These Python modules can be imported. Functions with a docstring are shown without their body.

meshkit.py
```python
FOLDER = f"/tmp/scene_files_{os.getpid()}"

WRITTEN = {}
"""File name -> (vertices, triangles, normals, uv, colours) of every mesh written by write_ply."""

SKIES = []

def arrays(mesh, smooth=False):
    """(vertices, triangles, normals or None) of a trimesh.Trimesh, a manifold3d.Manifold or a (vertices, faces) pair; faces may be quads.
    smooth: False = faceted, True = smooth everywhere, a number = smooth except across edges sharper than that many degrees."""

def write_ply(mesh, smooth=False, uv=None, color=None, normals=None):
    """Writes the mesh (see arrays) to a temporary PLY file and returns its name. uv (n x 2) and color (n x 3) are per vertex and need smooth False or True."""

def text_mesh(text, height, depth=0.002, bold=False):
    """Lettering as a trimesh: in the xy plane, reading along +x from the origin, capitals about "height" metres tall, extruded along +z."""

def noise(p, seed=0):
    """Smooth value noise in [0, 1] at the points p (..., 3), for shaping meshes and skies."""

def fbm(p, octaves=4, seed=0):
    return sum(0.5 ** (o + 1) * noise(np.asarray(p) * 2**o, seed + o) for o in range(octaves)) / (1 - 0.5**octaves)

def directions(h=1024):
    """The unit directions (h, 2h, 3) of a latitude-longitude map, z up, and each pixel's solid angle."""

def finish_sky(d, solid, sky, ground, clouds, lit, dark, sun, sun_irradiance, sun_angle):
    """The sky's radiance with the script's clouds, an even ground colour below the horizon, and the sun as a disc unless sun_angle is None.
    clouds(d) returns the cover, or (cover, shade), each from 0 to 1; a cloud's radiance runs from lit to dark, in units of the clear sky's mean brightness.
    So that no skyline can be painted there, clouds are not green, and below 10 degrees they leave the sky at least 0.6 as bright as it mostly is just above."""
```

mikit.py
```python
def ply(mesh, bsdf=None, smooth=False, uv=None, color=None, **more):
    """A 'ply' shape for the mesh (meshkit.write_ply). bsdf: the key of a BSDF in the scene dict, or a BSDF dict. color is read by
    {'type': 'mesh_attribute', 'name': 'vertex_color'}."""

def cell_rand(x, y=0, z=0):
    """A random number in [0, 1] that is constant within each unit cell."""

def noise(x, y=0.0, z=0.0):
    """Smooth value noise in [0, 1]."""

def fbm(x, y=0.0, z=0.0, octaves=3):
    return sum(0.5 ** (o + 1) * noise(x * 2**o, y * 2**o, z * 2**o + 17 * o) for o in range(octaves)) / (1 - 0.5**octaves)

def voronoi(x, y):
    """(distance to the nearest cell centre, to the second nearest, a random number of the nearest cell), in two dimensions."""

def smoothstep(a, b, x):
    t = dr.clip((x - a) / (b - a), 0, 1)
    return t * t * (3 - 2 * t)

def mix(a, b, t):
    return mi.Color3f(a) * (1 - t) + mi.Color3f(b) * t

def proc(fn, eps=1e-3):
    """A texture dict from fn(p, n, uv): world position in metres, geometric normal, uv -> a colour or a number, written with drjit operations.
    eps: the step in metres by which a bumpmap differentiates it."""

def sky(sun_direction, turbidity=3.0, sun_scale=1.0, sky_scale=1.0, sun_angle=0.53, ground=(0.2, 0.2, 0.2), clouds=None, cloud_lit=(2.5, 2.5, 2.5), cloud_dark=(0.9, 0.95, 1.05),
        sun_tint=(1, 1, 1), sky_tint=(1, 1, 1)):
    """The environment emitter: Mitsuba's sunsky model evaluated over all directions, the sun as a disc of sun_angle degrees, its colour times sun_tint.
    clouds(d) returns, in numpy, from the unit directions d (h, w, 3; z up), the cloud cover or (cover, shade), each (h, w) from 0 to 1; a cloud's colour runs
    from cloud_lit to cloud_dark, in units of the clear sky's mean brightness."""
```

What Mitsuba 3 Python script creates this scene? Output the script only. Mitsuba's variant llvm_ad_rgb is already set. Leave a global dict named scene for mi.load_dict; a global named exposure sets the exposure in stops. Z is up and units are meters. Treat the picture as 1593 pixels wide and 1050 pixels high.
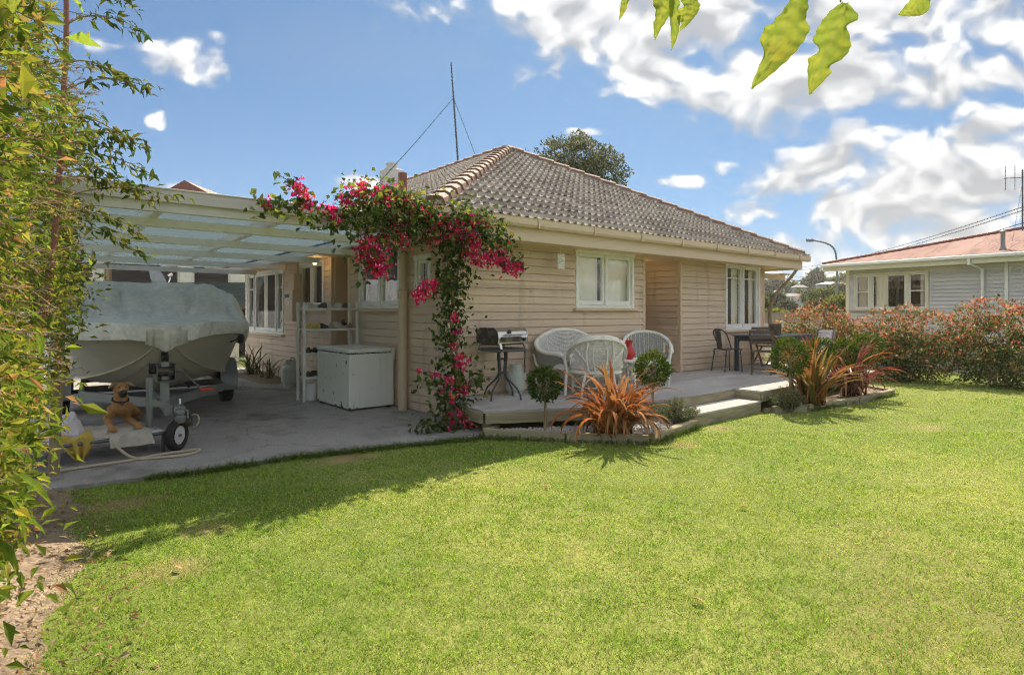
import math, random
import numpy as np, trimesh, shapely
import shapely.geometry as sg
import drjit as dr
import mitsuba as mi
import mikit, meshkit
from mikit import noise, fbm, voronoi, cell_rand, smoothstep, mix, proc

T = mi.ScalarTransform4f
scene, labels = {}, {}
# ------------------------------------------------------------------ camera, sky, exposure
TH = math.radians(49.92)
FWD = np.array([math.cos(TH), math.sin(TH), 0.0])
RGT = np.array([math.sin(TH), -math.cos(TH), 0.0])
CAM = np.array([-4.64, -6.91, 1.5])
scene['air'] = {'type': 'homogeneous', 'albedo': .95, 'sigma_t': .0007}
scene['camera'] = {'type': 'perspective', 'fov': 2 * math.degrees(math.atan(796.5 / 916.0)), 'fov_axis': 'x',
                   'principal_point_offset_y': 0.0381, 'near_clip': 0.05, 'far_clip': 3000.0, 'medium': {'type': 'ref', 'id': 'air'},
                   'to_world': T().look_at(origin=CAM.tolist(), target=(CAM + FWD).tolist(), up=[0, 0, 1])}
SUN = np.array([0.4716, 0.3957, 0.788])


def sky_clouds(d):
    """cumulus: large masses (centre as tangents right/up of the view's compass heading, size, tilt) roughened by noise; outside the view denser bright cloud, added to fill the shade"""
    f, r, u = d @ FWD, d @ RGT, d[..., 2]
    fc = np.maximum(f, 0.12)
    a, b = r / fc, u / fc
    wx = meshkit.fbm(np.stack([a * 5, b * 7, 0 * a], -1), 4, 5) - .5
    wy = meshkit.fbm(np.stack([a * 5, b * 7, 0 * a + 9], -1), 4, 6) - .5
    masses = [(.70, .56, .75, .145, .04), (.27, .515, .27, .095, -.20), (.50, .385, .30, .075, .06), (.70, .39, .28, .07, .15), (.30, .42, .10, .04, -.1), (.52, .245, .115, .05, .10), (.76, .21, .27, .105, .26), (.82, .31, .14, .04, .2), (.44, .17, .09, .028, .15),
              (.60, .185, .075, .026, .0), (.74, .115, .16, .035, .1), (.30, .215, .05, .014, .1), (.53, .15, .05, .014, 0), (-.60, .44, .12, .040, -.12), (-.69, .455, .07, .022, 0.0), (-.595, .335, .024, .013, 0), (-.53, .22, .035, .012, 0), (-.56, .215, .02, .010, 0.0),
              (-.235, .205, .05, .02, .1), (.90, .52, .25, .11, 0), (-.50, .40, .03, .02, 0), (.29, .14, .035, .01, 0), (.51, .11, .07, .022, 0), (.62, .05, .10, .025, 0), (.40, .06, .09, .022, 0), (.12, .30, .03, .008, 0), (.36, .25, .03, .010, 0), (-.33, .13, .03, .010, 0)]
    vx = meshkit.fbm(np.stack([a * 26, b * 34, 0 * a + 2], -1), 4, 15) - .5
    vy = meshkit.fbm(np.stack([a * 26, b * 34, 0 * a + 11], -1), 4, 16) - .5
    best = np.full(a.shape, -2.0)
    low = np.full(a.shape, -2.0)
    for cx, cy, rx, ry, tl in masses:
        k = min(1.0, ry / .05)
        dx, dy = a + wx * .26 * k + vx * rx * 2.2 * (1.2 - k) - cx, b + wy * .15 * k + vy * ry * 2.6 * (1.2 - k) - cy - tl * (a - cx)
        best = np.maximum(best, (1 - (dx / rx) ** 2 - (dy / ry) ** 2) * np.where((dx / rx) ** 2 + (dy / ry) ** 2 < 1, min(1, .38 + ry * 11), 1))
        low = np.maximum(low, (.9 - (dx / rx) ** 2 - ((dy + .22 * ry) / ry) ** 2) * min(1, ry / .05))
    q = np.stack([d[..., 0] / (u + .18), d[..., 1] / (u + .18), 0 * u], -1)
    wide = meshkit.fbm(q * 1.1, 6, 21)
    back = (wide - .39) * 5.0  # unseen cloud, set thick and bright to lift the light on shaded walls
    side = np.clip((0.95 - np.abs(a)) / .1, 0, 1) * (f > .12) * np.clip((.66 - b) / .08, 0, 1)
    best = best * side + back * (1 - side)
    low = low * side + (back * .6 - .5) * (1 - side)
    A = np.stack([a, b * 1.5, 0 * a + 3], -1)
    ahead = f > .12
    puff = np.where(ahead, meshkit.fbm(A * 9, 3, 11), meshkit.fbm(q * 4, 3, 12)) - .5
    fine = np.where(ahead, meshkit.fbm(A * 26 + 6 * np.stack([wx, wy, 0 * wx], -1), 5, 13), meshkit.fbm(q * 11, 5, 14)) - .5
    t = np.clip(best, -1.0, 1) + puff * 1.9 + fine * 1.5
    cover = np.clip((t + .20) / .98, 0, 1)
    cover = cover * cover * (3 - 2 * cover)
    haze = np.clip((.16 - u) / .2, 0, 1) * .38
    streak = np.clip((meshkit.fbm(np.stack([a * 2.2 + b, b * 9, 0 * a + 7], -1), 5, 31) - .5) * .5, 0, .06)
    up_ = np.where(ahead, meshkit.fbm((A + [.01, .045, 0]) * 9, 3, 11), meshkit.fbm(q * 4 + .2, 3, 12)) - .5
    sh = np.clip(.28 + low * .62 + (up_ - puff) * 1.5 + up_ * .9 - fine * 1.5, 0, 1)
    return np.maximum(np.maximum(cover, streak), haze), 1 - (1 - sh) * cover


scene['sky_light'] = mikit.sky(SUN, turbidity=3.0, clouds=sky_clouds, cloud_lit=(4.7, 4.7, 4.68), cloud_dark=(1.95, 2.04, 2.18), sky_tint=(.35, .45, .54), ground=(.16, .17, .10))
exposure = 2.72

# ------------------------------------------------------------------ helpers
rng = np.random.default_rng(7)
PI = math.pi


def nrm(v):
    v = np.asarray(v, float)
    return v / np.maximum(np.linalg.norm(v, axis=-1, keepdims=True), 1e-12)


def mesh(v, f):
    f = np.asarray(f, int)
    if f.shape[1] == 4:
        f = np.vstack([f[:, [0, 1, 2]], f[:, [0, 2, 3]]])
    return trimesh.Trimesh(np.asarray(v, float), f, process=False)


def cat(ms):
    ms = [m for m in ms if m is not None]
    vs, fs, n = [], [], 0
    for m in ms:
        vs.append(np.asarray(m.vertices)); fs.append(np.asarray(m.faces) + n); n += len(m.vertices)
    return trimesh.Trimesh(np.vstack(vs), np.vstack(fs), process=False)


BF = np.array([[0, 3, 2, 1], [4, 5, 6, 7], [0, 1, 5, 4], [1, 2, 6, 5], [2, 3, 7, 6], [3, 0, 4, 7]])


def box(x0, x1, y0, y1, z0, z1):
    return mesh([[x0, y0, z0], [x1, y0, z0], [x1, y1, z0], [x0, y1, z0], [x0, y0, z1], [x1, y0, z1], [x1, y1, z1], [x0, y1, z1]], BF)


def cbox(x0, x1, y0, y1, z0, z1, c=.006):
    """a box with chamfered edges"""
    lo, hi = np.array([x0, y0, z0], float), np.array([x1, y1, z1], float)
    c = min(c, .45 * float((hi - lo).min()))
    pts = []
    for sx in (0, 1):
        for sy in (0, 1):
            for sz in (0, 1):
                s = np.array([sx, sy, sz])
                p = np.where(s, hi, lo)
                q = np.where(s, -c, c)
                for k in range(3):
                    m = q.copy().astype(float); m[k] = 0
                    pts.append(p + m)
    return trimesh.convex.convex_hull(np.array(pts))


def beam(a, b, w, h, up=(0, 0, 1), c=.0):
    """a square-cut bar from a to b, w wide across, h along up"""
    a, b = np.asarray(a, float), np.asarray(b, float)
    d = nrm(b - a); s = np.cross(d, up)
    if np.linalg.norm(s) < 1e-6: s = np.array([1.0, 0, 0])
    s = nrm(s); u = np.cross(s, d)
    m = cbox(-w / 2, w / 2, 0, np.linalg.norm(b - a), -h / 2, h / 2, c) if c else box(-w / 2, w / 2, 0, np.linalg.norm(b - a), -h / 2, h / 2)
    m.vertices = m.vertices @ np.array([s, d, u]) + a
    return m


def tube(pts, r, n=8, cap=True, closed=False):
    pts = np.asarray(pts, float); k = len(pts)
    r = np.full(k, r, float) if np.isscalar(r) else np.asarray(r, float)
    tg = nrm(np.gradient(pts, axis=0)) if not closed else nrm(np.roll(pts, -1, 0) - np.roll(pts, 1, 0))
    ref = np.array([0, 0, 1.0]) if abs(tg[0][2]) < .9 else np.array([1.0, 0, 0])
    s = nrm(np.cross(tg[0], ref)); rings = []
    for i in range(k):
        s = nrm(s - tg[i] * (s @ tg[i])); u = np.cross(tg[i], s)
        an = np.arange(n) * 2 * PI / n
        rings.append(pts[i] + r[i] * (np.cos(an)[:, None] * s + np.sin(an)[:, None] * u))
    v = np.vstack(rings); f = []
    for i in range(k if closed else k - 1):
        j = (i + 1) % k
        for q in range(n):
            w = (q + 1) % n
            f += [[i * n + q, i * n + w, j * n + w], [i * n + q, j * n + w, j * n + q]]
    if cap and not closed:
        v = np.vstack([v, pts[0], pts[-1]])
        for q in range(n):
            w = (q + 1) % n
            f += [[k * n, w, q], [k * n + 1, (k - 1) * n + q, (k - 1) * n + w]]
    return mesh(v, f)


def spline(ctrl, n=24):
    from scipy.interpolate import CubicSpline
    c = np.asarray(ctrl, float)
    t = np.r_[0, np.cumsum(np.linalg.norm(np.diff(c, axis=0), axis=1))]
    return CubicSpline(t, c)(np.linspace(0, t[-1], n))


def lathe(prof, n=24, at=(0, 0, 0)):
    """revolve (radius, z) rows about z"""
    prof = np.asarray(prof, float); k = len(prof)
    an = np.arange(n) * 2 * PI / n
    v = np.vstack([np.c_[p[0] * np.cos(an), p[0] * np.sin(an), np.full(n, p[1])] for p in prof]) + np.asarray(at, float)
    f = []
    for i in range(k - 1):
        for q in range(n):
            w = (q + 1) % n
            f += [[i * n + q, i * n + w, (i + 1) * n + w], [i * n + q, (i + 1) * n + w, (i + 1) * n + q]]
    return mesh(v, f)


def move(m, loc=(0, 0, 0), rz=0, rx=0, ry=0, s=1.0):
    m = m.copy()
    c, sn = math.cos(rz), math.sin(rz)
    v = np.asarray(m.vertices) * s
    if rx:
        a, b = math.cos(rx), math.sin(rx); v = v @ np.array([[1, 0, 0], [0, a, b], [0, -b, a]])
    if ry:
        a, b = math.cos(ry), math.sin(ry); v = v @ np.array([[a, 0, -b], [0, 1, 0], [b, 0, a]])
    v = v @ np.array([[c, sn, 0], [-sn, c, 0], [0, 0, 1]])
    m.vertices = v + np.asarray(loc, float)
    return m


def extrude(poly, z0, z1):
    ps = getattr(poly, 'geoms', [poly])
    out = []
    for p in ps:
        if p.geom_type == 'Polygon' and p.area > 1e-6:
            m = trimesh.creation.extrude_polygon(p, z1 - z0, engine='earcut'); m.apply_translation([0, 0, z0]); out.append(m)
    return cat(out) if out else None


def numbered(key):
    if key not in used: used[key] = 0; return key
    used[key] += 1
    return f'{key}_{used[key]:03d}'


used = {}


def add(key, m, bsdf, smooth=False, **kw):
    key = numbered(key)
    scene[key] = mikit.ply(m, bsdf, smooth, **kw)
    return key


def part(parent, name, m, bsdf, smooth=False, label=None, kind=None, **kw):
    key = add(parent + '__' + name, m, bsdf, smooth, **kw)
    if label or kind:
        labels[key] = {k: v for k, v in (('label', label), ('kind', kind)) if v}
    return key


def thing(name, label, category, group=None):
    key = numbered(name)
    labels[key] = {'label': label, 'category': category}
    if group: labels[key]['group'] = group
    return key


def solid(name, label, category, m, bsdf, smooth=False, group=None, **kw):
    key = thing(name, label, category, group)
    scene[key] = mikit.ply(m, bsdf, smooth, **kw)
    return key


def struct(name, label, m, bsdf, smooth=False, kind='structure', **kw):
    key = numbered(name)
    scene[key] = mikit.ply(m, bsdf, smooth, **kw)
    labels[key] = {'label': label, 'category': name.replace('_', ' '), 'kind': kind}
    return key


def leafmesh(P, D, U, L, W, fold=.25, droop=.15):
    """many leaves at once: base P, direction D, up hint U, length L, width W; five corners and four faces each"""
    n = len(P); L = np.broadcast_to(L, n)[:, None]; W = np.broadcast_to(W, n)[:, None]
    D = nrm(D); S = nrm(np.cross(D, U)); N = np.cross(S, D)
    mid = P + D * L * .45
    v = np.stack([P, mid + S * W / 2 + N * W * fold, mid - S * W / 2 + N * W * fold, P + D * L - N * L * droop, mid - N * L * .02], 1).reshape(-1, 3)
    f = np.array([[0, 1, 4], [0, 4, 2], [1, 3, 4], [4, 3, 2]])
    return mesh(v, (f[None] + (np.arange(n) * 5)[:, None, None]).reshape(-1, 3))


def vary(n, per, base, amount=.25, hue=.12, r=None):
    """per-piece colour variation repeated for its corners"""
    r = r or rng
    c = np.asarray(base, float)
    c = np.broadcast_to(c, (n, 3)) * (1 + amount * r.uniform(-1, 1, (n, 1))) * (1 + hue * r.uniform(-1, 1, (n, 3)))
    return np.repeat(np.clip(c, 0, 1), per, axis=0)


def rand_dirs(n, r=None):
    return nrm((r or rng).normal(size=(n, 3)))


# ------------------------------------------------------------------ materials
def rgb(*c):
    return {'type': 'rgb', 'value': list(c[0] if len(c) == 1 else c)}


def mat(name, color, rough=.6, spec=.4, bump=None, bscale=.002, **kw):
    col = color if isinstance(color, dict) else rgb(color)
    b = {'type': 'principled', 'base_color': col, 'roughness': rough, 'specular': spec, **kw}
    if bump is not None:
        b = {'type': 'bumpmap', 'arbitrary': {**bump}, 'scale': bscale, 'bsdf': b}
    scene[name] = {'type': 'twosided', 'bsdf': b}
    return name


def leafmat(name, trans=.9, rough=.45, spec=.4):
    scene[name] = {'type': 'principledthin', 'base_color': {'type': 'mesh_attribute', 'name': 'vertex_color'}, 'roughness': rough, 'diff_trans': trans, 'eta': 1.4, 'spec_trans': 0.0}
    return name
def t_board(p, n, uv):
    k = fbm(p.x * .9 + p.y * 1.1, p.z * 1.6, 3.0, 3)
    g = noise(p.x * 6 + p.y * 6, p.z * 160)
    row = cell_rand(dr.floor(p.z / .12), dr.floor(p.x * .4 + 40), dr.floor(p.y * .4 + 40))
    c = mix((.565, .445, .34), (.635, .51, .395), k)
    dirt = smoothstep(.45, .0, p.z) * fbm(p.x * 3 + p.y * 2, p.z * 3, 1.0, 3) * .35
    return c * (.96 + .05 * g) * (.91 + .16 * row) * (1 - .5 * dirt) * (1 - .16 * smoothstep(.56, .75, fbm(p.x * 7 + p.y * 7, p.z * 1.1, 5.0, 3)))


def t_concrete(p, n, uv):
    big = fbm(p.x * .7, p.y * .7, 2.0, 4)
    mid = fbm(p.x * 5, p.y * 5, 5.0, 3)
    agg = noise(p.x * 90, p.y * 90)
    agg2 = noise(p.x * 230, p.y * 230)
    c = mix((.22, .215, .21), (.36, .35, .34), big * .6 + mid * .4)
    stain = smoothstep(.52, .72, fbm(p.x * 1.6 + 7, p.y * 1.1, 9.0, 4)) + .5 * smoothstep(.60, .66, fbm(p.x * 4.5, p.y * 4.5, 3.0, 3))
    d, e, r = voronoi(p.x * .35 + .15 * mid, p.y * .35)
    crack = smoothstep(.010, .002, e - d)
    return c * (.74 + .32 * agg + .2 * agg2) * (1 - .32 * stain) * (1 - .35 * crack)


def b_concrete(p, n, uv):
    return noise(p.x * 90, p.y * 90) * .6 + noise(p.x * 230, p.y * 230) * .4


def lawn_patch(x, y):
    """0..1 dryness and bareness of the lawn, in plan"""
    dry = smoothstep(.42, .72, fbm(x * .55 + 3, y * .55, 4.0, 4))
    fine = fbm(x * 3.2, y * 3.2, 8.0, 3)
    spots = [(-1.0, -6.1, 1.1, .35), (-.4, -5.6, .9, .25), (4.64, -4.45, .5, .5), (-2.1, -1.1, .35, 1.2), (-1.75, -1.12, .2, 1.1), (-3.95, -2.9, .3, .5), (2.5, -2.7, .3, .7), (-3.6, -2.3, .25, .6), (1.3, -2.95, .3, .6), (-4.0, -1.3, .4, .8)]
    bare = 0
    for cx, cy, r, k in spots:
        dd = dr.sqrt(dr.square(x - cx) + dr.square((y - cy) * 1.3)) / r
        bare = dr.maximum(bare, k * smoothstep(1.0, .25, dd + (fine - .5) * 1.1))
    return dry, fine, bare


def t_lawn(p, n, uv):
    dry, fine, bare = lawn_patch(p.x, p.y)
    g = mix((.11, .16, .035), (.22, .235, .07), dry * .5 + fine * .5)
    sp = noise(p.x * 55, p.y * 55) * .6 + noise(p.x * 140, p.y * 140) * .4
    soil = mix((.20, .13, .07), (.30, .22, .12), fine)
    return mix(g * (.55 + .75 * sp), soil, dr.clip(bare, 0, 1) * .8)


def t_dirt(p, n, uv):
    a = fbm(p.x * 2.5, p.y * 2.5, 2.0, 4)
    b = noise(p.x * 60, p.y * 60)
    c = noise(p.x * 17, p.y * 17)
    return mix((.15, .115, .085), (.30, .245, .185), a) * (.62 + .45 * b + .25 * c)


def b_dirt(p, n, uv):
    return fbm(p.x * 14, p.y * 14, 2.0, 4) + .3 * noise(p.x * 80, p.y * 80)


def t_tile(p, n, uv):
    a = fbm(p.x * 2.2, p.y * 2.2, p.z * 2.2, 3)
    g = noise(p.x * 42, p.y * 42, p.z * 42)
    moss = smoothstep(.55, .72, fbm(p.x * 5 + 3, p.y * 5, p.z * 5, 3))
    r = cell_rand(dr.floor(p.x / .3), dr.floor(p.y / .3), 3)
    c = mix((.215, .19, .17), (.37, .345, .315), a * .6 + r * .4)
    return mix(c * (.75 + .5 * g), (.21, .205, .165), moss * .45)


def t_tile2(p, n, uv):
    return mi.Color3f(t_tile(p, n, uv)) * mi.Color3f(.80, .78, .77)


def t_tile3(p, n, uv):
    a = fbm(p.x * 7, p.y * 7, p.z * 7, 3)
    return mix(mi.Color3f(t_tile(p, n, uv)) * 1.1, (.36, .36, .31), smoothstep(.52, .70, a) * .7)


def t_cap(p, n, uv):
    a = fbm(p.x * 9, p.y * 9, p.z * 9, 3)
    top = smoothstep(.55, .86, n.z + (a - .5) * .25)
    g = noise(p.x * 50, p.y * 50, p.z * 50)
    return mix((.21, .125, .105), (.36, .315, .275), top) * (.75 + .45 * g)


def t_wood(p, n, uv):
    """weathered grey pine"""
    g = noise(p.x * 5 + 2 * noise(p.y * 3), p.y * 70, p.z * 70)
    l = fbm(p.x * 1.1, p.y * 4, p.z * 4, 3)
    return mix((.29, .275, .26), (.45, .44, .435), l) * (.82 + .28 * g)


def t_sleeper(p, n, uv):
    g = noise(p.x * 9 + p.y * 9, p.z * 90, 1.0)
    l = fbm(p.x * 2.4 + p.y * 2, p.z * 12, 3.0, 3)
    return mix((.17, .155, .095), (.35, .315, .22), l) * (.75 + .4 * g)


def t_tarp(p, n, uv):
    a = fbm(p.x * 3, p.y * 3, p.z * 3, 3)
    w = noise(p.x * 26, p.y * 26, p.z * 26)
    return mix((.44, .44, .435), (.64, .635, .625), a) * (.86 + .26 * w)


def t_freezer(p, n, uv):
    a = fbm(p.x * 6, p.y * 6, p.z * 2, 3)
    rust = smoothstep(.60, .72, fbm(p.x * 16, p.y * 16, p.z * 9, 4) + smoothstep(.13, .02, p.z) * .24 - .14)
    chip = smoothstep(.80, .83, fbm(p.x * 22 + 5, p.y * 22, p.z * 14, 3))
    drip = smoothstep(.60, .80, fbm(p.x * 26 + 3, p.y * 26, p.z * 1.6, 3)) * .16
    c = mix((.66, .69, .655), (.76, .78, .75), a) * (1 - drip)
    return mix(c, (.10, .05, .03), rust * .9)


def t_wicker(p, n, uv):
    w = noise(p.x * 95, p.y * 95, p.z * 95)
    d = smoothstep(.55, .8, fbm(p.x * 7, p.y * 7, p.z * 7, 3))
    return mix((.62, .62, .58), (.82, .82, .79), w) * (1 - .2 * d)


def t_white(p, n, uv):
    a = fbm(p.x * 2, p.y * 2, p.z * 3, 3)
    g = noise(p.x * 30, p.y * 30, p.z * 30)
    return mix((.70, .72, .70), (.80, .81, .79), a) * (.94 + .07 * g)


def t_nboard(p, n, uv):
    a = fbm(p.y * .8, p.z * 6, 3.0, 3)
    return mix((.48, .485, .51), (.58, .58, .605), a) * (.94 + .1 * cell_rand(dr.floor(p.z / .15), 2, 1))


def t_nroof(p, n, uv):
    a = fbm(p.x * .5, p.y * .9, 2.0, 4)
    s = cell_rand(dr.floor(p.y / .76), 1, 4)
    st = smoothstep(.55, .75, fbm(p.x * 1.2, p.y * 7, 3.0, 3))
    return mix((.23, .14, .125), (.34, .235, .215), a * .6 + s * .4) * (1 - .22 * st)


def t_fence(p, n, uv):
    a = fbm(p.x * .7 + p.y * .9, p.z * 3, 3.0, 3)
    return mix((.33, .27, .215), (.45, .385, .32), a) * (.85 + .2 * noise(p.x * 8 + p.y * 8, p.z * 2))


def t_hull(p, n, uv):
    a = fbm(p.x * 2, p.y * 2, p.z * 4, 3)
    return mix((.27, .25, .195), (.34, .315, .25), a)


def t_rust(p, n, uv):
    a = fbm(p.x * 9, p.y * 9, p.z * 9, 4)
    return mix((.045, .04, .035), (.13, .11, .09), smoothstep(.4, .65, a))


def t_bark(p, n, uv):
    a = noise(p.x * 30, p.y * 30, p.z * 7)
    return mix((.16, .115, .075), (.33, .26, .18), a)


def t_hill(p, n, uv):
    a = fbm(p.x * .05, p.y * .05, p.z * .05, 5)
    return mix((.05, .075, .028), (.13, .15, .06), a)


def t_fur(p, n, uv):
    q = fbm(p.x * 28, p.y * 28, p.z * 28, 3)
    s = noise(p.x * 160, p.y * 160, p.z * 60)
    return mix((.25, .12, .045), (.40, .215, .09), q) * (.78 + .35 * s)


def t_cloth(p, n, uv):
    a = fbm(p.x * 11, p.y * 11, p.z * 11, 3)
    w = noise(p.x * 300, p.y * 300, p.z * 300)
    return mix((.33, .30, .265), (.50, .465, .42), a) * (.85 + .2 * w)


def t_iron(p, n, uv):
    a = fbm(p.x * .8, p.y * 2, 3.0, 3)
    return mix((.50, .56, .60), (.66, .71, .74), a)


def t_grey(p, n, uv):
    a = fbm(p.x * 3, p.y * 3, p.z * 3, 4)
    return mix((.42, .42, .425), (.62, .62, .63), a)


mat('m_board', proc(t_board), .55, .35)
mat('m_concrete', proc(t_concrete), .85, .25, proc(b_concrete), .004)
mat('m_lawn', proc(t_lawn), .9, .1)
mat('m_dirt', proc(t_dirt), .95, .1, proc(b_dirt, 4e-3), .03)
mat('m_tile', proc(t_tile), .8, .3)
mat('m_tile2', proc(t_tile2), .8, .25)
mat('m_tile3', proc(t_tile3), .85, .2)
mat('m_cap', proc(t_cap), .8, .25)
mat('m_wood', proc(t_wood), .8, .25)
mat('m_sleeper', proc(t_sleeper), .85, .2)
def b_tarp(p, n, uv):
    q = fbm(p.x * 3, p.y * 3, p.z * 3, 2)
    a = dr.abs(noise(p.x * 5 + 3 * q, p.y * 2.2, p.z * 6) - .5)
    b = dr.abs(noise(p.x * 11 + 4 * q, p.y * 5, p.z * 12 + 5) - .5)
    return smoothstep(.22, .0, a) * .7 + smoothstep(.2, .0, b) * .3 + .12 * noise(p.x * 40, p.y * 40, p.z * 40)


mat('m_tarp', proc(t_tarp), .36, .5, proc(b_tarp, 4e-3), .009)
mat('m_freezer', proc(t_freezer), .38, .5)
mat('m_wicker', proc(t_wicker), .5, .4)
mat('m_white', proc(t_white), .4, .45)
mat('m_nboard', proc(t_nboard), .6, .35)
mat('m_nroof', proc(t_nroof), .8, .15)
mat('m_fence', proc(t_fence), .85, .2)
mat('m_hull', proc(t_hull), .22, .5)
mat('m_rust', proc(t_rust), .55, .5, metallic=.4)
mat('m_bark', proc(t_bark), .9, .2)
mat('m_hill', proc(t_hill), .95, .1)
mat('m_fur', proc(t_fur), .8, .25)
mat('m_cloth', proc(t_cloth), .9, .2)
mat('m_iron', proc(t_iron), .35, .5, metallic=.55)
mat('m_greywhite', proc(t_grey), .8, .25)
mat('m_trim', (.58, .46, .335), .5, .4)
mat('m_trimdark', (.30, .205, .13), .6, .3)
mat('m_gutter', (.565, .46, .345), .4, .45)
mat('m_red_brown', (.20, .075, .055), .5, .4)
mat('m_galv', (.19, .205, .205), .45, .5, metallic=.3)
mat('m_galvdark', (.09, .097, .10), .45, .5, metallic=.4)
mat('m_steel', (.56, .56, .55), .25, .5, metallic=.85)
mat('m_black', (.018, .018, .02), .5, .4)
mat('m_rubber', (.02, .02, .021), .75, .3)
mat('m_darkgrey', (.06, .063, .068), .5, .4)
mat('m_table', (.055, .065, .085), .5, .45)
mat('m_brownwood', (.12, .095, .07), .6, .3)
mat('m_red', (.42, .012, .014), .25, .5)
mat('m_redplastic', (.5, .04, .02), .4, .4)
mat('m_gas', (.47, .52, .47), .42, .45)
mat('m_creamwall', (.62, .60, .50), .6, .35)
mat('m_white_plain', (.74, .76, .76), .4, .45)
mat('m_purlin', (.81, .79, .85), .5, .4)
mat('m_flashing', (.45, .44, .455), .45, .4)
mat('m_weave', (.26, .26, .25), .7, .2)
mat('m_wire', (.03, .03, .033), 1.0, .0)
mat('m_ochre', (.42, .31, .07), .9, .2)
mat('m_lace', (.70, .68, .58), .9, .1)
mat('m_curtain', (.52, .47, .42), .9, .1)
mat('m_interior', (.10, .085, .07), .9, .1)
mat('m_darkhouse', (.045, .035, .033), .7, .3)
mat('m_darkroof', (.055, .075, .065), .75, .3)
mat('m_dish', (.22, .26, .32), .5, .4)
mat('m_farwall', (.45, .46, .46), .8, .2)
mat('m_farwall_tan', (.33, .30, .27), .8, .2)
mat('m_farroof', (.30, .30, .31), .8, .2)
mat('m_farroof_light', (.50, .49, .46), .8, .2)
mat('m_farroof_red', (.22, .13, .11), .8, .2)
mat('m_farglass', (.05, .06, .07), .2, .5)
mat('m_lamp_post', (.19, .21, .23), .45, .5)
mat('m_rope', (.45, .39, .30), .9, .2)
mat('m_eye', (.012, .009, .007), .1, .6)
mat('m_muzzle', (.022, .018, .016), .7, .3)
mat('m_pebble', (.45, .44, .42), .85, .2)
mat('m_asphalt', (.05, .05, .052), .9, .2)
mat('m_tanleaf', (.36, .25, .12), .8, .2)
mat('m_pink', (.62, .03, .17), .7, .2)
mat('m_stripe', (.52, .50, .56), .6, .3)
mat('m_blue', (.03, .05, .12), .5, .4)
mat('m_shoe_white', (.60, .58, .55), .7, .3)
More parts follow.
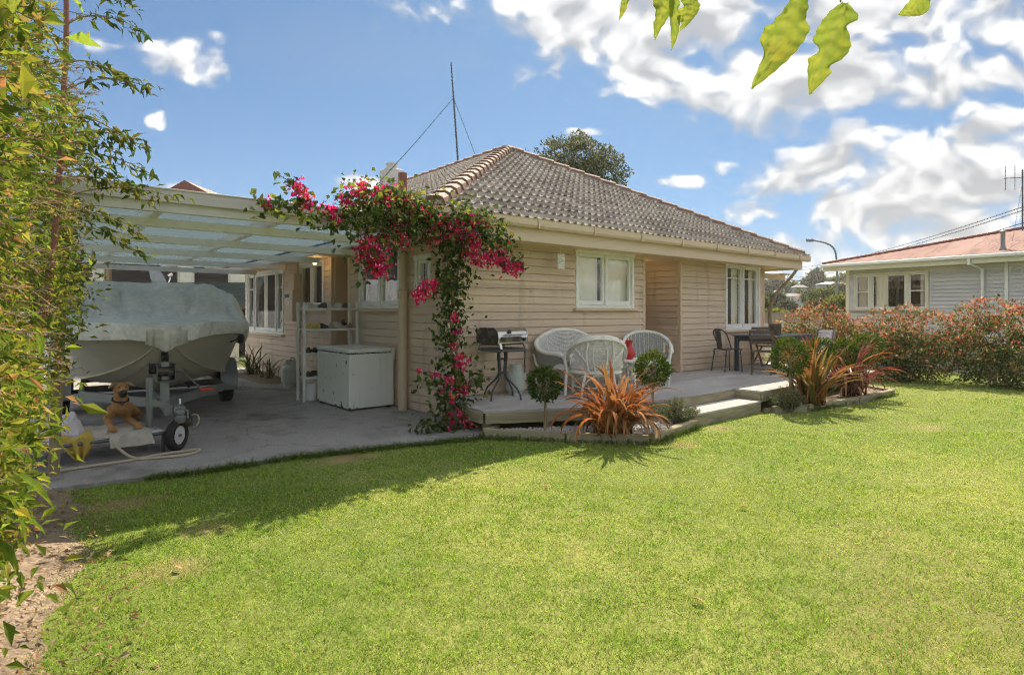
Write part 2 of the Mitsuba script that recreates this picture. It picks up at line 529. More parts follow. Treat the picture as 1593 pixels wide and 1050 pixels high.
mat('m_shoe_yellow', (.55, .42, .08), .7, .3)
mat('m_shoe_tan', (.25, .15, .08), .7, .3)
mat('m_pot', (.16, .15, .14), .5, .4)
scene['m_glass'] = {'type': 'thindielectric', 'int_ior': 1.5}
scene['m_bulb'] = {'type': 'diffuse', 'reflectance': rgb(.8, .75, .65)}
leafmat('m_leaf', 1.0, .4)
leafmat('m_grass', .85, .55)
leafmat('m_petal', 1.0, .7)
leafmat('m_leafgloss', .55, .28)
leafmat('m_strap', .6, .4)

scene['m_poly'] = {'type': 'principledthin', 'base_color': rgb(.08, .118, .142), 'roughness': .3, 'diff_trans': 1.5, 'eta': 1.5, 'spec_trans': 0.0}
# ------------------------------------------------------------------ ground
GZ = -.04
ground_m = mesh([[-300, -80, -.32], [480, -80, -.32], [480, 560, -.32], [-300, 560, -.32]], [[0, 1, 2, 3]])
struct('ground', 'wide rough ground running out to the hills behind the gardens', ground_m, 'm_hill')
lawn_m = mesh([[-9, -16, GZ], [12.6, -16, GZ], [12.6, 9, GZ], [-9, 9, GZ]], [[0, 1, 2, 3]])
struct('lawn', 'sunlit mown lawn with yellow and brown dry patches in front of the house', lawn_m, 'm_lawn')


def drive_edge():
    c = np.array([[-7.5, -.50], [-4.9, -.55], [-4.33, -.57], [-3.42, -.70], [-2.33, -.76], [-1.2, -1.02], [-.42, -1.24], [-.22, -1.18]])
    xs = np.linspace(-7.5, -.22, 90)
    ys = np.interp(xs, c[:, 0], c[:, 1]) + .05 * (meshkit.fbm(np.c_[xs * 4, xs * 0, xs * 0], 4, 3) - .5)
    return list(zip(xs, ys))


drive_poly = sg.Polygon(drive_edge() + [(0.02, -.9), (0.02, 13), (-7.5, 13)])
struct('driveway', 'grey stained concrete driveway under the carport', extrude(drive_poly, -.2, 0), 'm_concrete')


def dirt_mesh():
    xs, ys = np.linspace(-6.6, -3.6, 70), np.linspace(-7.5, -.35, 160)
    X, Y = np.meshgrid(xs, ys)
    edge = np.interp(Y, [-7.5, -5, -3.7, -2.76, -2.39, -1.42, -.89, -.5], [-4.80, -4.75, -4.58, -4.40, -4.31, -4.32, -4.25, -4.25])
    nz = meshkit.fbm(np.stack([X * 2.2, Y * 2.2, 0 * X], -1), 4, 9)
    t = np.clip((edge - X + (nz - .5) * .45) / .35, -1, 1)
    Z = GZ + .03 * t + .05 * np.clip(edge - X, 0, 1) + (meshkit.fbm(np.stack([X * 9, Y * 9, 0 * X], -1), 4, 4) - .5) * .05 * np.clip(t, 0, 1)
    n = len(xs); q = np.arange(len(ys) - 1)[:, None] * n + np.arange(n - 1)
    f = np.stack([q, q + 1, q + n + 1, q + n], -1).reshape(-1, 4)
    return mesh(np.stack([X, Y, Z], -1).reshape(-1, 3), f)


struct('garden_soil', 'strip of bare crumbly soil under the climbing plants at the edge of the lawn', dirt_mesh(), 'm_dirt', True)

# ------------------------------------------------------------------ the house
H = thing('beige_house', 'single storey beige weatherboard house with a brown tiled hip roof', 'house')
mapF = lambda p: np.asarray(p) * [1, -1, 1]                    # (along, out, up) -> wall facing the lawn
mapL = lambda p: np.stack([-np.asarray(p)[..., 1], np.asarray(p)[..., 0], np.asarray(p)[..., 2]], -1)   # wall facing the carport
ROW = .12
WT = 2.58
winF = [(2.55, 4.09, 1.56, 2.56), (7.29, 8.80, 1.09, 2.58)]
winL = [(.40, .84, 1.74, 2.34), (1.30, 2.74, 1.55, 2.58), (4.30, 5.62, 1.55, 2.53), (6.58, 9.32, .98, 2.49)]


def mapped(m, fn, shift=(0, 0, 0)):
    m = m.copy()
    flip = fn is mapF or getattr(fn, 'flip', False)
    m.vertices = fn(np.asarray(m.vertices)) + np.asarray(shift, float)
    if flip: m.invert()
    return m


def shell(u0, u1, z0, z1, holes):
    """wall sheet 0.1 thick in (along, out, up), with window openings"""
    p = sg.box(u0, z0, u1, z1)
    for h in holes: p = p.difference(sg.box(*[h[0] + .02, h[2] + .02, h[1] - .02, h[3] - .02]))
    m = extrude(p, -.10, 0.0)
    m.vertices = np.asarray(m.vertices)[:, [0, 2, 1]]
    m.invert()
    return m


walls = cat([mapped(shell(0, 4.42, -.1, WT, winF[:1]), mapF), mapped(shell(5.59, 9.02, -.1, WT, winF[1:]), mapF),
             mapped(shell(.1, 3.2, -.1, WT, winL[:2]), mapL), mapped(shell(3.93, 9.5, -.1, WT, winL[2:]), mapL),
             box(5.59, 5.69, .1, 1.4, -.1, WT), box(4.32, 4.42, .1, 1.4, -.1, WT), box(4.32, 5.69, 1.4, 1.5, -.1, WT),
             box(9.0, 9.02, .1, 9.5, -.1, WT), box(.1, 9.0, 9.4, 9.5, -.1, WT),
             box(.1, 1.0, 3.1, 3.2, -.1, WT), box(.1, 1.0, 3.93, 4.03, -.1, WT), box(1.0, 1.1, 3.1, 4.03, -.1, WT)])
WALL = part(H, 'wall', walls, 'm_trim')


def wedge(u0, u1, z0, z1):
    a, b = .034, .022
    z0 = z0 + .013
    v = [[u0, 0, z0], [u1, 0, z0], [u1, 0, z1], [u0, 0, z1], [u0, a, z0], [u1, a, z0], [u1, b, z1], [u0, b, z1]]
    return mesh(v, [[0, 1, 2, 3], [4, 7, 6, 5], [0, 4, 5, 1], [3, 2, 6, 7], [0, 3, 7, 4], [1, 5, 6, 2]])


def boards(fn, u0, u1, z0, holes, shift=(0, 0, 0), ztop=WT):
    z = z0; k = 0
    while z < ztop - .03:
        zt = min(z + ROW, ztop)
        spans = [(u0, u1)]
        for h in holes:
            if min(zt, h[3]) - max(z, h[2]) > .035:
                spans = [s for a, b in spans for s in ((a, min(b, h[0] + .01)), (max(a, h[1] - .01), b)) if s[1] - s[0] > .03]
        for a, b in spans:
            cuts = [a, b]
            if b - a > 2.2: cuts = [a, a + (b - a) * (.35 + .3 * ((k * 7) % 5) / 5), b]
            for p, q in zip(cuts[:-1], cuts[1:]):
                m = wedge(p + (.002 if p > a else 0), q, z + .0025 * math.sin(k * 2.3 + p), zt); m.vertices = np.asarray(m.vertices) + [0, .0025 * math.sin(k * 5.1 + p * 3), 0]
                part(WALL, 'weatherboard', mapped(m, fn, shift), 'm_board')
        z += ROW; k += 1


boards(mapF, .035, 4.385, .29, winF[:1])
boards(mapF, 5.625, 8.985, .29, winF[1:])
boards(mapL, .035, 3.16, .01, winL[:2])
boards(mapL, 3.97, 9.5, .01, winL[2:])
mapS = lambda p: np.stack([-np.asarray(p)[..., 1] + 5.59, np.asarray(p)[..., 0], np.asarray(p)[..., 2]], -1)   # porch side wall facing -x
boards(mapS, .035, 1.4, .29, [])
for x, y in ((.0, .0), (4.40, .0), (5.605, .0), (9.0, .0)):
    part(H, 'corner_board', cbox(x - .034, x + .036, y - .036, y + .034, .0, WT, .003), 'm_trim')
part(H, 'corner_board', cbox(-.036, .034, 3.12, 3.2, .0, WT, .003), 'm_trim')
part(H, 'corner_board', cbox(-.036, .034, 3.93, 4.01, .0, WT, .003), 'm_trim')
part(H, 'door_panel', cat([cbox(.03, .95, 3.905, 3.932, .0, WT, .003), cbox(.4, .42, 3.895, 3.91, .0, WT, .003)]), 'm_trim', label='smooth brown side of the carport door recess')
part(H, 'door_panel', cat([cbox(4.50, 5.45, 1.36, 1.395, .30, 2.32, .003), cbox(4.62, 5.33, 1.345, 1.365, .45, 1.1, .01), cbox(4.62, 5.33, 1.345, 1.365, 1.25, 2.15, .01)]), 'm_trimdark')


def window(fn, u0, u1, z0, z1, cols, transom=None, blind=None, wide_sash=None, sill='m_trim'):
    c = .062
    fr = cat([cbox(u0, u0 + c, -.09, .046, z0, z1, .004), cbox(u1 - c, u1, -.09, .046, z0, z1, .004), cbox(u0 - .012, u1 + .012, -.09, .054, z1 - c, z1 + .008, .004), cbox(u0 + c, u1 - c, -.09, .04, z0, z0 + .05, .004)]
             + [cbox(u0 + (u1 - u0) * k - .025, u0 + (u1 - u0) * k + .025, -.09, .04, z0 + .05, z1 - c, .004) for k in cols[1:-1]])
    w = part(H, 'window', mapped(fr, fn), 'm_white')
    for a, b in zip(cols[:-1], cols[1:]):
        ua = u0 + (u1 - u0) * a + (c if a == 0 else .025) + .004
        ub = u0 + (u1 - u0) * b - (c if b == 1 else .025) - .004
        za, zb = z0 + .054, z1 - c - .004
        s = .05
        sash = [cbox(ua, ua + s, -.035, .012, za, zb, .003), cbox(ub - s, ub, -.035, .012, za, zb, .003), cbox(ua + s, ub - s, -.035, .012, zb - s, zb, .003), cbox(ua + s, ub - s, -.035, .012, za, za + s * 1.6, .003)]
        if transom and (ub - ua) < 1.0: sash.append(cbox(ua + s, ub - s, -.03, .008, zb - s - transom - .024, zb - s - transom, .003))
        part(w, 'sash', mapped(cat(sash), fn), 'm_white')
        g = mesh([[ua + s - .004, -.012, za + s - .004], [ub - s + .004, -.012, za + s - .004], [ub - s + .004, -.012, zb - s + .004], [ua + s - .004, -.012, zb - s + .004]], [[0, 1, 2, 3]])
        part(w, 'pane', mapped(g, fn), 'm_glass')
    part(w, 'sill', mapped(cbox(u0 - .07, u1 + .07, -.02, .105, z0 - .045, z0 - .003, .008), fn), sill)
    if blind:
        n = 60
        us = np.linspace(u0 + .05, u1 - .05, n)
        for a, b, kind in blind:
            sel = us[(us >= u0 + (u1 - u0) * a - 1e-6) & (us <= u0 + (u1 - u0) * b + 1e-6)]
            wv = -.085 + (.022 if kind != 'm_lace' else .008) * np.sin(sel * (46 if kind != 'm_lace' else 30)) - .02
            v = np.vstack([np.c_[sel, wv, np.full(len(sel), z0 + .04)], np.c_[sel, wv, np.full(len(sel), z1 - .03)]])
            k = len(sel)
            f = [[i, i + 1, k + i + 1, k + i] for i in range(k - 1)]
            part(w, 'curtain', mapped(mesh(v, f), fn), kind, True)
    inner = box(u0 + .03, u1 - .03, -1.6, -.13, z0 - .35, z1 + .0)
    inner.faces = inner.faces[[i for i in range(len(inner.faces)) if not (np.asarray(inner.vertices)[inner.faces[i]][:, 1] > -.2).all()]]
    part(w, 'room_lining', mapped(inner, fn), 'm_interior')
    return w


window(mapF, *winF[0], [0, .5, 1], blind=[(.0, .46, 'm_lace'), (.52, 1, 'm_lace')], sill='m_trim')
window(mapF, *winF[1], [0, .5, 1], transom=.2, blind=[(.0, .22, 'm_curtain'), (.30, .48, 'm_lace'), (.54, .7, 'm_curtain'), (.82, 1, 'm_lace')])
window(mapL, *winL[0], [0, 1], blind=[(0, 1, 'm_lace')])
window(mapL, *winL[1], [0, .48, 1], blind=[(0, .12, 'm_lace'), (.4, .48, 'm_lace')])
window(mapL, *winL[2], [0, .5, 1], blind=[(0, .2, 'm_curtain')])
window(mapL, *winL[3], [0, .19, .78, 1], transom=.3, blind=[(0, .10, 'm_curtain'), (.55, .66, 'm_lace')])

# ---- roof
EX0, EX1, EY0, EY1, EZ = -.68, 9.75, -.68, 10.6, 2.80
AP = np.array([4.60, 4.25, 5.47]); AP2 = np.array([4.60, EY1, 5.47])
ROOF = part(H, 'roof', mesh([[EX0, EY0, EZ], [EX1, EY0, EZ], AP, [EX0, EY1, EZ], AP2, [EX1, EY1, EZ]], [[0, 1, 2], [0, 2, 4], [0, 4, 3], [1, 5, 4], [1, 4, 2], [3, 4, 5]]), 'm_tile')


def tile_mesh(w=.322, L=.385):
    t = np.linspace(0, 1, 13)
    prof = .040 * np.clip(np.sin(t * 4 * PI - .9), -.3, 1) + .01
    v = []
    for s, base in ((0, .050), (L, .006)):
        v += [[ti * w, s, base + pi * (1.0 if s == 0 else .95)] for ti, pi in zip(t, prof)]
    v += [[ti * w, .004, base - .034 + pi] for ti, pi, base in zip(t, prof, [.050] * 13)]
    f = []
    for i in range(12):
        f += [[i, i + 1, 14 + i, 13 + i], [26 + i, 27 + i, i + 1, i]]
    return mesh(v, f)


TILE = tile_mesh()


def tile_field(o, e1, e2, n, width, rise_len, left, right):
    """tiles over a plane: o eave corner, e1 along the eave, e2 up the slope; left(s), right(s) give the hip limits along e1"""
    out = []
    M = np.array([e1, e2, n]); gauge = .335
    r = 0
    while r * gauge < rise_len - .1:
        s0 = r * gauge - .05
        a0, b0 = left(max(s0, 0)), right(max(s0, 0))
        u = a0 - ((a0 + (.16 if r % 2 else 0)) % .32) - .0
        while u < b0:
            m = TILE.copy()
            v = np.asarray(m.vertices) + [u, s0, 0]
            if v[:, 0].max() > a0 + .02 and v[:, 0].min() < b0 - .02:
                L1 = left(s0 + .4); R1 = right(s0 + .4)
                m.vertices = v
                if u < max(L1, a0) + .03 or u + .33 > min(R1, b0) - .03:
                    for fn, sg_ in ((left, 1), (right, -1)):
                        p0 = np.array([fn(0), 0, 0]); p1 = np.array([fn(1.0), 1.0, 0])
                        d = nrm(p1 - p0); nn = np.array([d[1], -d[0], 0]) * sg_
                        m = trimesh.intersections.slice_mesh_plane(m, nn, p0)
                        if m is None or len(m.faces) == 0: break
                    if m is None or len(m.faces) == 0: u += .32; continue
                m = m.copy(); m.vertices = np.asarray(m.vertices) @ M + o
                out.append(m)
            u += .32
        r += 1
    return out


def slope(o, far, up_to, width, lfun, rfun):
    e1 = nrm(np.asarray(far) - o); base = np.asarray(o, float)
    rel = np.asarray(up_to) - base; rel = rel - e1 * (rel @ e1); ln = np.linalg.norm(rel); e2 = rel / ln
    return e1, e2, np.cross(e1, e2), ln


oF = np.array([EX0, EY0, EZ])
e1, e2, nF, lnF = slope(oF, [EX1, EY0, EZ], AP, 0, None, None)
aF = (AP - oF) @ e1; wF = EX1 - EX0
tilesF = tile_field(oF, e1, e2, nF, wF, lnF, lambda s: aF * s / lnF, lambda s: wF - (wF - aF) * s / lnF)
tilesF.sort(key=lambda m: np.linalg.norm(m.vertices.mean(0) - CAM))
rt = np.random.default_rng(5)
for m in tilesF[:300]:
    c_ = np.asarray(m.vertices).mean(0); w_ = (np.asarray(m.vertices) - c_)
    a_ = rt.normal() * .007; ca, sa = math.cos(a_), math.sin(a_)
    m.vertices = c_ + w_ @ np.array([[ca, sa, 0], [-sa, ca, 0], [0, 0, 1]]) + nF * rt.uniform(-.003, .006)
    part(ROOF, 'roof_tile', m, ('m_tile', 'm_tile', 'm_tile2', 'm_tile3')[rt.integers(4)])
oL = np.array([EX0, EY1, EZ])
e1, e2, nL, lnL = slope(oL, [EX0, EY0, EZ], AP, 0, None, None)
wL = EY1 - EY0; aL = EY1 - AP[1]
tl = tile_field(oL, e1, e2, nL, wL, lnL, lambda s: 0.0, lambda s: wL - (wL - aL) * s / lnL)
part(ROOF, 'roof_tiles', cat(tl + tilesF[300:]), 'm_tile', kind='stuff', label='brown roof tiles of the slope above the carport')


def caps(a, b, count):
    a, b = np.asarray(a, float), np.asarray(b, float)
    d = nrm(b - a); s = nrm(np.cross(d, [0, 0, 1])); u = np.cross(s, d)
    sec = np.array([(-.145, -.05), (-.115, .045), (-.055, .085), (.055, .085), (.115, .045), (.145, -.05)])
    L = np.linalg.norm(b - a) / count
    for k in range(count):
        p = a + d * L * k
        f = [p + s * x * 1.06 + u * (y + .03) for x, y in sec]
        bk = [p + d * (L * 1.12) + s * x * .93 + u * (y - .004) for x, y in sec]
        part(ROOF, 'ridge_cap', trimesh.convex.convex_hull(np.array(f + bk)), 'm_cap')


caps([EX0 + .06, EY0 + .06, EZ + .05], AP + [0, 0, .03], 19)
caps([EX1 - .06, EY0 + .06, EZ + .05], AP + [0, 0, .03], 19)
caps(AP2 + [0, 0, .03], AP + [0, 0, .03], 15)


def gutter(a, b):
    """an open channel from a to b with stiffening bead; a, b on its back top edge; out = to the right of a->b"""
    a, b = np.asarray(a, float), np.asarray(b, float)
    d = nrm(b - a); o = np.cross(d, [0, 0, 1])
    sec = [(0, 0), (0, -.10), (.03, -.125), (.09, -.125), (.115, -.09), (.118, -.012), (.128, 0), (.108, 0), (.106, -.085), (.085, -.115), (.034, -.115), (.012, -.095), (.012, 0)]
    n = len(sec); v = []
    for p in (a, b): v += [p + o * x + np.array([0, 0, z]) for x, z in sec]
    f = [[i, (i + 1) % n, n + (i + 1) % n, n + i] for i in range(n)]
    m = mesh(v, f)
    caps_ = [box(-.002, .002, 0, .115, -.12, -.005)]
    rot = math.atan2(d[1], d[0])
    ends = [move(box(0, .004, -.116, 0, -.12, -.004), p, rz=rot) for p in (a, b)]  # added pale sheet in place of the bright garden reflection on the big pane
    nb = max(2, int(np.linalg.norm(b - a) / 1.1))
    br = [move(box(-.012, .012, -.134, -.0, -.131, -.126), a + (b - a) * (k + .5) / nb, rz=rot) for k in range(nb)] + [move(box(-.012, .012, -.136, -.120, -.131, .006), a + (b - a) * (k + .5) / nb, rz=rot) for k in range(nb)]
    return cat([m] + ends + br)


part(H, 'gutter', gutter([-.74, -.66, 2.81], [9.80, -.66, 2.81]), 'm_gutter')
part(H, 'gutter', gutter([-.66, 10.5, 2.79], [-.66, -.72, 2.79]), 'm_gutter')
part(H, 'fascia', cbox(-.64, 9.62, -.655, -.625, 2.50, 2.76, .004), 'm_gutter')
part(H, 'fascia', cbox(-.655, -.625, -.60, 10.5, 2.54, 2.74, .004), 'm_gutter')
part(H, 'fascia', cbox(9.60, 9.63, -.62, 10.5, 2.50, 2.76, .004), 'm_gutter')
part(H, 'soffit', cat([box(-.62, 9.6, -.62, .06, 2.545, 2.56), box(-.62, .06, .06, 10.4, 2.545, 2.56), box(9.02, 9.6, .06, 10.4, 2.545, 2.56), box(4.42, 5.59, .06, 1.4, 2.545, 2.56), box(.06, 1.0, 3.2, 3.93, 2.546, 2.561)]), 'm_trim')
part(H, 'ceiling', box(.1, 9.0, 1.6, 9.4, 2.6, 2.66), 'm_interior')
part(H, 'end_beam', cbox(9.02, 10.05, -.05, .05, 2.30, 2.42, .004), 'm_gutter', label='short beam sticking out past the far corner of the house')
part(H, 'end_beam', cbox(9.75, 10.25, -.12, .3, 2.42, 2.45, .004), 'm_gutter')
# vent pipe against the carport wall, red-brown above the gutter
VP = part(H, 'vent_pipe', cat([tube([[-.115, 1.07, 0], [-.115, 1.07, 1.72]], .066, 16), lathe([(.066, 1.70), (.084, 1.715), (.084, 1.735), (.076, 1.745), (.076, 1.80), (.084, 1.81), (.084, 1.83), (.058, 1.845)], 16, (-.115, 1.07, 0)), tube([[-.115, 1.07, 1.8], [-.115, 1.07, 2.6]], .056, 16)]), 'm_trim', 40, label='fat beige vent pipe beside the bougainvillea')
part(VP, 'flue', cat([tube([[-.115, 1.07, 2.6], [-.115, 1.07, 3.62]], .066, 16), tube([[-.115, 1.07, 3.62], [-.115, 1.07, 3.625]], .05, 16)]), 'm_red_brown', 40, label='red brown top of the vent pipe above the roof edge')
part(VP, 'bracket', cat([box(-.19, -.01, 1.06, 1.085, z, z + .03) for z in (.5, 2.3)]), 'm_trim')
CH = part(H, 'chimney', cat([cbox(3.75, 4.30, 8.75, 9.30, 5.0, 5.78, .03), cbox(3.70, 4.35, 8.70, 9.35, 5.00, 5.16, .02)]), 'm_greywhite')
part(CH, 'chimney_pot', lathe([(.17, 5.77), (.17, 5.90), (.19, 5.91), (.19, 5.95), (.15, 5.95), (.15, 5.8)], 20, (4.02, 9.0, 0)), 'm_greywhite', 40)
MB = part(H, 'meter_box', cat([cbox(-.24, -.028, 5.42, 5.92, 1.30, 1.96, .008), cbox(-.245, -.235, 5.44, 5.90, 1.34, 1.93, .003)]), 'm_trim')
part(MB, 'meter_window', cat([cbox(-.25, -.243, 5.60, 5.86, 1.80, 1.87, .002)]), 'm_blue')
part(MB, 'meter_window', cat([cbox(-.25, -.243, 5.60, 5.72, 1.64, 1.71, .002)]), 'm_white_plain')
part(H, 'meter_box', cbox(-.20, -.028, 5.46, 5.80, 1.965, 2.30, .008), 'm_trim', label='smaller beige box above the meter box')
part(H, 'conduit', tube([[-.06, 5.6, 0], [-.06, 5.6, 1.3]], .04, 10), 'm_trim', 40)
part(H, 'conduit', tube([[-.06, 5.62, 2.3], [-.06, 5.62, 2.55]], .05, 10), 'm_trim', 40)
# ---- mast with guy wires on the ridge
mast = thing('aerial_mast', 'thin dark aerial mast held by wires on the roof ridge', 'mast')
m0, m1 = np.array([4.6, 6.35, 5.45]), np.array([4.36, 6.35, 8.25])
part(mast, 'pole', tube([m0, m0 + (m1 - m0) * .55, m1], [.026, .024, .016], 8), 'm_galvdark', 40)
mt = m0 + (m1 - m0) * .66
for e in ([-.1, 2.6, 3.35], [6.2, 6.8, 4.75]):
    part(mast, 'guy_wire', tube([mt, (mt + np.array(e)) / 2 - [0, 0, .03], e], .007, 5), 'm_wire')
# ---- lamps under the eaves
for at, lab in (([5.0, .55, 2.54], 'lit bare bulb hanging in the porch recess above the deck'), ([-.32, 4.02, 2.54], 'lit bare bulb under the eave of the carport wall')):
    b = thing('light_bulb', lab, 'light bulb', 'lit bulbs under the eaves')
    part(b, 'holder', lathe([(.035, 0), (.035, -.015), (.018, -.03), (.018, -.06), (.001, -.06)], 14, at), 'm_white_plain', 40)
    bulb = lathe([(.001, -.055), (.016, -.06), (.018, -.075), (.034, -.11), (.034, -.125), (.02, -.148), (.001, -.155)][::-1], 14, at)
    k = numbered(b + '__globe')
    scene[k] = {**mikit.ply(bulb, 'm_bulb', True), 'emitter': {'type': 'area', 'radiance': rgb(4.5, 3.0, 1.4)}}
# ---- hanging ornament
hx = solid('hanging_ornament', 'small white slatted ornament hanging from the eave left of the blind-covered window', 'ornament',
           cat([tube([[1.98, -.25, 2.54], [1.98, -.25, 2.42]], .004, 5)] + [cbox(1.90, 2.06, -.262, -.238, 2.40 - k * .027, 2.42 - k * .027, .004) for k in range(9)] + [tube([[x, -.25, 2.41], [x, -.25, 2.18]], .003, 5) for x in (1.92, 2.04)]), 'm_white_plain')
# ------------------------------------------------------------------ carport
CP = thing('carport', 'lean-to carport of white timber and translucent corrugated sheeting over the boat', 'carport')


def fall(y): return 2.60 - .010 * (y + .6)          # underside of the roof sheets


part(CP, 'front_beam', cbox(-5.6, -.76, -.64, -.59, 2.425, 2.525, .004), 'm_greywhite', label='peeling white front beam of the carport roof')
part(CP, 'front_fascia', cat([cbox(-5.6, -.76, -.68, -.64, 2.515, 2.63, .004), cbox(-5.6, -.76, -.69, -.58, 2.628, 2.645, .003)]), 'm_flashing', label='beige metal edge flashing along the front of the carport roof')
for y in (.14, 1.62, 3.15, 4.85, 6.65):
    part(CP, 'purlin', cbox(-5.6, -.60, y - .04, y + .04, fall(y) - .215, fall(y) - .125, .004), 'm_purlin')
for x0, x1 in ((-3.58, -3.40), (-2.44, -2.18), (-.86, -.86), (-5.0, -4.9)):
    a, b = np.array([x0, -.59, fall(-.6) - .065]), np.array([x1, 8.0, fall(8.0) - .065])
    part(CP, 'rafter', beam(a, b, .085, .115, c=.004), 'm_purlin')


def sheets():
    out = []
    for i, (ya, yb) in enumerate(((-.60, .16), (.12, 1.64), (1.60, 3.17), (3.13, 4.87), (4.83, 6.67), (6.63, 8.1))):
        n = int((yb - ya) / .0254)
        ys = np.linspace(ya, yb, n)
        zz = np.array([fall(y) for y in ys]) + .009 * np.sin(ys * 2 * PI / .1016) + .012 + .003 * (i % 2)
        v = np.vstack([np.c_[np.full(n, -5.6), ys, zz], np.c_[np.full(n, -.58), ys, zz + .01]])
        f = [[k, k + 1, n + k + 1, n + k] for k in range(n - 1)]
        out.append(mesh(v, f))
    return out


for m in sheets(): part(CP, 'roof_sheet', m, 'm_poly', True)  # tinted translucent polycarbonate
part(CP, 'post', beam([-4.38, -.07, -.02], [-4.30, -.07, 2.42],   .085, .085, up=(0, 1, 0), c=.008), 'm_bark', label='weathered brown carport post beside the hedge')
part(CP, 'post', beam([-5.5, 7.9, 0], [-5.5, 7.9, 2.4], .10, .10, up=(0, 1, 0), c=.008), 'm_bark')
part(CP, 'post', beam([-5.5, 3.2, 0], [-5.5, 3.2, 2.4], .10, .10, up=(0, 1, 0), c=.008), 'm_bark')

# ------------------------------------------------------------------ trailer, boat, tarpaulin
AX = nrm(np.array([.095, 1.0, 0])); AS = np.array([AX[1], -AX[0], 0])      # along the boat to the stern; to its right as seen from the bow
B0 = np.array([-3.37, .42, 0])


def bl(s, t, z): return B0 + AX * s + AS * t + np.array([0, 0, z])


S_ = np.array([.42, .6, .9, 1.3, 1.9, 2.7, 3.7, 4.8, 5.4])
HB = np.array([.03, .46, .78, .98, 1.11, 1.19, 1.22, 1.19, 1.15])         # half beam at the gunwale
CB = np.array([.01, .14, .32, .54, .78, .94, 1.0, 1.0, .98])               # half beam at the chine
KZ = np.array([1.20, .88, .66, .52, .44, .40, .38, .38, .38])              # keel height
CZ = np.array([1.26, 1.04, .88, .76, .66, .60, .57, .56, .55])             # chine height
GZB = np.array([1.36, 1.36, 1.355, 1.35, 1.335, 1.32, 1.30, 1.29, 1.29])


def hull_mesh():
    s = np.linspace(.42, 5.4, 40)
    f_ = lambda a: np.interp(s, S_, a)
    from scipy.interpolate import PchipInterpolator as PC
    hb, cb, kz, cz, gz = (PC(S_, a)(s) for a in (HB, CB, KZ, CZ, GZB))
    rows = []
    for i in range(len(s)):
        half = [(0, kz[i]), (cb[i] * .38, kz[i] + (cz[i] - kz[i]) * .36), (cb[i] * .40, kz[i] + (cz[i] - kz[i]) * .33), (cb[i] * .70, kz[i] + (cz[i] - kz[i]) * .67), (cb[i] * .73, kz[i] + (cz[i] - kz[i]) * .64),
                (cb[i], cz[i]), (cb[i] + .035 * min(1, cb[i] * 3), cz[i] - .015), (cb[i] + .03 * min(1, cb[i] * 3), cz[i] + .03), (cb[i] * .45 + hb[i] * .55, cz[i] * .5 + gz[i] * .5 - .02), (hb[i], gz[i])]
        rows.append([bl(s[i], -t, z) for t, z in half[::-1]] + [bl(s[i], t, z) for t, z in half[1:]])
    k = len(rows[0]); v = np.array(rows).reshape(-1, 3)
    f = [[i * k + j, i * k + j + 1, (i + 1) * k + j + 1, (i + 1) * k + j] for i in range(len(s) - 1) for j in range(k - 1)]
    m = mesh(v, f)
    last = (len(s) - 1) * k
    c = len(m.vertices)
    vv = np.vstack([m.vertices, v[last:last + k].mean(0)])
    ff = np.vstack([m.faces, [[last + j, last + j + 1, c] for j in range(k - 1)]])
    return trimesh.Trimesh(vv, ff, process=False)


BOAT = thing('motor_boat', 'cream hulled motor boat on a trailer under the carport', 'boat')
part(BOAT, 'hull', hull_mesh(), 'm_hull', 28)
part(BOAT, 'rub_rail', cat([tube([bl(s, sg_ * (np.interp(s, S_, HB) + .012), np.interp(s, S_, GZB) - .03) for s in np.linspace(.45, 5.4, 30)], .022, 6) for sg_ in (-1, 1)]), 'm_darkgrey', 40)
part(BOAT, 'outboard_motor', cat([cbox(-.2, .2, -.14, .3, .95, 1.5, .08), cbox(-.07, .07, -.05, .14, .35, .98, .03), cbox(-.1, .1, -.1, .25, .45, .48, .01)]).apply_transform(np.block([[np.array([AS, AX, [0, 0, 1]]).T, bl(5.62, 0, 0)[:, None]], [np.zeros((1, 3)), np.ones((1, 1))]])), 'm_black')
part(BOAT, 'bow_eye', tube([bl(.52 + .05 * math.cos(a), 0, .82 + .05 * math.sin(a)) for a in np.linspace(0, 6.3, 12)], .009, 6), 'm_steel', 40)


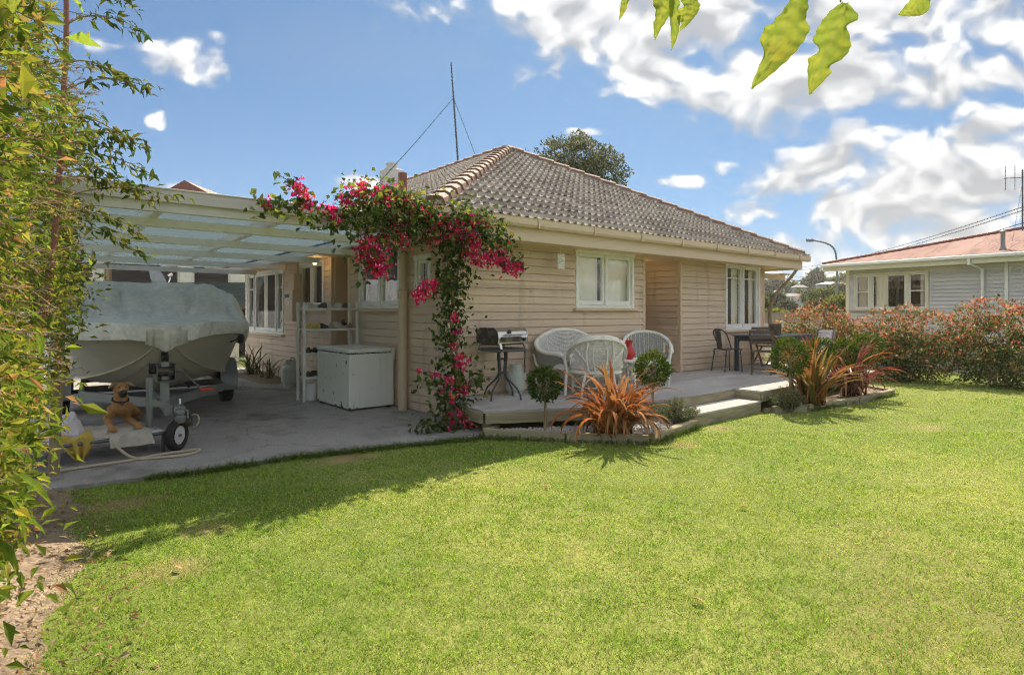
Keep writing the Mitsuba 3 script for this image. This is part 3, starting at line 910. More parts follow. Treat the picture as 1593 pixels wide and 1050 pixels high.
def cover_mesh():
    s = np.linspace(.24, 5.5, 130); q = np.linspace(-1, 1, 141)
    S, Q = np.meshgrid(s, q, indexing='ij')
    from scipy.interpolate import PchipInterpolator as PC
    hb = PC(S_, HB)(np.clip(S, .42, 5.4)) + .045
    hb = np.maximum(hb, .20 + .30 * np.clip((S - .24) / .3, 0, 1) ** .5)
    gz = PC(S_, GZB)(np.clip(S, .42, 5.4)) + .02
    aq = np.abs(Q)
    edge = .72                                   # beyond this the cloth hangs down the side
    top = np.clip(aq / edge, 0, 1)
    crown = PC([.3, .9, 1.4, 1.75, 2.05, 2.35, 3.2, 4.4, 5.5], [0.0, .02, .05, .15, .38, .55, .62, .52, .34])(S)
    shape = np.where(S > 1.8, (1 - top ** 3.2), 1 - top ** 2)
    blend = np.clip((S - 1.2) / .8, 0, 1)
    shape = (1 - blend) * (1 - top ** 1.6) + blend * (1 - top ** 8)
    t = np.sign(Q) * hb * np.where(aq < edge, top, 1 + .02 * np.sin((aq - edge) * 9))
    drop = np.clip((aq - edge) / (1 - edge), 0, 1)
    skirt = PC([.24, .45, .7, 1.0, 1.7, 2.6, 4, 5.5], [.15, .16, .17, .19, .24, .34, .40, .40])(S)
    skirt = skirt + .035 * np.sin(S * 2.9 + (Q > 0) * 1.5)
    z = gz + crown * shape - drop * skirt
    # folds: radiating tension creases on the top, gathers along the skirt
    nz = meshkit.fbm(np.stack([S * 1.3, Q * 3.2, 0 * S], -1), 4, 3) - .5
    ridge = np.abs(meshkit.noise(np.stack([S * .9 + Q * 2.6, Q * 1.4 - S * .5, 0 * S + 2], -1), 5) - .5)
    ridge2 = np.abs(meshkit.noise(np.stack([S * 2.0 - Q * 3.4, Q * 2.3 + S, 0 * S + 4], -1), 8) - .5)
    on = np.clip(crown * 3, 0.12, 1) * (1 - np.clip((aq - .6) / .15, 0, 1))
    ang = Q * 2.6 + .8 * nz
    fold = np.abs(meshkit.noise(np.stack([ang * 1.9 + 4, S * .30, 0 * S], -1), 31) - .5) * 2
    slope_ = np.clip((S - 1.0) / .5, 0, 1) * np.clip((3.2 - S) / .9, 0, 1)
    z = z + on * (.02 * nz - .10 * np.clip(.15 - ridge, 0, 1) - .07 * np.clip(.14 - ridge2, 0, 1)) - on * slope_ * .34 * np.clip(.34 - fold, 0, 1)
    g = drop * (.5 + drop) * .5
    run = S * 1.0 + np.abs(Q) * .25
    gather = np.sin(run * 38 + 3 * meshkit.noise(np.stack([S * 3, Q, 0 * S], -1), 2)) * (.4 + meshkit.noise(np.stack([S * 5, 0 * S, 0 * S], -1), 7))
    t = t + np.sign(Q) * g * .022 * gather
    t = t * (1 - .05 * drop ** 2)
    front = np.clip((.75 - S) / .45, 0, 1)
    P = B0 + S[..., None] * AX + t[..., None] * AS
    P[..., 2] = z
    # hang the nose down over the stem
    n = len(q)
    flap = None
    nose = np.clip((.40 - s) / .16, 0, 1)
    P[..., 2] -= (nose ** 2 * .05)[:, None] * (1 - .35 * aq)
    P -= AX[None, None] * (nose[:, None] * .04 * (aq > .5))[..., None]
    # the front flap hanging over the stem, gathered to a point
    rows = []
    for j in range(6, 0, -1):
        R = P[0].copy(); bottom = P[0][0, 2] - .03 - .11 * (1 - np.abs(q)) ** 2
        R[:, 2] = R[:, 2] + (np.minimum(bottom, R[:, 2]) - R[:, 2]) * j / 6
        R += AX * (.10 * (j / 6) ** 2) + AX[None] * (.012 * np.sin(q * 22) * j / 6)[:, None]
        rows.append(R)
    P = np.vstack([np.array(rows), P])
    k = np.arange(len(P) - 1)[:, None] * n + np.arange(n - 1)
    f = np.stack([k, k + n, k + n + 1, k + 1], -1).reshape(-1, 4)
    return mesh(P.reshape(-1, 3), f)


TARP = thing('boat_cover', 'creased silver grey tarpaulin stretched over the boat', 'boat cover')
part(TARP, 'sheet', cover_mesh(), 'm_tarp', True)
for s, sg_ in ((1.15, -1), (1.15, 1), (2.3, 1), (3.3, 1)):
    hb = np.interp(s, S_, HB)
    part(TARP, 'tie_strap', tube([bl(s, sg_ * (hb + .06), 1.19), bl(s + .03, sg_ * (hb - .02), 1.13), bl(s + .05, sg_ * (hb - .10), 1.09)], .012, 6), 'm_black')

TR = thing('boat_trailer', 'galvanised boat trailer with an upright winch post and jockey wheel', 'trailer')
part(TR, 'drawbar', beam(bl(-.02, 0, .42), bl(2.0, 0, .42), .08, .10, c=.006), 'm_galv')
for sg_ in (-1, 1):
    part(TR, 'chassis_rail', cat([beam(bl(.75, sg_ * .04, .41), bl(1.9, sg_ * .82, .43), .06, .11, c=.005), beam(bl(1.9, sg_ * .82, .43), bl(5.2, sg_ * .86, .43), .06, .11, c=.005)]), 'm_galv')
for s in (1.9, 3.0, 4.2, 5.1):
    part(TR, 'cross_member', beam(bl(s, -.85, .40), bl(s, .85, .40), .05, .06, c=.004), 'm_galvdark')
for s, sg_ in ((2.2, -1), (2.2, 1), (3.2, -1), (3.2, 1), (4.4, -1), (4.4, 1)):
    part(TR, 'roller', cat([tube([bl(s - .2, sg_ * .42, .50), bl(s + .2, sg_ * .42, .50)], .05, 10), beam(bl(s, sg_ * .42, .41), bl(s, sg_ * .42, .5), .03, .03, up=(0, 1, 0))]), 'm_black', 40)
part(TR, 'winch_post', cat([beam(bl(.50, 0, .44), bl(.52, 0, .92), .085, .085, up=(0, 1, 0), c=.006), beam(bl(.50, 0, .44), bl(.95, 0, .44), .08, .08, c=.005)]), 'm_galv', label='upright galvanised winch post at the bow')
WN = part(TR, 'winch', cat([move(cbox(-.10, -.085, -.09, .09, .70, .90, .004), bl(.46, 0, 0)), move(cbox(.085, .10, -.09, .09, .70, .90, .004), bl(.46, 0, 0)), move(cbox(-.10, .10, -.09, .09, .70, .715, .003), bl(.46, 0, 0)), move(cbox(-.10, .10, .075, .09, .70, .90, .003), bl(.46, 0, 0))]), 'm_galvdark')
part(WN, 'drum', tube([bl(.46, -.085, .81), bl(.46, .085, .81)], .055, 14), 'm_rust', 40)
part(WN, 'bow_stop', cat([tube([bl(.44, -.16, .85), bl(.44, -.10, .85)], .06, 14), tube([bl(.5, -.035, .98), bl(.5, .035, .98)], .055, 14), beam(bl(.5, 0, .88), bl(.5, 0, .98), .04, .03, up=(0, 1, 0))]), 'm_rubber', 40)
part(WN, 'crank', cat([tube([bl(.44, .10, .80), bl(.44, .17, .80), bl(.40, .19, .78), bl(.36, .36, .60)], .010, 6), ]), 'm_galvdark', 40)
part(WN, 'crank_grip', tube([bl(.36, .35, .585), bl(.36, .48, .585)], .018, 10), 'm_redplastic', 40, label='red winch handle grip')
JW = part(TR, 'jockey_stand', cat([tube([bl(.12, -.17, .18), bl(.12, -.17, .78)], .036, 12), beam(bl(.12, -.17, .52), bl(.12, 0, .46), .05, .06), beam(bl(.12, -.17, .0), bl(.12, -.17, .30), .05, .05, up=(0, 1, 0), c=.004)]), 'm_galv', 40)
wheel_c = bl(-.10, .07, .165)


def tyre(c, axis, R, w, n=28):
    prof = [(R * .60, -w * .42), (R * .78, -w * .5), (R * .93, -w * .46), (R, -w * .28), (R, w * .28), (R * .93, w * .46), (R * .78, w * .5), (R * .60, w * .42), (R * .60, -w * .42)]
    m = lathe(prof, n); m.invert()
    return orient(m, c, axis)


def orient(m, c, axis):
    axis = nrm(np.asarray(axis, float)); ref = np.array([0, 0, 1.0]) if abs(axis[2]) < .9 else np.array([1.0, 0, 0])
    s = nrm(np.cross(ref, axis)); u = np.cross(axis, s)
    m = m.copy(); m.vertices = np.asarray(m.vertices) @ np.array([s, u, axis]) + np.asarray(c)
    return m


wa = nrm(AS * .80 - AX * .60)
JWH = part(TR, 'jockey_wheel', orient(lathe([(.001, -.02), (.06, -.035), (.105, -.03), (.105, .03), (.06, .035), (.001, .02)][::-1], 20), wheel_c, wa), 'm_greywhite', 30)
part(JWH, 'tyre', tyre(wheel_c, wa, .165, .085), 'm_rubber', 50)
part(JWH, 'fork', cat([beam(wheel_c - wa * .055, bl(.10, -.15, .24), .05, .012, up=wa), tube([wheel_c - wa * .07, wheel_c + wa * .05], .014, 8)]), 'm_galv')
cpm = np.block([[np.array([AS, AX, [0, 0, 1]]).T, bl(.02, .10, 0)[:, None]], [np.zeros((1, 3)), np.ones((1, 1))]])
CPL = part(TR, 'coupling', cat([cbox(-.055, .055, -.10, .08, .36, .47, .012), cbox(-.045, .045, -.20, -.10, .38, .45, .02), lathe([(.001, .30), (.035, .30), (.052, .33), (.052, .37), (.03, .39)], 14, (0, -.17, 0)), cbox(.055, .085, -.14, .0, .33, .43, .008)]).apply_transform(cpm), 'm_galv', 40, label='worn shiny tow coupling')
part(CPL, 'lever', tube([[-.0, .02, .47], [-.0, -.03, .53], [-.0, -.12, .55], [0, -.14, .50]], .011, 6).apply_transform(cpm), 'm_steel', 40)
part(CPL, 'brake_unit', cat([cbox(.01, .13, -.08, .06, .24, .36, .02), tube([[.07, -.09, .30], [.07, -.13, .30]], .03, 10)]).apply_transform(cpm), 'm_rust')
part(TR, 'safety_chain', cat([tube([bl(-.02 + .012 * math.cos(a), .02 + (.0 if k % 2 else .012) * math.sin(a) * 1.5, .33 - k * .032 + .020 * math.sin(a)) for a in np.linspace(0, 2 * PI, 9)], .005, 5) for k in range(6)]), 'm_galv', 40)
part(TR, 'shackle', tube([bl(-.02, -.02, .10), bl(-.02, -.03, .16), bl(-.02, .02, .17), bl(-.02, .05, .16), bl(-.02, .045, .10), bl(-.02, -.02, .10)], .009, 6), 'm_steel', 40)
part(TR, 'brake_cable', tube(spline([bl(.05, .22, .34), bl(.0, .29, .33), bl(-.02, .28, .25), bl(.05, .2, .20), bl(.2, .1, .30)], 20), .008, 6), 'm_rope', 40)
for sg_ in (-1, 1):
    c = bl(3.5, sg_ * 1.10, .31)
    W = part(TR, 'wheel', orient(lathe([(.001, -.05), (.10, -.06), (.19, -.04), (.19, .06), (.12, .03), (.001, .05)][::-1], 22), c, AS * sg_), 'm_galv', 30)
    part(W, 'tyre', tyre(c, AS * sg_, .31, .19), 'm_rubber', 50)
    an = np.linspace(-.25, PI + .25, 16); R = .40
    arc = [(R * math.cos(a), R * math.sin(a)) for a in an]
    v = [bl(3.5 + x, sg_ * (1.10 + d), .33 + y) for d in (-.13, .13) for x, y in arc]
    n = len(arc)
    f = [[i, i + 1, n + i + 1, n + i] for i in range(n - 1)]
    side = [bl(3.5, sg_ * 1.23, .36)] + [bl(3.5 + x, sg_ * 1.231, .33 + y) for x, y in arc]
    part(TR, 'mudguard', cat([mesh(v, f), mesh(side, [[0, i, i + 1] for i in range(1, n)])]), 'm_galv', 30)
    part(TR, 'tail_light', move(cbox(-.08, .08, -.02, .02, .40, .50, .008), bl(5.3, sg_ * .8, 0)), 'm_redplastic')
part(TR, 'axle', tube([bl(3.5, -1.05, .31), bl(3.5, 1.05, .31)], .03, 8), 'm_galvdark', 40)

# ------------------------------------------------------------------ dog bed, blankets, dog, rope
BED = thing('dog_bed', 'low raised dog bed on metal legs under the trailer drawbar', 'dog bed')
part(BED, 'mat', move(cbox(-.62, .62, -.42, .42, .195, .225, .012), (-4.08, .66, 0), rz=.12), 'm_greywhite')
for sx in (-1, 1):
    for sy in (-1, 1):
        part(BED, 'leg', move(tube([[sx * .60, sy * .40, 0], [sx * .60, sy * .40, .21]], .018, 8), (-4.08, .66, 0), rz=.12), 'm_galvdark', 40)
part(BED, 'frame', move(tube([[-.62, -.42, .205], [.62, -.42, .205], [.62, .42, .205], [-.62, .42, .205]], .018, 8, closed=True), (-4.08, .66, 0), rz=.12), 'm_galvdark')


def rumple(x0, x1, y0, y1, z, h, seed, edge_drop=0.0, n=50):
    xs, ys = np.linspace(0, 1, n), np.linspace(0, 1, n)
    X, Y = np.meshgrid(xs, ys)
    P = np.stack([X * 5, Y * 5, 0 * X], -1)
    w = meshkit.fbm(P, 3, seed); r = np.abs(meshkit.noise(P * .9 + 3, seed + 5) - .5) * 2
    Z = z + h * (.25 + .55 * w + .45 * (1 - r) ** 3)
    ed = np.minimum(np.minimum(X, 1 - X), np.minimum(Y, 1 - Y))
    Z = np.where(ed < .12, z + (Z - z) * np.clip(ed / .12, .05, 1), Z)
    Z = Z - edge_drop * np.clip((.22 - Y) / .22, 0, 1) ** 1.3
    wx = (meshkit.fbm(P * .7, 2, seed + 9) - .5) * .28
    wy = (meshkit.fbm(P * .7 + 5, 2, seed + 10) - .5) * .28
    v = np.stack([x0 + (X + wx) * (x1 - x0), y0 + (Y + wy) * (y1 - y0), Z], -1).reshape(-1, 3)
    k = np.arange(n - 1)[:, None] * n + np.arange(n - 1)
    return mesh(v, np.stack([k, k + 1, k + n + 1, k + n], -1).reshape(-1, 4))


solid('blanket', 'rumpled grey blanket spread on the dog bed beneath the dog', 'blanket', rumple(-4.25, -3.54, .30, 1.02, .228, .055, 5), 'm_cloth', True)
solid('blanket', 'pale folded blanket hanging off the front of the dog bed by the paw', 'blanket', rumple(-3.92, -3.52, .18, .62, .230, .03, 15, .10), 'm_cloth', True)
solid('cushion', 'bluish grey cushion at the hedge end of the dog bed', 'cushion', rumple(-4.6, -4.1, .42, .95, .228, .20, 25), 'm_stripe', True)
def drape():
    U, V = np.meshgrid(np.linspace(0, 1, 26), np.linspace(0, 1, 22))
    hang = np.clip((V - .35) / .65, 0, 1)
    half = .14 * (1 - .72 * hang ** 1.4)
    x = -4.19 + (U - .5) * 2 * half + .03 * hang
    y = .52 - .30 * np.clip(V / .35, 0, 1) - .03 * np.sin(U * 17 + 2 * V) * (.3 + hang) - .02 * hang
    z = .262 + .02 * np.sin(U * 9 + V * 5) * (1 - hang) - .215 * hang * (1 - .12 * np.abs(U - .45))
    k = np.arange(21)[:, None] * 26 + np.arange(25)
    return mesh(np.stack([x, y, z], -1).reshape(-1, 3), np.stack([k, k + 1, k + 27, k + 26], -1).reshape(-1, 4))


solid('yellow_cloth', 'mustard yellow cloth hanging off the corner of the dog bed', 'cloth', drape(), 'm_ochre', True)


def skin(bones, n_len=.02, it=8):
    """one body: hulls of sphere pairs joined, refined and smoothed"""
    import manifold3d as m3
    parts_ = []
    for (a, ra), (b, rb) in bones:
        A = m3.Manifold.sphere(ra, 20).translate(list(map(float, a))); B = m3.Manifold.sphere(rb, 20).translate(list(map(float, b)))
        parts_.append(m3.Manifold.batch_hull([A, B]))
    M = m3.Manifold.batch_boolean(parts_, m3.OpType.Add).refine_to_length(n_len)
    q = M.to_mesh()
    m = trimesh.Trimesh(q.vert_properties[:, :3], q.tri_verts, process=True)
    trimesh.smoothing.filter_taubin(m, lamb=.5, nu=.53, iterations=it)
    return m


def make_dog():
    """lying on its chest and one hip, head up; local: +x to the dog's own left, -y towards the viewer"""
    J = dict(hip=(.16, .56, .17), waist=(.11, .38, .185), chest=(.02, .12, .23), fore=(0, .0, .27), neck=(-.005, -.04, .40), poll=(-.01, -.05, .515), brow=(-.01, -.105, .53), muz=(-.015, -.205, .475), nose=(-.015, -.25, .468))
    B = []
    b = lambda p, ra, q, rb: B.append(((J.get(p, p), ra), (J.get(q, q), rb)))
    b('hip', .11, 'waist', .095); b('waist', .095, 'chest', .115); b('chest', .115, 'fore', .105); b('fore', .105, 'neck', .078); b('neck', .078, 'poll', .076)
    b('poll', .080, 'brow', .072); b('brow', .056, 'muz', .044); b('muz', .046, 'nose', .038)
    B.append((((.035, -.08, .515), .048), ((-.055, -.08, .515), .048)))
    for sx, ex, px, py in ((-1, -.13, -.17, -.36), (1, .10, .12, -.33)):
        sh = (sx * .085, .02, .23); el = (ex * .95, .10, .08); wr = ((ex + px) / 2, -.14, .055); pw = (px, py, .045); toe = (px, py - .065, .04)
        B += [((sh, .068), (el, .046)), ((el, .042), (wr, .034)), ((wr, .034), (pw, .032)), ((pw, .038), (toe, .036))]
        for k in (-1, 0, 1):
            B.append((((px + k * .022, py - .05, .038), .019), ((px + k * .025, py - .10, .026), .016)))
    for sx in (-1, 1):
        B += [(((.12 + sx * .08, .50, .16), .09), ((.10 + sx * .15, .30, .13), .062)), (((.10 + sx * .15, .30, .12), .048), ((.10 + sx * .17, .50, .06), .034)), (((.10 + sx * .17, .50, .05), .032), ((.10 + sx * .18, .28, .035), .03)), (((.10 + sx * .18, .28, .035), .033), ((.10 + sx * .185, .21, .03), .03))]
    B += [(((.18, .64, .14), .03), ((.34, .70, .05), .02)), (((.34, .70, .05), .02), ((.46, .56, .035), .012))]
    return skin(B, .018, 6)


DL = dict(loc=(-3.78, .70, .262), rz=.10, s=.80)
DOG = thing('dog', 'tan dog with a dark muzzle lying with its head up on the dog bed', 'dog')
part(DOG, 'body', move(make_dog(), **DL), 'm_fur', True)
mz = skin([(((-.015, -.185, .472), .050), ((-.015, -.25, .470), .041)), (((-.015, -.17, .445), .040), ((-.015, -.24, .440), .033))], .014, 3)
part(DOG, 'muzzle', move(mz, **DL), 'm_muzzle', True, label='dark muzzle and mouth')
part(DOG, 'nose', move(move(trimesh.creation.icosphere(2, .021), (-.015, -.292, .482)), **DL), 'm_eye', True)
for sx in (-1, 1):
    part(DOG, 'eye', move(move(trimesh.creation.icosphere(2, .0125), (-.01 + sx * .036, -.158, .545)), **DL), 'm_eye', True)
    base = np.array([-.01 + sx * .055, -.045, .575])
    v = np.array([base + [sx * -.028, -.012, .012], base + [sx * .035, .01, -.018], base + [sx * .040, -.05, .030], base + [sx * .085, -.045, -.004], base + [sx * .098, -.078, -.040], base + [sx * .02, .02, .02]])
    em = trimesh.convex.convex_hull(np.vstack([v, v + [0, .014, -.004]]))
    part(DOG, 'ear', move(em, **DL), 'm_trimdark', 40)
cl = tube([[-.005 + .094 * math.cos(a), -.022 + .092 * math.sin(a), .365 + .03 * math.sin(a)] for a in np.linspace(0, 2 * PI, 24)[:-1]], .013, 6, closed=True)
part(DOG, 'collar', move(cl, **DL), 'm_black', True)
part(DOG, 'collar_tag', move(move(trimesh.creation.icosphere(1, .02), (-.005, -.125, .315)), **DL), 'm_blue', True)
solid('rope', 'loose pale rope trailing from the dog bed over the concrete', 'rope',
      tube(spline([[-3.93, .30, .24], [-3.88, .20, .16], [-3.72, .10, .02], [-3.55, .00, .016], [-3.35, -.05, .016], [-3.17, .03, .016], [-3.13, .12, .016], [-3.25, .14, .016], [-3.5, .12, .02], [-3.8, .05, .016], [-4.1, .04, .016], [-4.4, .00, .016], [-4.7, -.03, .016]], 90), .015, 7), 'm_rope', True)

# ------------------------------------------------------------------ freezer, shoe rack, gas bottle
FZ = thing('chest_freezer', 'old white chest freezer with rusty bottom edges against the carport wall', 'freezer')
part(FZ, 'cabinet', cbox(-.82, -.07, 1.42, 2.66, .03, .855, .012), 'm_freezer')
part(FZ, 'seal', cbox(-.80, -.09, 1.44, 2.64, .853, .875, .004), 'm_black')
part(FZ, 'lid', cbox(-.835, -.11, 1.41, 2.67, .872, .935, .018), 'm_freezer')
part(FZ, 'hinge_cover', cbox(-.11, -.06, 1.405, 2.67, .74, .93, .008), 'm_freezer')
part(FZ, 'badge', orient(lathe([(.001, .006), (.03, .005), (.035, 0)][::-1], 16), (-.822, 2.42, .70), (-1, 0, 0)), 'm_white_plain')
part(FZ, 'lock', cbox(-.828, -.818, 1.52, 1.54, .70, .76, .003), 'm_black')
for x, y in ((-.76, 1.48), (-.14, 1.48), (-.76, 2.6), (-.14, 2.6)):
    part(FZ, 'foot', cbox(x - .03, x + .03, y - .03, y + .03, 0, .035, .004), 'm_rust')
RK = thing('shoe_rack', 'tall white slatted timber rack of old shoes behind the freezer', 'rack')
for x in (-1.0, -.06):
    for y in (2.76, 3.04):
        part(RK, 'post', cbox(x - .022, x + .022, y - .016, y + .016, 0, 1.66, .003), 'm_white')
for z in (.40, .80, 1.20, 1.55):
    part(RK, 'shelf', cat([cbox(-1.03, -.03, 2.745, 2.765, z - .02, z + .012, .003), cbox(-1.03, -.03, 3.035, 3.055, z - .02, z + .012, .003)] + [cbox(-1.02, -.04, y, y + .06, z, z + .014, .003) for y in (2.775, 2.85, 2.93)]), 'm_white')


def shoe(L=.27, h=.09):
    s = np.linspace(0, 1, 13)
    w = np.interp(s, [0, .1, .3, .5, .75, .92, 1], [.022, .032, .032, .028, .044, .036, .008])
    top = np.interp(s, [0, .06, .25, .38, .6, .85, 1], [.8, 1, .9, .95, .62, .42, .15]) * h
    v = []
    n = 12
    for si, wi, ti in zip(s, w, top):
        for a in np.arange(n) * 2 * PI / n:
            v.append([(si - .5) * L, wi * math.cos(a) * (1 if math.sin(a) < 0 else .8), max(0.0, ti * .5 + ti * .5 * math.sin(a)) if math.sin(a) > -.4 else 0.0])
    f = [[i * n + j, i * n + (j + 1) % n, (i + 1) * n + (j + 1) % n, (i + 1) * n + j] for i in range(12) for j in range(n)]
    m = mesh(v, f)
    c = len(m.vertices)
    vv = np.vstack([m.vertices, [[-.5 * L, 0, .03], [.5 * L, 0, .01]]])
    ff = np.vstack([m.faces, [[c, j, (j + 1) % n] for j in range(n)], [[c + 1, 12 * n + (j + 1) % n, 12 * n + j] for j in range(n)]])
    return trimesh.Trimesh(vv, ff, process=False)


SH = [('m_shoe_white', 'white', -.80, 1.565, .4), ('m_darkgrey', 'dark grey', -.66, 1.565, 1.9), ('m_stripe', 'greyish', -.50, 1.565, 1.2), ('m_shoe_white', 'white', -.38, 1.565, 1.7), ('m_brownwood', 'brown', -.24, 1.565, 1.4),
      ('m_shoe_yellow', 'yellow', -.88, 1.215, 1.5), ('m_shoe_yellow', 'yellow', -.74, 1.215, 1.6), ('m_darkgrey', 'dark grey', -.60, 1.215, .3), ('m_cloth', 'pale grey', -.42, 1.215, .6), ('m_shoe_white', 'white', -.32, 1.235, .2), ('m_black', 'black', -.24, 1.265, 1.0), ('m_shoe_tan', 'tan', -.13, 1.215, 1.2),
      ('m_black', 'black', -.90, .815, 1.5), ('m_black', 'black', -.78, .815, 1.65), ('m_darkgrey', 'dark grey', -.50, .815, .3), ('m_darkgrey', 'dark grey', -.34, .815, .5), ('m_black', 'black', -.88, .415, 1.3), ('m_darkgrey', 'dark grey', -.72, .415, .3)]
SHN = {1.565: 'on the top shelf', 1.215: 'on the second shelf', 1.235: 'on the second shelf', 1.265: 'on the second shelf', .815: 'on the third shelf', .415: 'on the bottom shelf'}
for i, (m_, cn, x, z, a) in enumerate(SH):
    same = [j for j, q in enumerate(SH) if q[1] == cn and SHN[q[3]] == SHN[z]]
    lab = f'{cn} old shoe {SHN[z]} of the rack' + ('' if len(same) == 1 else (', nearer the wall' if i == same[-1] else ', farther from the wall'))
    solid('shoe', lab, 'shoe', move(shoe(.27, .10), (x, 2.90, z), rz=a), m_, 40, 'shoes on the white rack')
solid('paint_pail', 'white paint pail on the concrete under the shoe rack', 'pail', cat([lathe([(.001, .01), (.10, .01), (.115, .27), (.122, .27), (.122, .295), (.108, .295), (.10, .05), (.001, .05)], 22, (-.83, 2.9, 0)), tube([[-.83 + .122 * math.cos(a), 2.9 - .06 * math.sin(a) - .05, .27 - .11 * math.sin(a)] for a in np.linspace(0, PI, 12)], .004, 5)]), 'm_white_plain', 40)


def gas_bottle(name, label, at, s=1.0):
    g = thing(name, label, 'gas bottle')
    part(g, 'tank', move(lathe([(.001, .035), (.10, .04), (.145, .07), (.155, .11), (.155, .30), (.145, .345), (.10, .385), (.04, .40), (.001, .40)], 28), at, s=s), 'm_gas', 40)
    part(g, 'foot_ring', move(lathe([(.11, 0), (.118, 0), (.118, .06), (.11, .06), (.11, 0)], 28), at, s=s), 'm_gas', 40)
    an = np.linspace(.5, 2 * PI - .5, 22)
    sh = mesh([[r * math.cos(a), r * math.sin(a), z] for z in (.375, .475) for r in (.098, .092) for a in an], [[22 * p + i, 22 * p + i + 1, 22 * q + i + 1, 22 * q + i] for p, q in ((0, 2), (1, 3), (2, 3)) for i in range(21)])
    part(g, 'collar', move(sh, at, s=s), 'm_gas', 40)
    part(g, 'valve', move(cat([lathe([(.001, .395), (.02, .395), (.02, .45), (.001, .45)], 12), lathe([(.001, .445), (.032, .447), (.032, .465), (.001, .467)], 12), tube([[0, 0, .43], [.06, 0, .43]], .014, 8)]), at, s=s), 'm_black', 40)
    return g


g1 = gas_bottle('gas_bottle', 'grey gas bottle on the concrete by the meter box pipe', (-.42, 5.05, 0), 1.12)
part(g1, 'hose', tube(spline([[-.42, 5.05, .50], [-.32, 5.25, .56], [-.18, 5.45, .50], [-.06, 5.5, .25], [-.045, 5.5, .12]], 24), .009, 6), 'm_black', True)
# ------------------------------------------------------------------ deck, step, planter timbers
DZ = .28
DK = thing('deck', 'low weathered timber deck along the house front', 'deck')
deck_poly = sg.Polygon([(.04, -.04), (-.14, -.35), (-.24, -1.14), (.61, -1.58), (1.44, -2.0), (4.12, -2.0), (4.12, -2.46), (8.9, -2.46), (9.6, -1.6), (9.6, -.04), (5.57, -.04), (5.57, 1.34), (4.44, 1.34), (4.44, -.04)])
y = -2.455; k = 0
while y < 1.34:
    strip = sg.box(-1, y, 10, y + .136).intersection(deck_poly)
    for g in getattr(strip, 'geoms', [strip]):
        if g.is_empty or g.area < .01: continue
        x0, _, x1, _ = g.bounds
        cut = x0 + (x1 - x0) * (.3 + .4 * ((k * 5) % 7) / 7)
        for a, b in (((x0 - .1, cut), (cut + .003, x1 + .1)) if x1 - x0 > 3.5 else ((x0 - .1, x1 + .1),)):
            m = extrude(g.intersection(sg.box(a, -9, b, 9)), DZ - .03, DZ + .0015 * ((k * 3) % 3 - 1))
            if m: part(DK, 'decking_board', m, 'm_wood')
    y += .142; k += 1


def fascia(a, b, z0, z1, th=.035, gap=0.0):
    a, b = np.array([*a, (z0 + z1) / 2]), np.array([*b, (z0 + z1) / 2])
    return beam(a, b, th, z1 - z0, c=.004)


for a, b in (((-.14, -.37), (-.235, -1.10)), ((-.21, -1.135), (1.42, -1.985)), ((1.45, -1.982), (4.10, -1.982)), ((4.135, -2.0), (4.135, -2.43)), ((4.14, -2.445), (8.9, -2.445))):
    part(DK, 'fascia_board', fascia(a, b, .115, DZ - .032), 'm_sleeper')
for x, yy in ((-.12, -1.05), (.55, -1.45), (1.4, -1.9), (3, -1.9), (5, -2.36), (6.5, -2.36)):
    part(DK, 'post', cbox(x - .045, x + .045, yy - .045, yy + .045, GZ - .1, DZ - .03, .004), 'm_sleeper')
ST = part(DK, 'step', cbox(2.3, 4.10, -2.46, -2.425, GZ - .02, .098, .004), 'm_sleeper', label='timber step down from the deck to the lawn')
for i, (ya, yb) in enumerate(((-2.465, -2.33), (-2.325, -2.185), (-2.18, -2.04))):
    part(ST, 'tread_board', cbox(2.28, 4.10, ya, yb, .10, .132, .004), 'm_wood')
part(ST, 'side_board', cbox(2.3, 2.335, -2.42, -2.03, GZ - .02, .098, .004), 'm_sleeper')
part(DK, 'riser', box(2.3, 4.1, -2.03, -2.005, .13, DZ - .032), 'm_sleeper')

PL = thing('planter_edging', 'grey sleeper edging of the garden bed round the left end of the deck', 'edging')
for a, b in (((-.28, -1.22), (.33, -1.98)), ((.34, -1.995), (.98, -2.70)), ((1.06, -2.70), (2.26, -2.50)), ((-.26, -1.22), (.02, -1.06))):
    part(PL, 'sleeper', beam([*a, .01], [*b, .01], .10, .13, c=.008), 'm_sleeper')
PR = thing('planter_edging', 'low sleeper edging of the garden bed under the long leaved plants right of the step', 'edging')
for a, b in (((4.16, -2.62), (4.70, -2.86)), ((4.72, -2.87), (6.2, -3.05)), ((6.22, -3.06), (7.75, -3.1)), ((7.8, -3.1), (8.2, -2.4))):
    part(PR, 'sleeper', beam([*a, .005], [*b, .005], .10, .12, c=.008), 'm_sleeper')
bedp = sg.Polygon([(-.22, -1.12), (.98, -2.66), (2.28, -2.48), (2.28, -1.95), (1.44, -1.95), (-.2, -1.1)])
bedq = sg.Polygon([(4.14, -2.48), (4.2, -2.6), (4.7, -2.82), (6.2, -3.0), (7.7, -3.06), (8.15, -2.4)])
struct('garden_bed', 'gravelly garden beds along the front of the deck', cat([extrude(bedp, -.1, .03), extrude(bedq, -.1, .02)]), 'm_dirt')


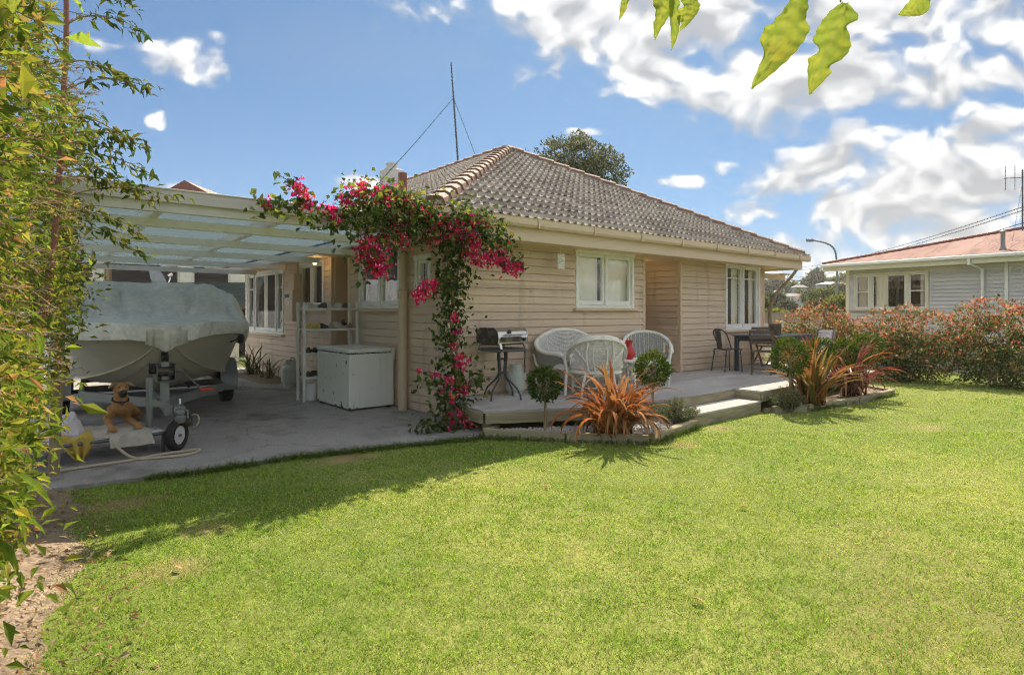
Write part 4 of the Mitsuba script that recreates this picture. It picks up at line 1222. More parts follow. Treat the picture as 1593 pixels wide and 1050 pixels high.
def pebbles(poly, n, z, r0, r1, seed):
    r = np.random.default_rng(seed); out = []
    ico = trimesh.creation.icosphere(0); x0, y0, x1, y1 = poly.bounds
    k = 0
    while k < n:
        p = r.uniform([x0, y0], [x1, y1])
        if not poly.contains(sg.Point(p)): continue
        q = trimesh.Trimesh(np.asarray(ico.vertices) * (r.uniform(r0, r1) * r.uniform(.6, 1.2, 3)) @ np.linalg.qr(r.normal(size=(3, 3)))[0] + [*p, z], ico.faces, process=False)
        out.append(q); k += 1
    return cat(out)


struct('bed_gravel', 'pale pebbles lying in the garden bed by the deck', pebbles(bedp, 1500, .035, .010, .022, 3), 'm_pebble', kind='stuff')

# ------------------------------------------------------------------ wicker furniture


def arc_pts(cx, cy, rx, ry, a0, a1, n, z):
    a = np.radians(np.linspace(a0, a1, n))
    return np.c_[cx + rx * np.cos(a), cy + ry * np.sin(a), np.full(n, z) if np.isscalar(z) else z]


def weave_rows(bot, top, ang, rows, r=.0075):
    """horizontal cane strands passing in and out of upright stakes, with the arm openings left free"""
    n = len(bot); out = []
    nr = np.c_[np.cos(np.radians(ang)), np.sin(np.radians(ang)), 0 * ang] if ang is not None else None
    for i, q in enumerate(np.linspace(.03, .97, rows)):
        p = bot * (1 - q) + top * q
        side = nr if nr is not None else nrm(np.c_[np.gradient(p[:, 1]), -np.gradient(p[:, 0]), 0 * q * p[:, 0]])
        p = p + side * (.010 + .006 * np.where((np.arange(n) + i) % 2, 1, -1))[:, None]
        keep = np.ones(n, bool)
        if ang is not None: keep = ~((np.abs(ang - 90) > 60) & (np.abs(ang - 90) < 90) & (.28 < q < .72))
        run = []
        for j in range(n + 1):
            if j < n and keep[j]: run.append(p[j])
            else:
                if len(run) > 2: out.append(tube(run, r, 4, cap=False))
                run = []
    for j in range(0, n, 2):
        qs = np.linspace(0, 1, 4) if ang is None or not (60 < abs(ang[j] - 90) < 90) else np.linspace(.72, 1, 3)
        out.append(tube(np.array([bot[j] * (1 - q) + top[j] * q for q in qs]), .005, 4, cap=False))
    return cat(out)


def wicker_chair(name, label, loc, rz, w=.36, d=.34, group='white wicker chairs on the deck'):
    """round-backed chair, its front towards -y"""
    t = thing(name, label, 'chair', group)
    n = 41
    ang = np.linspace(-28, 208, n)
    a = np.radians(ang)
    hgt = .40 + .47 * np.clip(np.sin(np.radians(np.clip((ang + 28) / 236 * 180, 0, 180))), 0, 1) ** .75 + .0
    hgt = np.where((ang < 5) | (ang > 175), np.maximum(hgt - .02, .56), np.maximum(hgt, .60))
    top = np.c_[w * 1.12 * np.cos(a), d * 1.18 * np.sin(a) + .02, hgt]
    bot = np.c_[w * np.cos(a), d * np.sin(a), np.full(n, .40)]
    k = lambda m: move(m, loc, rz=rz)
    part(t, 'rim', k(cat([tube(top, .028, 9), tube(top + np.c_[.028 * np.cos(a), .028 * np.sin(a), np.full(n, -.028)], .016, 7)])), 'm_wicker', 50)
    # woven back: a shell with two arched openings at the sides
    rows = np.linspace(0, 1, 15); inner = []
    for r in rows: inner.append(bot * (1 - r) + top * r - np.c_[0 * a, 0 * a, 0 * a])
    v = np.array(inner); f = []
    for i in range(14):
        for j in range(n - 1):
            g = abs(ang[j] - 90); rr = rows[i]
            if 58 < g < 92 and .28 < rr < .72: continue
            f.append([i * n + j, i * n + j + 1, (i + 1) * n + j + 1, (i + 1) * n + j])
    vv = v.reshape(-1, 3); out = vv + np.tile(np.c_[.014 * np.cos(a), .014 * np.sin(a), 0 * a], (15, 1))
    vv2 = vv + np.tile(np.c_[.006 * np.sin(np.arange(n) * PI) * 0 + .004 * (np.arange(n) % 2), 0 * a, 0 * a], (15, 1))
    part(t, 'woven_back', k(mesh(vv2, f)), 'm_weave')
    part(t, 'weave', k(weave_rows(bot, top, ang, 27)), 'm_wicker', kind='stuff')
    ribs = []
    for s in (-1, 1):
        ribs += [tube(spline([[s * .06, d * 1.03 + .02, .36], [s * .10, d * 1.09 + .02, .58], [s * .055, d * 1.15 + .03, .80], [0, d * 1.2 + .03, .86]], 14), .012, 6),
                 tube(spline([[s * .15, d * .94 + .02, .36], [s * .19, d * 1.0 + .03, .62], [s * .17, d * 1.08 + .03, .80]], 10), .014, 6),
                 tube(spline([[s * .18, d * .98 + .02, .50], [s * .28, d * .90 + .03, .62], [s * .34, d * .70 + .03, .70]], 10), .011, 6)]
    part(t, 'back_rib', k(cat(ribs)), 'm_wicker', 50)
    seat = np.c_[np.r_[w * .98 * np.cos(a), -w * .88, w * .88], np.r_[d * .98 * np.sin(a), -d * .95, -d * .95]]
    sp = sg.MultiPoint(seat).convex_hull
    part(t, 'seat', k(extrude(sp, .365, .41)), 'm_wicker')
    part(t, 'apron', k(cat([tube(arc_pts(0, 0, w, d, -30, 210, 24, .35), .018, 6), tube([[-w * .86, -d * .95, .36], [w * .86, -d * .95, .36]], .022, 6), tube(arc_pts(0, 0, w * .9, d * .9, -30, 210, 24, .14), .010, 6)])), 'm_wicker', 50)
    for s in (-1, 1):
        part(t, 'leg', k(tube([[s * w * .86, -d * .9, 0], [s * w * .88, -d * .92, .40], [s * w * 1.02, -d * .62, .58]], [.022, .024, .02], 8)), 'm_wicker', 50)
        part(t, 'leg', k(tube([[s * w * .72, d * .95, 0], [s * w * .62, d * .80, .20], [s * w * .5, d * .90, .40]], [.02, .02, .02], 8)), 'm_wicker', 50)
        part(t, 'brace', k(tube(spline([[s * w * .86, -d * .9, .10], [s * w * .5, -d * .95, .30], [0, -d * .97, .345]], 10), .009, 6)), 'm_wicker', 50)
        part(t, 'brace', k(tube(spline([[s * w * .70, d * .9, .10], [s * w * .35, d * .95, .28], [0, d * .98, .34]], 10), .009, 6)), 'm_wicker', 50)
    return t


wicker_chair('wicker_chair', 'white wicker tub chair nearest the lawn with its rounded back to the viewer', (1.84, -1.12, DZ), 2.45)
wicker_chair('wicker_chair_by_porch'.replace('_by_porch', ''), 'white wicker tub chair beside the porch recess facing the lawn', (3.66, -.66, DZ), -.78)


def wicker_sofa(loc, rz):
    t = thing('wicker_sofa', 'white wicker two seat sofa against the house wall', 'sofa')
    k = lambda m: move(m, loc, rz=rz)
    W, D = .74, .36
    path = np.vstack([[[-W, -D, .56], [-W - .02, -.1, .60]], arc_pts(-W + .28, .12, .32, .26, 180, 95, 9, np.linspace(.64, .84, 9)), arc_pts(W - .28, .12, .32, .26, 85, 0, 9, np.linspace(.84, .64, 9)), [[W + .02, -.1, .60], [W, -D, .56]]])
    path = spline(path, 60)
    part(t, 'rim', k(tube(path, .032, 9)), 'm_wicker', 50)
    low = path.copy(); low[:, 2] = .38; low[:, :2] *= .93
    n = len(path)
    for off in (0, .016):
        pass
    v = np.vstack([low, low * .45 + path * .55, path, path + np.c_[.02 * np.sign(path[:, 0]) * (np.abs(path[:, 0]) > .5), np.full(n, .02), np.full(n, -.03)], low + [0, .015, 0]])
    f = [[r * n + j, r * n + j + 1, (r + 1) * n + j + 1, (r + 1) * n + j] for r in range(4) for j in range(n - 1)]
    part(t, 'woven_back', k(mesh(v, f)), 'm_weave', 60)
    part(t, 'weave', k(weave_rows(low, path - [0, 0, .02], None, 24)), 'm_wicker', kind='stuff')
    part(t, 'seat', k(cbox(-W * .95, W * .95, -D, .32, .36, .41, .015)), 'm_wicker')
    part(t, 'seat_cushion', k(cbox(-W * .9, W * .9, -D + .02, .25, .41, .48, .03)), 'm_cloth')
    part(t, 'apron', k(cat([tube([[-W * .95, -D, .34], [W * .95, -D, .34]], .02, 6)] + [tube(spline([[x - .2, -D, .33], [x, -D, .22], [x + .2, -D, .33]], 10), .010, 6) for x in (-.45, 0, .45)])), 'm_wicker', 50)
    for sx in (-1, 1):
        for yy in (-D, .28):
            part(t, 'leg', k(tube([[sx * W * .97, yy, 0], [sx * W * .93, yy, .38], [sx * W, yy - (.0 if yy < 0 else -.02), .56]], .022, 8)), 'm_wicker', 50)
        part(t, 'arm_panel', k(mesh([[sx * W * .95, -D, .36], [sx * W * .95, .2, .36], [sx * W, .2, .62], [sx * W, -D, .55]], [[0, 1, 2, 3]])), 'm_wicker')
    return t


wicker_sofa((2.20, -.48, DZ), .0)
TB = thing('wicker_table', 'small round white wicker table between the wicker seats', 'table')
kt = lambda m: move(m, (2.72, -1.10, DZ))
part(TB, 'top', kt(lathe([(.001, .445), (.27, .445), (.29, .455), (.29, .475), (.27, .485), (.001, .485)], 30)), 'm_wicker', 50)
part(TB, 'shelf', kt(lathe([(.001, .17), (.20, .17), (.21, .18), (.20, .19), (.001, .19)], 24)), 'm_wicker', 50)
for i in range(4):
    a = PI / 4 + i * PI / 2; c, s = math.cos(a), math.sin(a)
    part(TB, 'leg', kt(tube(spline([[.25 * c, .25 * s, 0], [.20 * c, .20 * s, .20], [.24 * c, .24 * s, .45]], 10), .018, 8)), 'm_wicker', 50)
    part(TB, 'brace', kt(tube(spline([[.22 * c, .22 * s, .22], [.18 * math.cos(a + .78), .18 * math.sin(a + .78), .41], [.22 * math.cos(a + 1.57), .22 * math.sin(a + 1.57), .22]], 12), .010, 6)), 'm_wicker', 50)
JG = thing('red_jug', 'glossy red ceramic jug on the wicker table', 'jug')
kj = lambda m: move(m, (2.62, -1.10, DZ + .487))
part(JG, 'body', kj(lathe([(.001, 0), (.055, 0), (.085, .05), (.09, .10), (.07, .16), (.045, .20), (.045, .25), (.06, .29), (.05, .285), (.035, .25), (.001, .2)], 24)), 'm_red', 50)
part(JG, 'handle', kj(tube(spline([[-.045, 0, .25], [-.10, 0, .25], [-.12, 0, .17], [-.085, 0, .10]], 14), .012, 8)), 'm_red', 50)

# ------------------------------------------------------------------ barbecue on a round cafe table
CT = thing('cafe_table', 'small round cafe table with bent black metal legs under the barbecue', 'table')
kc = lambda m: move(m, (.60, -.47, DZ))
part(CT, 'top', kc(lathe([(.001, .675), (.33, .675), (.345, .685), (.345, .70), (.33, .71), (.001, .71)], 36)), 'm_galvdark', 50)
for i in range(4):
    a = .35 + i * PI / 2; c, s = math.cos(a), math.sin(a)
    part(CT, 'leg', kc(tube(spline([[.30 * c, .30 * s, 0], [.29 * c, .29 * s, .06], [.20 * c, .20 * s, .19], [.075 * c, .075 * s, .31], [.06 * c, .06 * s, .45], [.06 * c, .06 * s, .67]], 26), .0135, 8)), 'm_darkgrey', 50)
for z in (.36, .56): part(CT, 'ring', kc(tube(arc_pts(0, 0, .06, .06, 0, 345, 20, z), .008, 6, closed=True)), 'm_darkgrey', 50)
BQ = thing('barbecue', 'stainless steel portable gas barbecue with a soot stained end', 'barbecue')
kb = lambda m: move(m, (.60, -.47, DZ + .712), rz=.10)
sec = np.array([(-.20, .07), (-.215, .15), (-.20, .235), (-.13, .285), (.13, .285), (.20, .24), (.215, .15), (.20, .07)])
vv = np.vstack([np.c_[np.full(8, x), sec[:, 0], sec[:, 1]] for x in (-.29, .29)])
part(BQ, 'hood', kb(trimesh.convex.convex_hull(vv)), 'm_steel', label='curved stainless hood')
for x in (-.298, .292):
    vv = np.vstack([np.c_[np.full(8, q), sec[:, 0] * 1.03, sec[:, 1] * 1.02 - .002] for q in (x, x + .006)])
    part(BQ, 'end_plate', kb(trimesh.convex.convex_hull(vv)), 'm_rust' if x < 0 else 'm_steel', label='soot blackened end plate' if x < 0 else None)
part(BQ, 'handle', kb(cat([tube([[-.16, -.255, .195], [.22, -.255, .195]], .011, 8)] + [tube([[x, -.255, .195], [x, -.20, .195]], .009, 6) for x in (-.15, .21)])), 'm_steel', 50)
part(BQ, 'front_panel', kb(cbox(-.24, .16, -.228, -.219, .095, .165, .003)), 'm_rust')
part(BQ, 'gauge', kb(orient(lathe([(.001, .012), (.03, .01), (.035, 0)][::-1], 16), (-.07, -.213, .225), (0, -1, .2))), 'm_black')
part(BQ, 'control_knob', kb(orient(lathe([(.001, .03), (.02, .03), (.024, 0)][::-1], 14), (.20, -.222, .12), (0, -1, 0))), 'm_black')
part(BQ, 'tray', kb(cbox(-.25, .25, -.16, .16, .045, .075, .004)), 'm_rust')
for x in (-.24, .24):
    part(BQ, 'folding_leg', kb(cat([beam([x, -.19, .10], [x + (.03 if x > 0 else -.01), -.235, .0], .03, .012), beam([x, .19, .10], [x + (.03 if x > 0 else -.01), .235, .0], .03, .012)])), 'm_steel')
part(BQ, 'gas_hose', tube(spline([[.89, -.55, 1.08], [.96, -.54, .95], [1.02, -.47, .72], [1.06, -.40, .60], [1.05, -.30, .60], [1.03, -.27, .70], [1.01, -.27, .72]], 30), .009, 6), 'm_darkgrey', True)
gas_bottle('gas_bottle', 'pale grey gas bottle on the deck behind the legs of the barbecue table', (1.02, -.27, DZ), .95)

# ------------------------------------------------------------------ outdoor dining set
DT = thing('dining_table', 'long dark painted outdoor dining table at the far end of the deck', 'table')
kd = lambda m: move(m, (7.62, -.98, DZ), rz=.0)
for i in range(7):
    part(DT, 'slat', kd(cbox(-.95, .95, -.46 + i * .132, -.46 + i * .132 + .126, .715, .74, .004)), 'm_table')
part(DT, 'apron', kd(cat([cbox(-.88, .88, sy * .40 - .012, sy * .40 + .012, .62, .713, .003) for sy in (-1, 1)] + [cbox(sx * .88 - .012, sx * .88 + .012, -.40, .40, .62, .713, .003) for sx in (-1, 1)])), 'm_table')
for sx in (-1, 1):
    for sy in (-1, 1):
        part(DT, 'leg', kd(cbox(sx * .87 - .038, sx * .87 + .038, sy * .39 - .038, sy * .39 + .038, 0, .714, .005)), 'm_table')


def folding_chair(label, loc, rz, m_='m_brownwood'):
    t = thing('folding_chair', label, 'chair', 'dark slatted folding chairs at the outdoor table')
    k = lambda m: move(m, loc, rz=rz)
    for s in (-1, 1):
        part(t, 'long_leg', k(beam([s * .20, -.22, 0], [s * .20, .24, .86], .024, .038, up=(1, 0, 0), c=.003)), m_)
        part(t, 'short_leg', k(beam([s * .17, .26, 0], [s * .17, -.16, .45], .022, .036, up=(1, 0, 0), c=.003)), m_)
    for i in range(5):
        part(t, 'seat_slat', k(cbox(-.19, .19, -.20 + i * .078, -.14 + i * .078, .435, .452, .003)), m_)
    for i in range(3):
        z = .83 - i * .105
        part(t, 'back_slat', k(cbox(-.215, .215, .21 + (z - .80) * .53 - .004, .21 + (z - .80) * .53 + .014, z - .033, z + .033, .003)), m_)
    part(t, 'stretcher', k(cat([tube([[-.2, -.13, .17], [.2, -.13, .17]], .010, 6), tube([[-.17, .17, .10], [.17, .17, .10]], .010, 6)])), m_)
    return t


folding_chair('dark folding chair at the near end of the dining table showing its slatted back', (6.58, -1.22, DZ), 1.95)
folding_chair('dark folding chair on the far side of the table, only its slatted top showing', (8.45, -.35, DZ), -.6)


def metal_chair(label, loc, rz):
    t = thing('metal_chair', label, 'chair')
    k = lambda m: move(m, loc, rz=rz)
    for s in (-1, 1):
        part(t, 'front_leg', k(tube([[s * .19, -.20, 0], [s * .17, -.17, .45]], .012, 8)), 'm_darkgrey', 50)
        part(t, 'rear_leg', k(tube([[s * .21, .24, 0], [s * .18, .18, .45]], .012, 8)), 'm_darkgrey', 50)
    part(t, 'seat', k(cbox(-.20, .20, -.20, .20, .445, .465, .008)), 'm_darkgrey')
    part(t, 'back_frame', k(tube(spline([[-.19, .05, .46], [-.20, .14, .66], [-.17, .22, .82], [0, .25, .86], [.17, .22, .82], [.20, .14, .66], [.19, .05, .46]], 30), .013, 8)), 'm_darkgrey', 50)
    part(t, 'splat', k(mesh([[-.08, .19, .46], [.08, .19, .46], [.09, .25, .85], [-.09, .25, .85], [-.08, .195, .46], [.08, .195, .46], [.09, .255, .85], [-.09, .255, .85]], BF)), 'm_darkgrey')
    return t


metal_chair('dark metal cafe chair under the tall window beside the dining table', (6.52, -.52, DZ), 1.2)
SC = thing('tub_chair', 'grey striped tub chair at the lawn side of the dining table behind the bushes', 'chair')
ks = lambda m: move(m, (7.75, -1.72, DZ), rz=PI + .3)
for i in range(7):
    z = .50 + i * .052
    an = np.radians(np.linspace(15, 165, 21)); r = .30 + .012 * i
    pts = np.c_[r * np.cos(an), r * np.sin(an) * .9 + .02, np.full(21, z)]
    pts2 = pts + [0, 0, .038]
    v = np.vstack([pts, pts2, pts2 * [1.04, 1.04, 1], pts * [1.04, 1.04, 1]])
    f = [[p * 21 + j, p * 21 + j + 1, q * 21 + j + 1, q * 21 + j] for p, q in ((0, 1), (1, 2), (2, 3), (3, 0)) for j in range(20)]
    part(SC, 'back_slat', ks(mesh(v, f)), 'm_stripe')
part(SC, 'frame', ks(cat([tube([[s * .30, .05, .40], [s * .37, .06, .87]], .016, 8) for s in (-1, 1)] + [tube([[s * .12, .29, .40], [s * .15, .36, .87]], .016, 8) for s in (-1, 1)])), 'm_galv', 50)
part(SC, 'seat', ks(cbox(-.30, .30, -.26, .28, .40, .44, .012)), 'm_stripe')
for sx in (-1, 1):
    for sy in (-1, 1):
        part(SC, 'leg', ks(tube([[sx * .26, sy * .22, 0], [sx * .27, sy * .22, .40]], .016, 8)), 'm_galv', 50)
LT = thing('lantern', 'dark rusty metal candle lantern on the dining table', 'lantern')
kl = lambda m: move(m, (7.62, -.98, DZ + .742))
part(LT, 'cage', kl(cat([box(-.075 + i * .0275, -.065 + i * .0275, -.085, -.075, 0, .22) for i in range(6)] + [box(-.075 + i * .0275, -.065 + i * .0275, .075, .085, 0, .22) for i in range(6)] + [box(sx * .075 - .005, sx * .075 + .005, -.085 + i * .03, -.075 + i * .03, 0, .22) for i in range(6) for sx in (-1, 1)])), 'm_brownwood')
part(LT, 'rim', kl(cat([box(-.085, .085, -.09, .09, -.001, .012)] + [box(-.085, .085, s * .083 - .006, s * .083 + .006, .205, .225) for s in (-1, 1)] + [box(s * .083 - .006, s * .083 + .006, -.09, .09, .2055, .2255) for s in (-1, 1)])), 'm_brownwood')
part(LT, 'candle', kl(lathe([(.001, .01), (.035, .01), (.035, .11), (.001, .11)], 16)), 'm_red_brown', 50)
# bare climber at the far corner of the house
VN = thing('bare_vine', 'bare woody vine stem leaning out at the far corner of the house', 'vine')
part(VN, 'stem', cat([tube(spline([[9.12, -.16, GZ], [9.12, -.16, 1.0], [9.12, -.16, 1.7], [9.2, -.2, 1.86], [9.5, -.33, 2.2], [9.78, -.45, 2.52]], 30), np.linspace(.055, .035, 30), 8)]), 'm_bark', 50)
part(VN, 'twig', cat([tube(spline([[9.5, -.3, 2.3], [9.8, -.5, 2.24], [10.05, -.55, 2.3], [10.15, -.5, 2.46]], 12), .009, 5), tube(spline([[9.7, -.42, 2.26], [10.1, -.3, 2.22], [10.4, -.35, 2.36]], 12), .007, 5), tube(spline([[9.6, -.35, 2.4], [9.9, -.2, 2.32], [10.2, -.2, 2.4]], 12), .006, 5), tube(spline([[9.9, -.52, 2.25], [10.1, -.7, 2.3], [10.15, -.7, 2.45]], 10), .006, 5)]), 'm_bark', 50)
# ------------------------------------------------------------------ plants


def rr(seed): return np.random.default_rng(seed)


def topiary(label, base, z, R, seed, col=(.055, .10, .016), tip=(.16, .20, .02), lean=(0, 0)):
    r = rr(seed)
    t = thing('ball_shrub', label, 'shrub', 'clipped ball shrubs on thin stems')
    c = np.array([base[0] + lean[0], base[1] + lean[1], z])
    n = 1500
    d = rand_dirs(n, r)
    lump = .80 + .34 * meshkit.noise(d * 2.3 + seed, seed)
    rad = R * lump * r.uniform(.55, 1.05, n) ** .6
    P = c + d * rad[:, None]
    D = nrm(d + .8 * rand_dirs(n, r) + [0, 0, .35])
    L = r.uniform(.035, .062, n)
    col_ = np.where((r.random(n) < .16 + .4 * np.clip(d[:, 2], 0, 1) ** 2 * (rad > R * .8))[:, None], tip, col)
    m = leafmesh(P, D, rand_dirs(n, r), L, L * .42)
    part(t, 'foliage', m, 'm_leafgloss', color=vary(n, 5, col_, .35, .12, r), kind='stuff')
    part(t, 'stem', tube(spline([[base[0], base[1], GZ], [base[0] + lean[0] * .3 + .012, base[1], (z) * .5], [c[0], c[1], z]], 10), [.017] * 10, 7), 'm_bark', 50)
    tw = [tube([c - [0, 0, R * .4], c + d[i] * R * .8], [.008, .003], 4) for i in range(14)]
    part(t, 'twigs', cat(tw), 'm_bark', kind='stuff')


topiary('round clipped shrub on a thin bare stem in front of the barbecue', (.28, -1.68), .62, .20, 11, (.05, .085, .018), (.09, .14, .02))
topiary('bright green ball shrub beside the seat nearest the porch, left of the step', (1.72, -2.2), .75, .215, 12)
topiary('round clipped shrub beside the right end of the step', (4.44, -2.74), .82, .27, 13, (.055, .10, .016), (.12, .17, .02))
topiary('small ball shrub showing just right of the clipped shrub by the step', (5.75, -2.66), .82, .23, 14)
topiary('second ball shrub from the hedge end of the bed', (6.45, -2.74), .78, .24, 15)
topiary('ball shrub at the hedge end of the bed', (7.2, -2.85), .82, .30, 16)


def strap_plant(name, label, base, count, Lr, W, palette, seed, droop=(.35, 1.0), up=1.0, part_name='leaf', lean=(0, 0)):
    """long sword leaves from one base; every leaf its own part"""
    r = rr(seed)
    t = thing(name, label, 'plant')
    for i in range(count):
        a = r.uniform(0, 2 * PI); out = r.uniform(.06, 1) ** .8
        L = r.uniform(*Lr) * (1 - .12 * out); dr_ = r.uniform(*droop) * (.35 + out)
        n = 11; s = np.linspace(0, 1, n)
        el0 = math.radians(88 - 38 * out); h = np.array([math.cos(a) + lean[0], math.sin(a) + lean[1], 0])
        dead = r.random() < .14
        if dead: out = 1.0; dr_ = droop[1] * 1.25; L *= .8
        el = el0 - dr_ * 2.0 * s ** 1.7
        dx = np.r_[0, np.cumsum(np.cos(el[:-1]))] * L / (n - 1); dz = np.r_[0, np.cumsum(np.sin(el[:-1]))] * L / (n - 1)
        p = np.array(base) + r.normal(size=3) * [.10, .08, 0] + h * dx[:, None] + np.array([0, 0, 1]) * dz[:, None]
        p[:, 2] = np.maximum(p[:, 2], .03 + .02 * r.random())
        side0 = nrm(np.cross(h, [0, 0, 1])); tw = r.uniform(-.7, .7)
        w = W * r.uniform(.7, 1.2) * np.interp(s, [0, .15, .5, .8, .93, 1], [.55, .8, 1, .72, .38, .02])
        v = []
        for k in range(n):
            tg = nrm(p[min(k + 1, n - 1)] - p[max(k - 1, 0)]); an = tw * s[k]
            sd = nrm(side0 * math.cos(an) + np.cross(tg, side0) * math.sin(an)); nn = np.cross(sd, tg)
            v += [p[k] - sd * w[k] / 2 + nn * w[k] * .22, p[k], p[k] + sd * w[k] / 2 + nn * w[k] * .22]
        f = [[3 * k + j, 3 * k + j + 1, 3 * k + j + 4, 3 * k + j + 3] for k in range(n - 1) for j in (0, 1)]
        c = np.array(palette[r.integers(len(palette))]) * r.uniform(.75, 1.2) if not dead else np.array([.40, .30, .19]) * r.uniform(.7, 1.1)
        edge = np.array([1.12, 1.0, .9])
        col = np.tile(np.array([c * edge, c * .8, c * edge]), (n, 1)) * (1 + .12 * r.uniform(-1, 1, (3 * n, 1)))
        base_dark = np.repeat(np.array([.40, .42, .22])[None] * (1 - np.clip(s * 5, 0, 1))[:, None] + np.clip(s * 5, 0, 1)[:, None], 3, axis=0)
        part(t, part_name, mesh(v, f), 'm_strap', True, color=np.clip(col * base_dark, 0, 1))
    return t


ORANGE = [(.36, .13, .04), (.40, .16, .055), (.30, .11, .04), (.34, .19, .07), (.26, .13, .06), (.42, .22, .10)]
BRONZE = [(.30, .15, .05), (.34, .20, .06), (.20, .19, .05), (.30, .24, .08), (.36, .14, .06), (.16, .15, .045)]
RED = [(.30, .085, .06), (.36, .12, .085), (.25, .09, .085), (.38, .16, .09), (.30, .12, .12), (.42, .24, .16)]
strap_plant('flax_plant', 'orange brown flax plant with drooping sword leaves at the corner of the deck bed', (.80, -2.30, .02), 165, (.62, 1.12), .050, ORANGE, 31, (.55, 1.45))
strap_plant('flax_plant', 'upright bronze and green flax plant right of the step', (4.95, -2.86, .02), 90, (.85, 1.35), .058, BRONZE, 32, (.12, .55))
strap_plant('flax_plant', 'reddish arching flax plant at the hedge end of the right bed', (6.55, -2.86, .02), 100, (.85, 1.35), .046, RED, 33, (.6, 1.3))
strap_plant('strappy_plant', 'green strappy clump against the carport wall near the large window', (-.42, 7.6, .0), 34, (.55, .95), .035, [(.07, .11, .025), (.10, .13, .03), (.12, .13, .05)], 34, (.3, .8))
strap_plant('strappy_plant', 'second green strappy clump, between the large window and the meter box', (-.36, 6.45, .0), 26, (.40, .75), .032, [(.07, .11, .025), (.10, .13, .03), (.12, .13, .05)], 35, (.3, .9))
solid('bed_soil', 'low mound of soil and litter under the strappy clumps at the carport wall', 'soil', rumple(-.75, -.03, 5.75, 8.3, .0, .05, 77, n=30), 'm_dirt', True)


def sprig_shrub(name, label, c, size, seed, col, n_st=170, tipcol=None, L=(.014, .026)):
    """low soft shrub: thin stems set with tiny leaves"""
    r = rr(seed)
    t = thing(name, label, 'shrub')
    st, P, D = [], [], []
    for i in range(n_st):
        a = r.uniform(0, 2 * PI); q = r.random() ** .5
        e = np.array([c[0] + size[0] * q * math.cos(a), c[1] + size[1] * q * math.sin(a), c[2] + size[2] * (1 - .55 * q * q) * r.uniform(.75, 1.1)])
        b0 = np.array([c[0] + .35 * size[0] * q * math.cos(a), c[1] + .35 * size[1] * q * math.sin(a), c[2]])
        mid = (b0 + e) / 2 + [0, 0, .04]
        cv = spline([b0, mid, e], 7)
        st.append(tube(cv, .0028, 3, cap=False))
        for k in range(22):
            s = r.uniform(.25, 1); p = cv[min(6, int(s * 6))] + (cv[min(6, int(s * 6) + 1)] - cv[min(6, int(s * 6))]) * r.random()
            P.append(p); D.append(nrm(nrm(e - b0) + 1.1 * r.normal(size=3)))
    P, D = np.array(P), np.array(D); n = len(P)
    l = r.uniform(*L, n) * 1.6
    part(t, 'foliage', leafmesh(P, D, rand_dirs(n, r), l, l * .28), 'm_leaf', color=vary(n, 5, col, .3, .1, r), kind='stuff')
    part(t, 'stems', cat(st), 'm_bark', kind='stuff')
    return t


sprig_shrub('lavender', 'grey green lavender clump spilling over the edging left of the step', (2.02, -2.36, .0), (.38, .30, .36), 41, (.12, .16, .085))
sprig_shrub('lavender', 'grey green lavender clump at the right end of the step', (4.40, -2.72, -.02), (.40, .26, .38), 42, (.11, .15, .07), 190)


def bushy(name, label, cat_, c, size, seed, n, Lr, cols, group=None, shell=.55, aspect=.4, up=.2, holes=.45, mat_='m_leaf', stems=12, floor=None, lump=2.2):
    """shrub or crown: leaves in clumps through an uneven ellipsoid; cols: list of (share, colour, where) with where in 0..1 preferring the outside"""
    r = rr(seed)
    t = thing(name, label, cat_, group) if isinstance(label, str) else label
    c, size = np.asarray(c, float), np.asarray(size, float)
    d = rand_dirs(n * 3, r)
    q = r.random(n * 3) ** (1 / (1 + 2 * shell))
    nz = meshkit.fbm(d * lump + seed, 3, seed)
    P = c + d * size * (q * (.72 + .56 * nz))[:, None]
    cl = meshkit.fbm(P / size.min() * 3.2 + seed, 3, seed + 3)
    keep = cl > np.quantile(cl, holes * .9)
    if floor is not None: keep &= P[:, 2] > floor
    idx = np.nonzero(keep)[0][:n]
    P, d, q, nz = P[idx], d[idx], q[idx], nz[idx]
    m = len(P)
    D = nrm(d * .9 + rand_dirs(m, r) + [0, 0, up])
    L = r.uniform(*Lr, m)
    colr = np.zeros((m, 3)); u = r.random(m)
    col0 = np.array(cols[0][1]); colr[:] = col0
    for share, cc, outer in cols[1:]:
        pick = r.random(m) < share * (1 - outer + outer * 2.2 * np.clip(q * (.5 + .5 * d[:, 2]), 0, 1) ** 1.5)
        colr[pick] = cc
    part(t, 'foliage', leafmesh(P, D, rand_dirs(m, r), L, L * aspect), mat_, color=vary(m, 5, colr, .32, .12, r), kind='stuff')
    if stems:
        st = []
        for i in range(stems):
            e = P[r.integers(m)]; b0 = np.array([c[0] + r.normal() * size[0] * .12, c[1] + r.normal() * size[1] * .12, c[2] - size[2] * 1.02 if floor is None else floor])
            st.append(tube(spline([b0, (b0 + e) / 2 + r.normal(size=3) * size * .05, e], 7), np.linspace(.018, .005, 7) * (size.max() / .8) ** .5, 5))
        part(t, 'branches', cat(st), 'm_bark', kind='stuff')
    return t


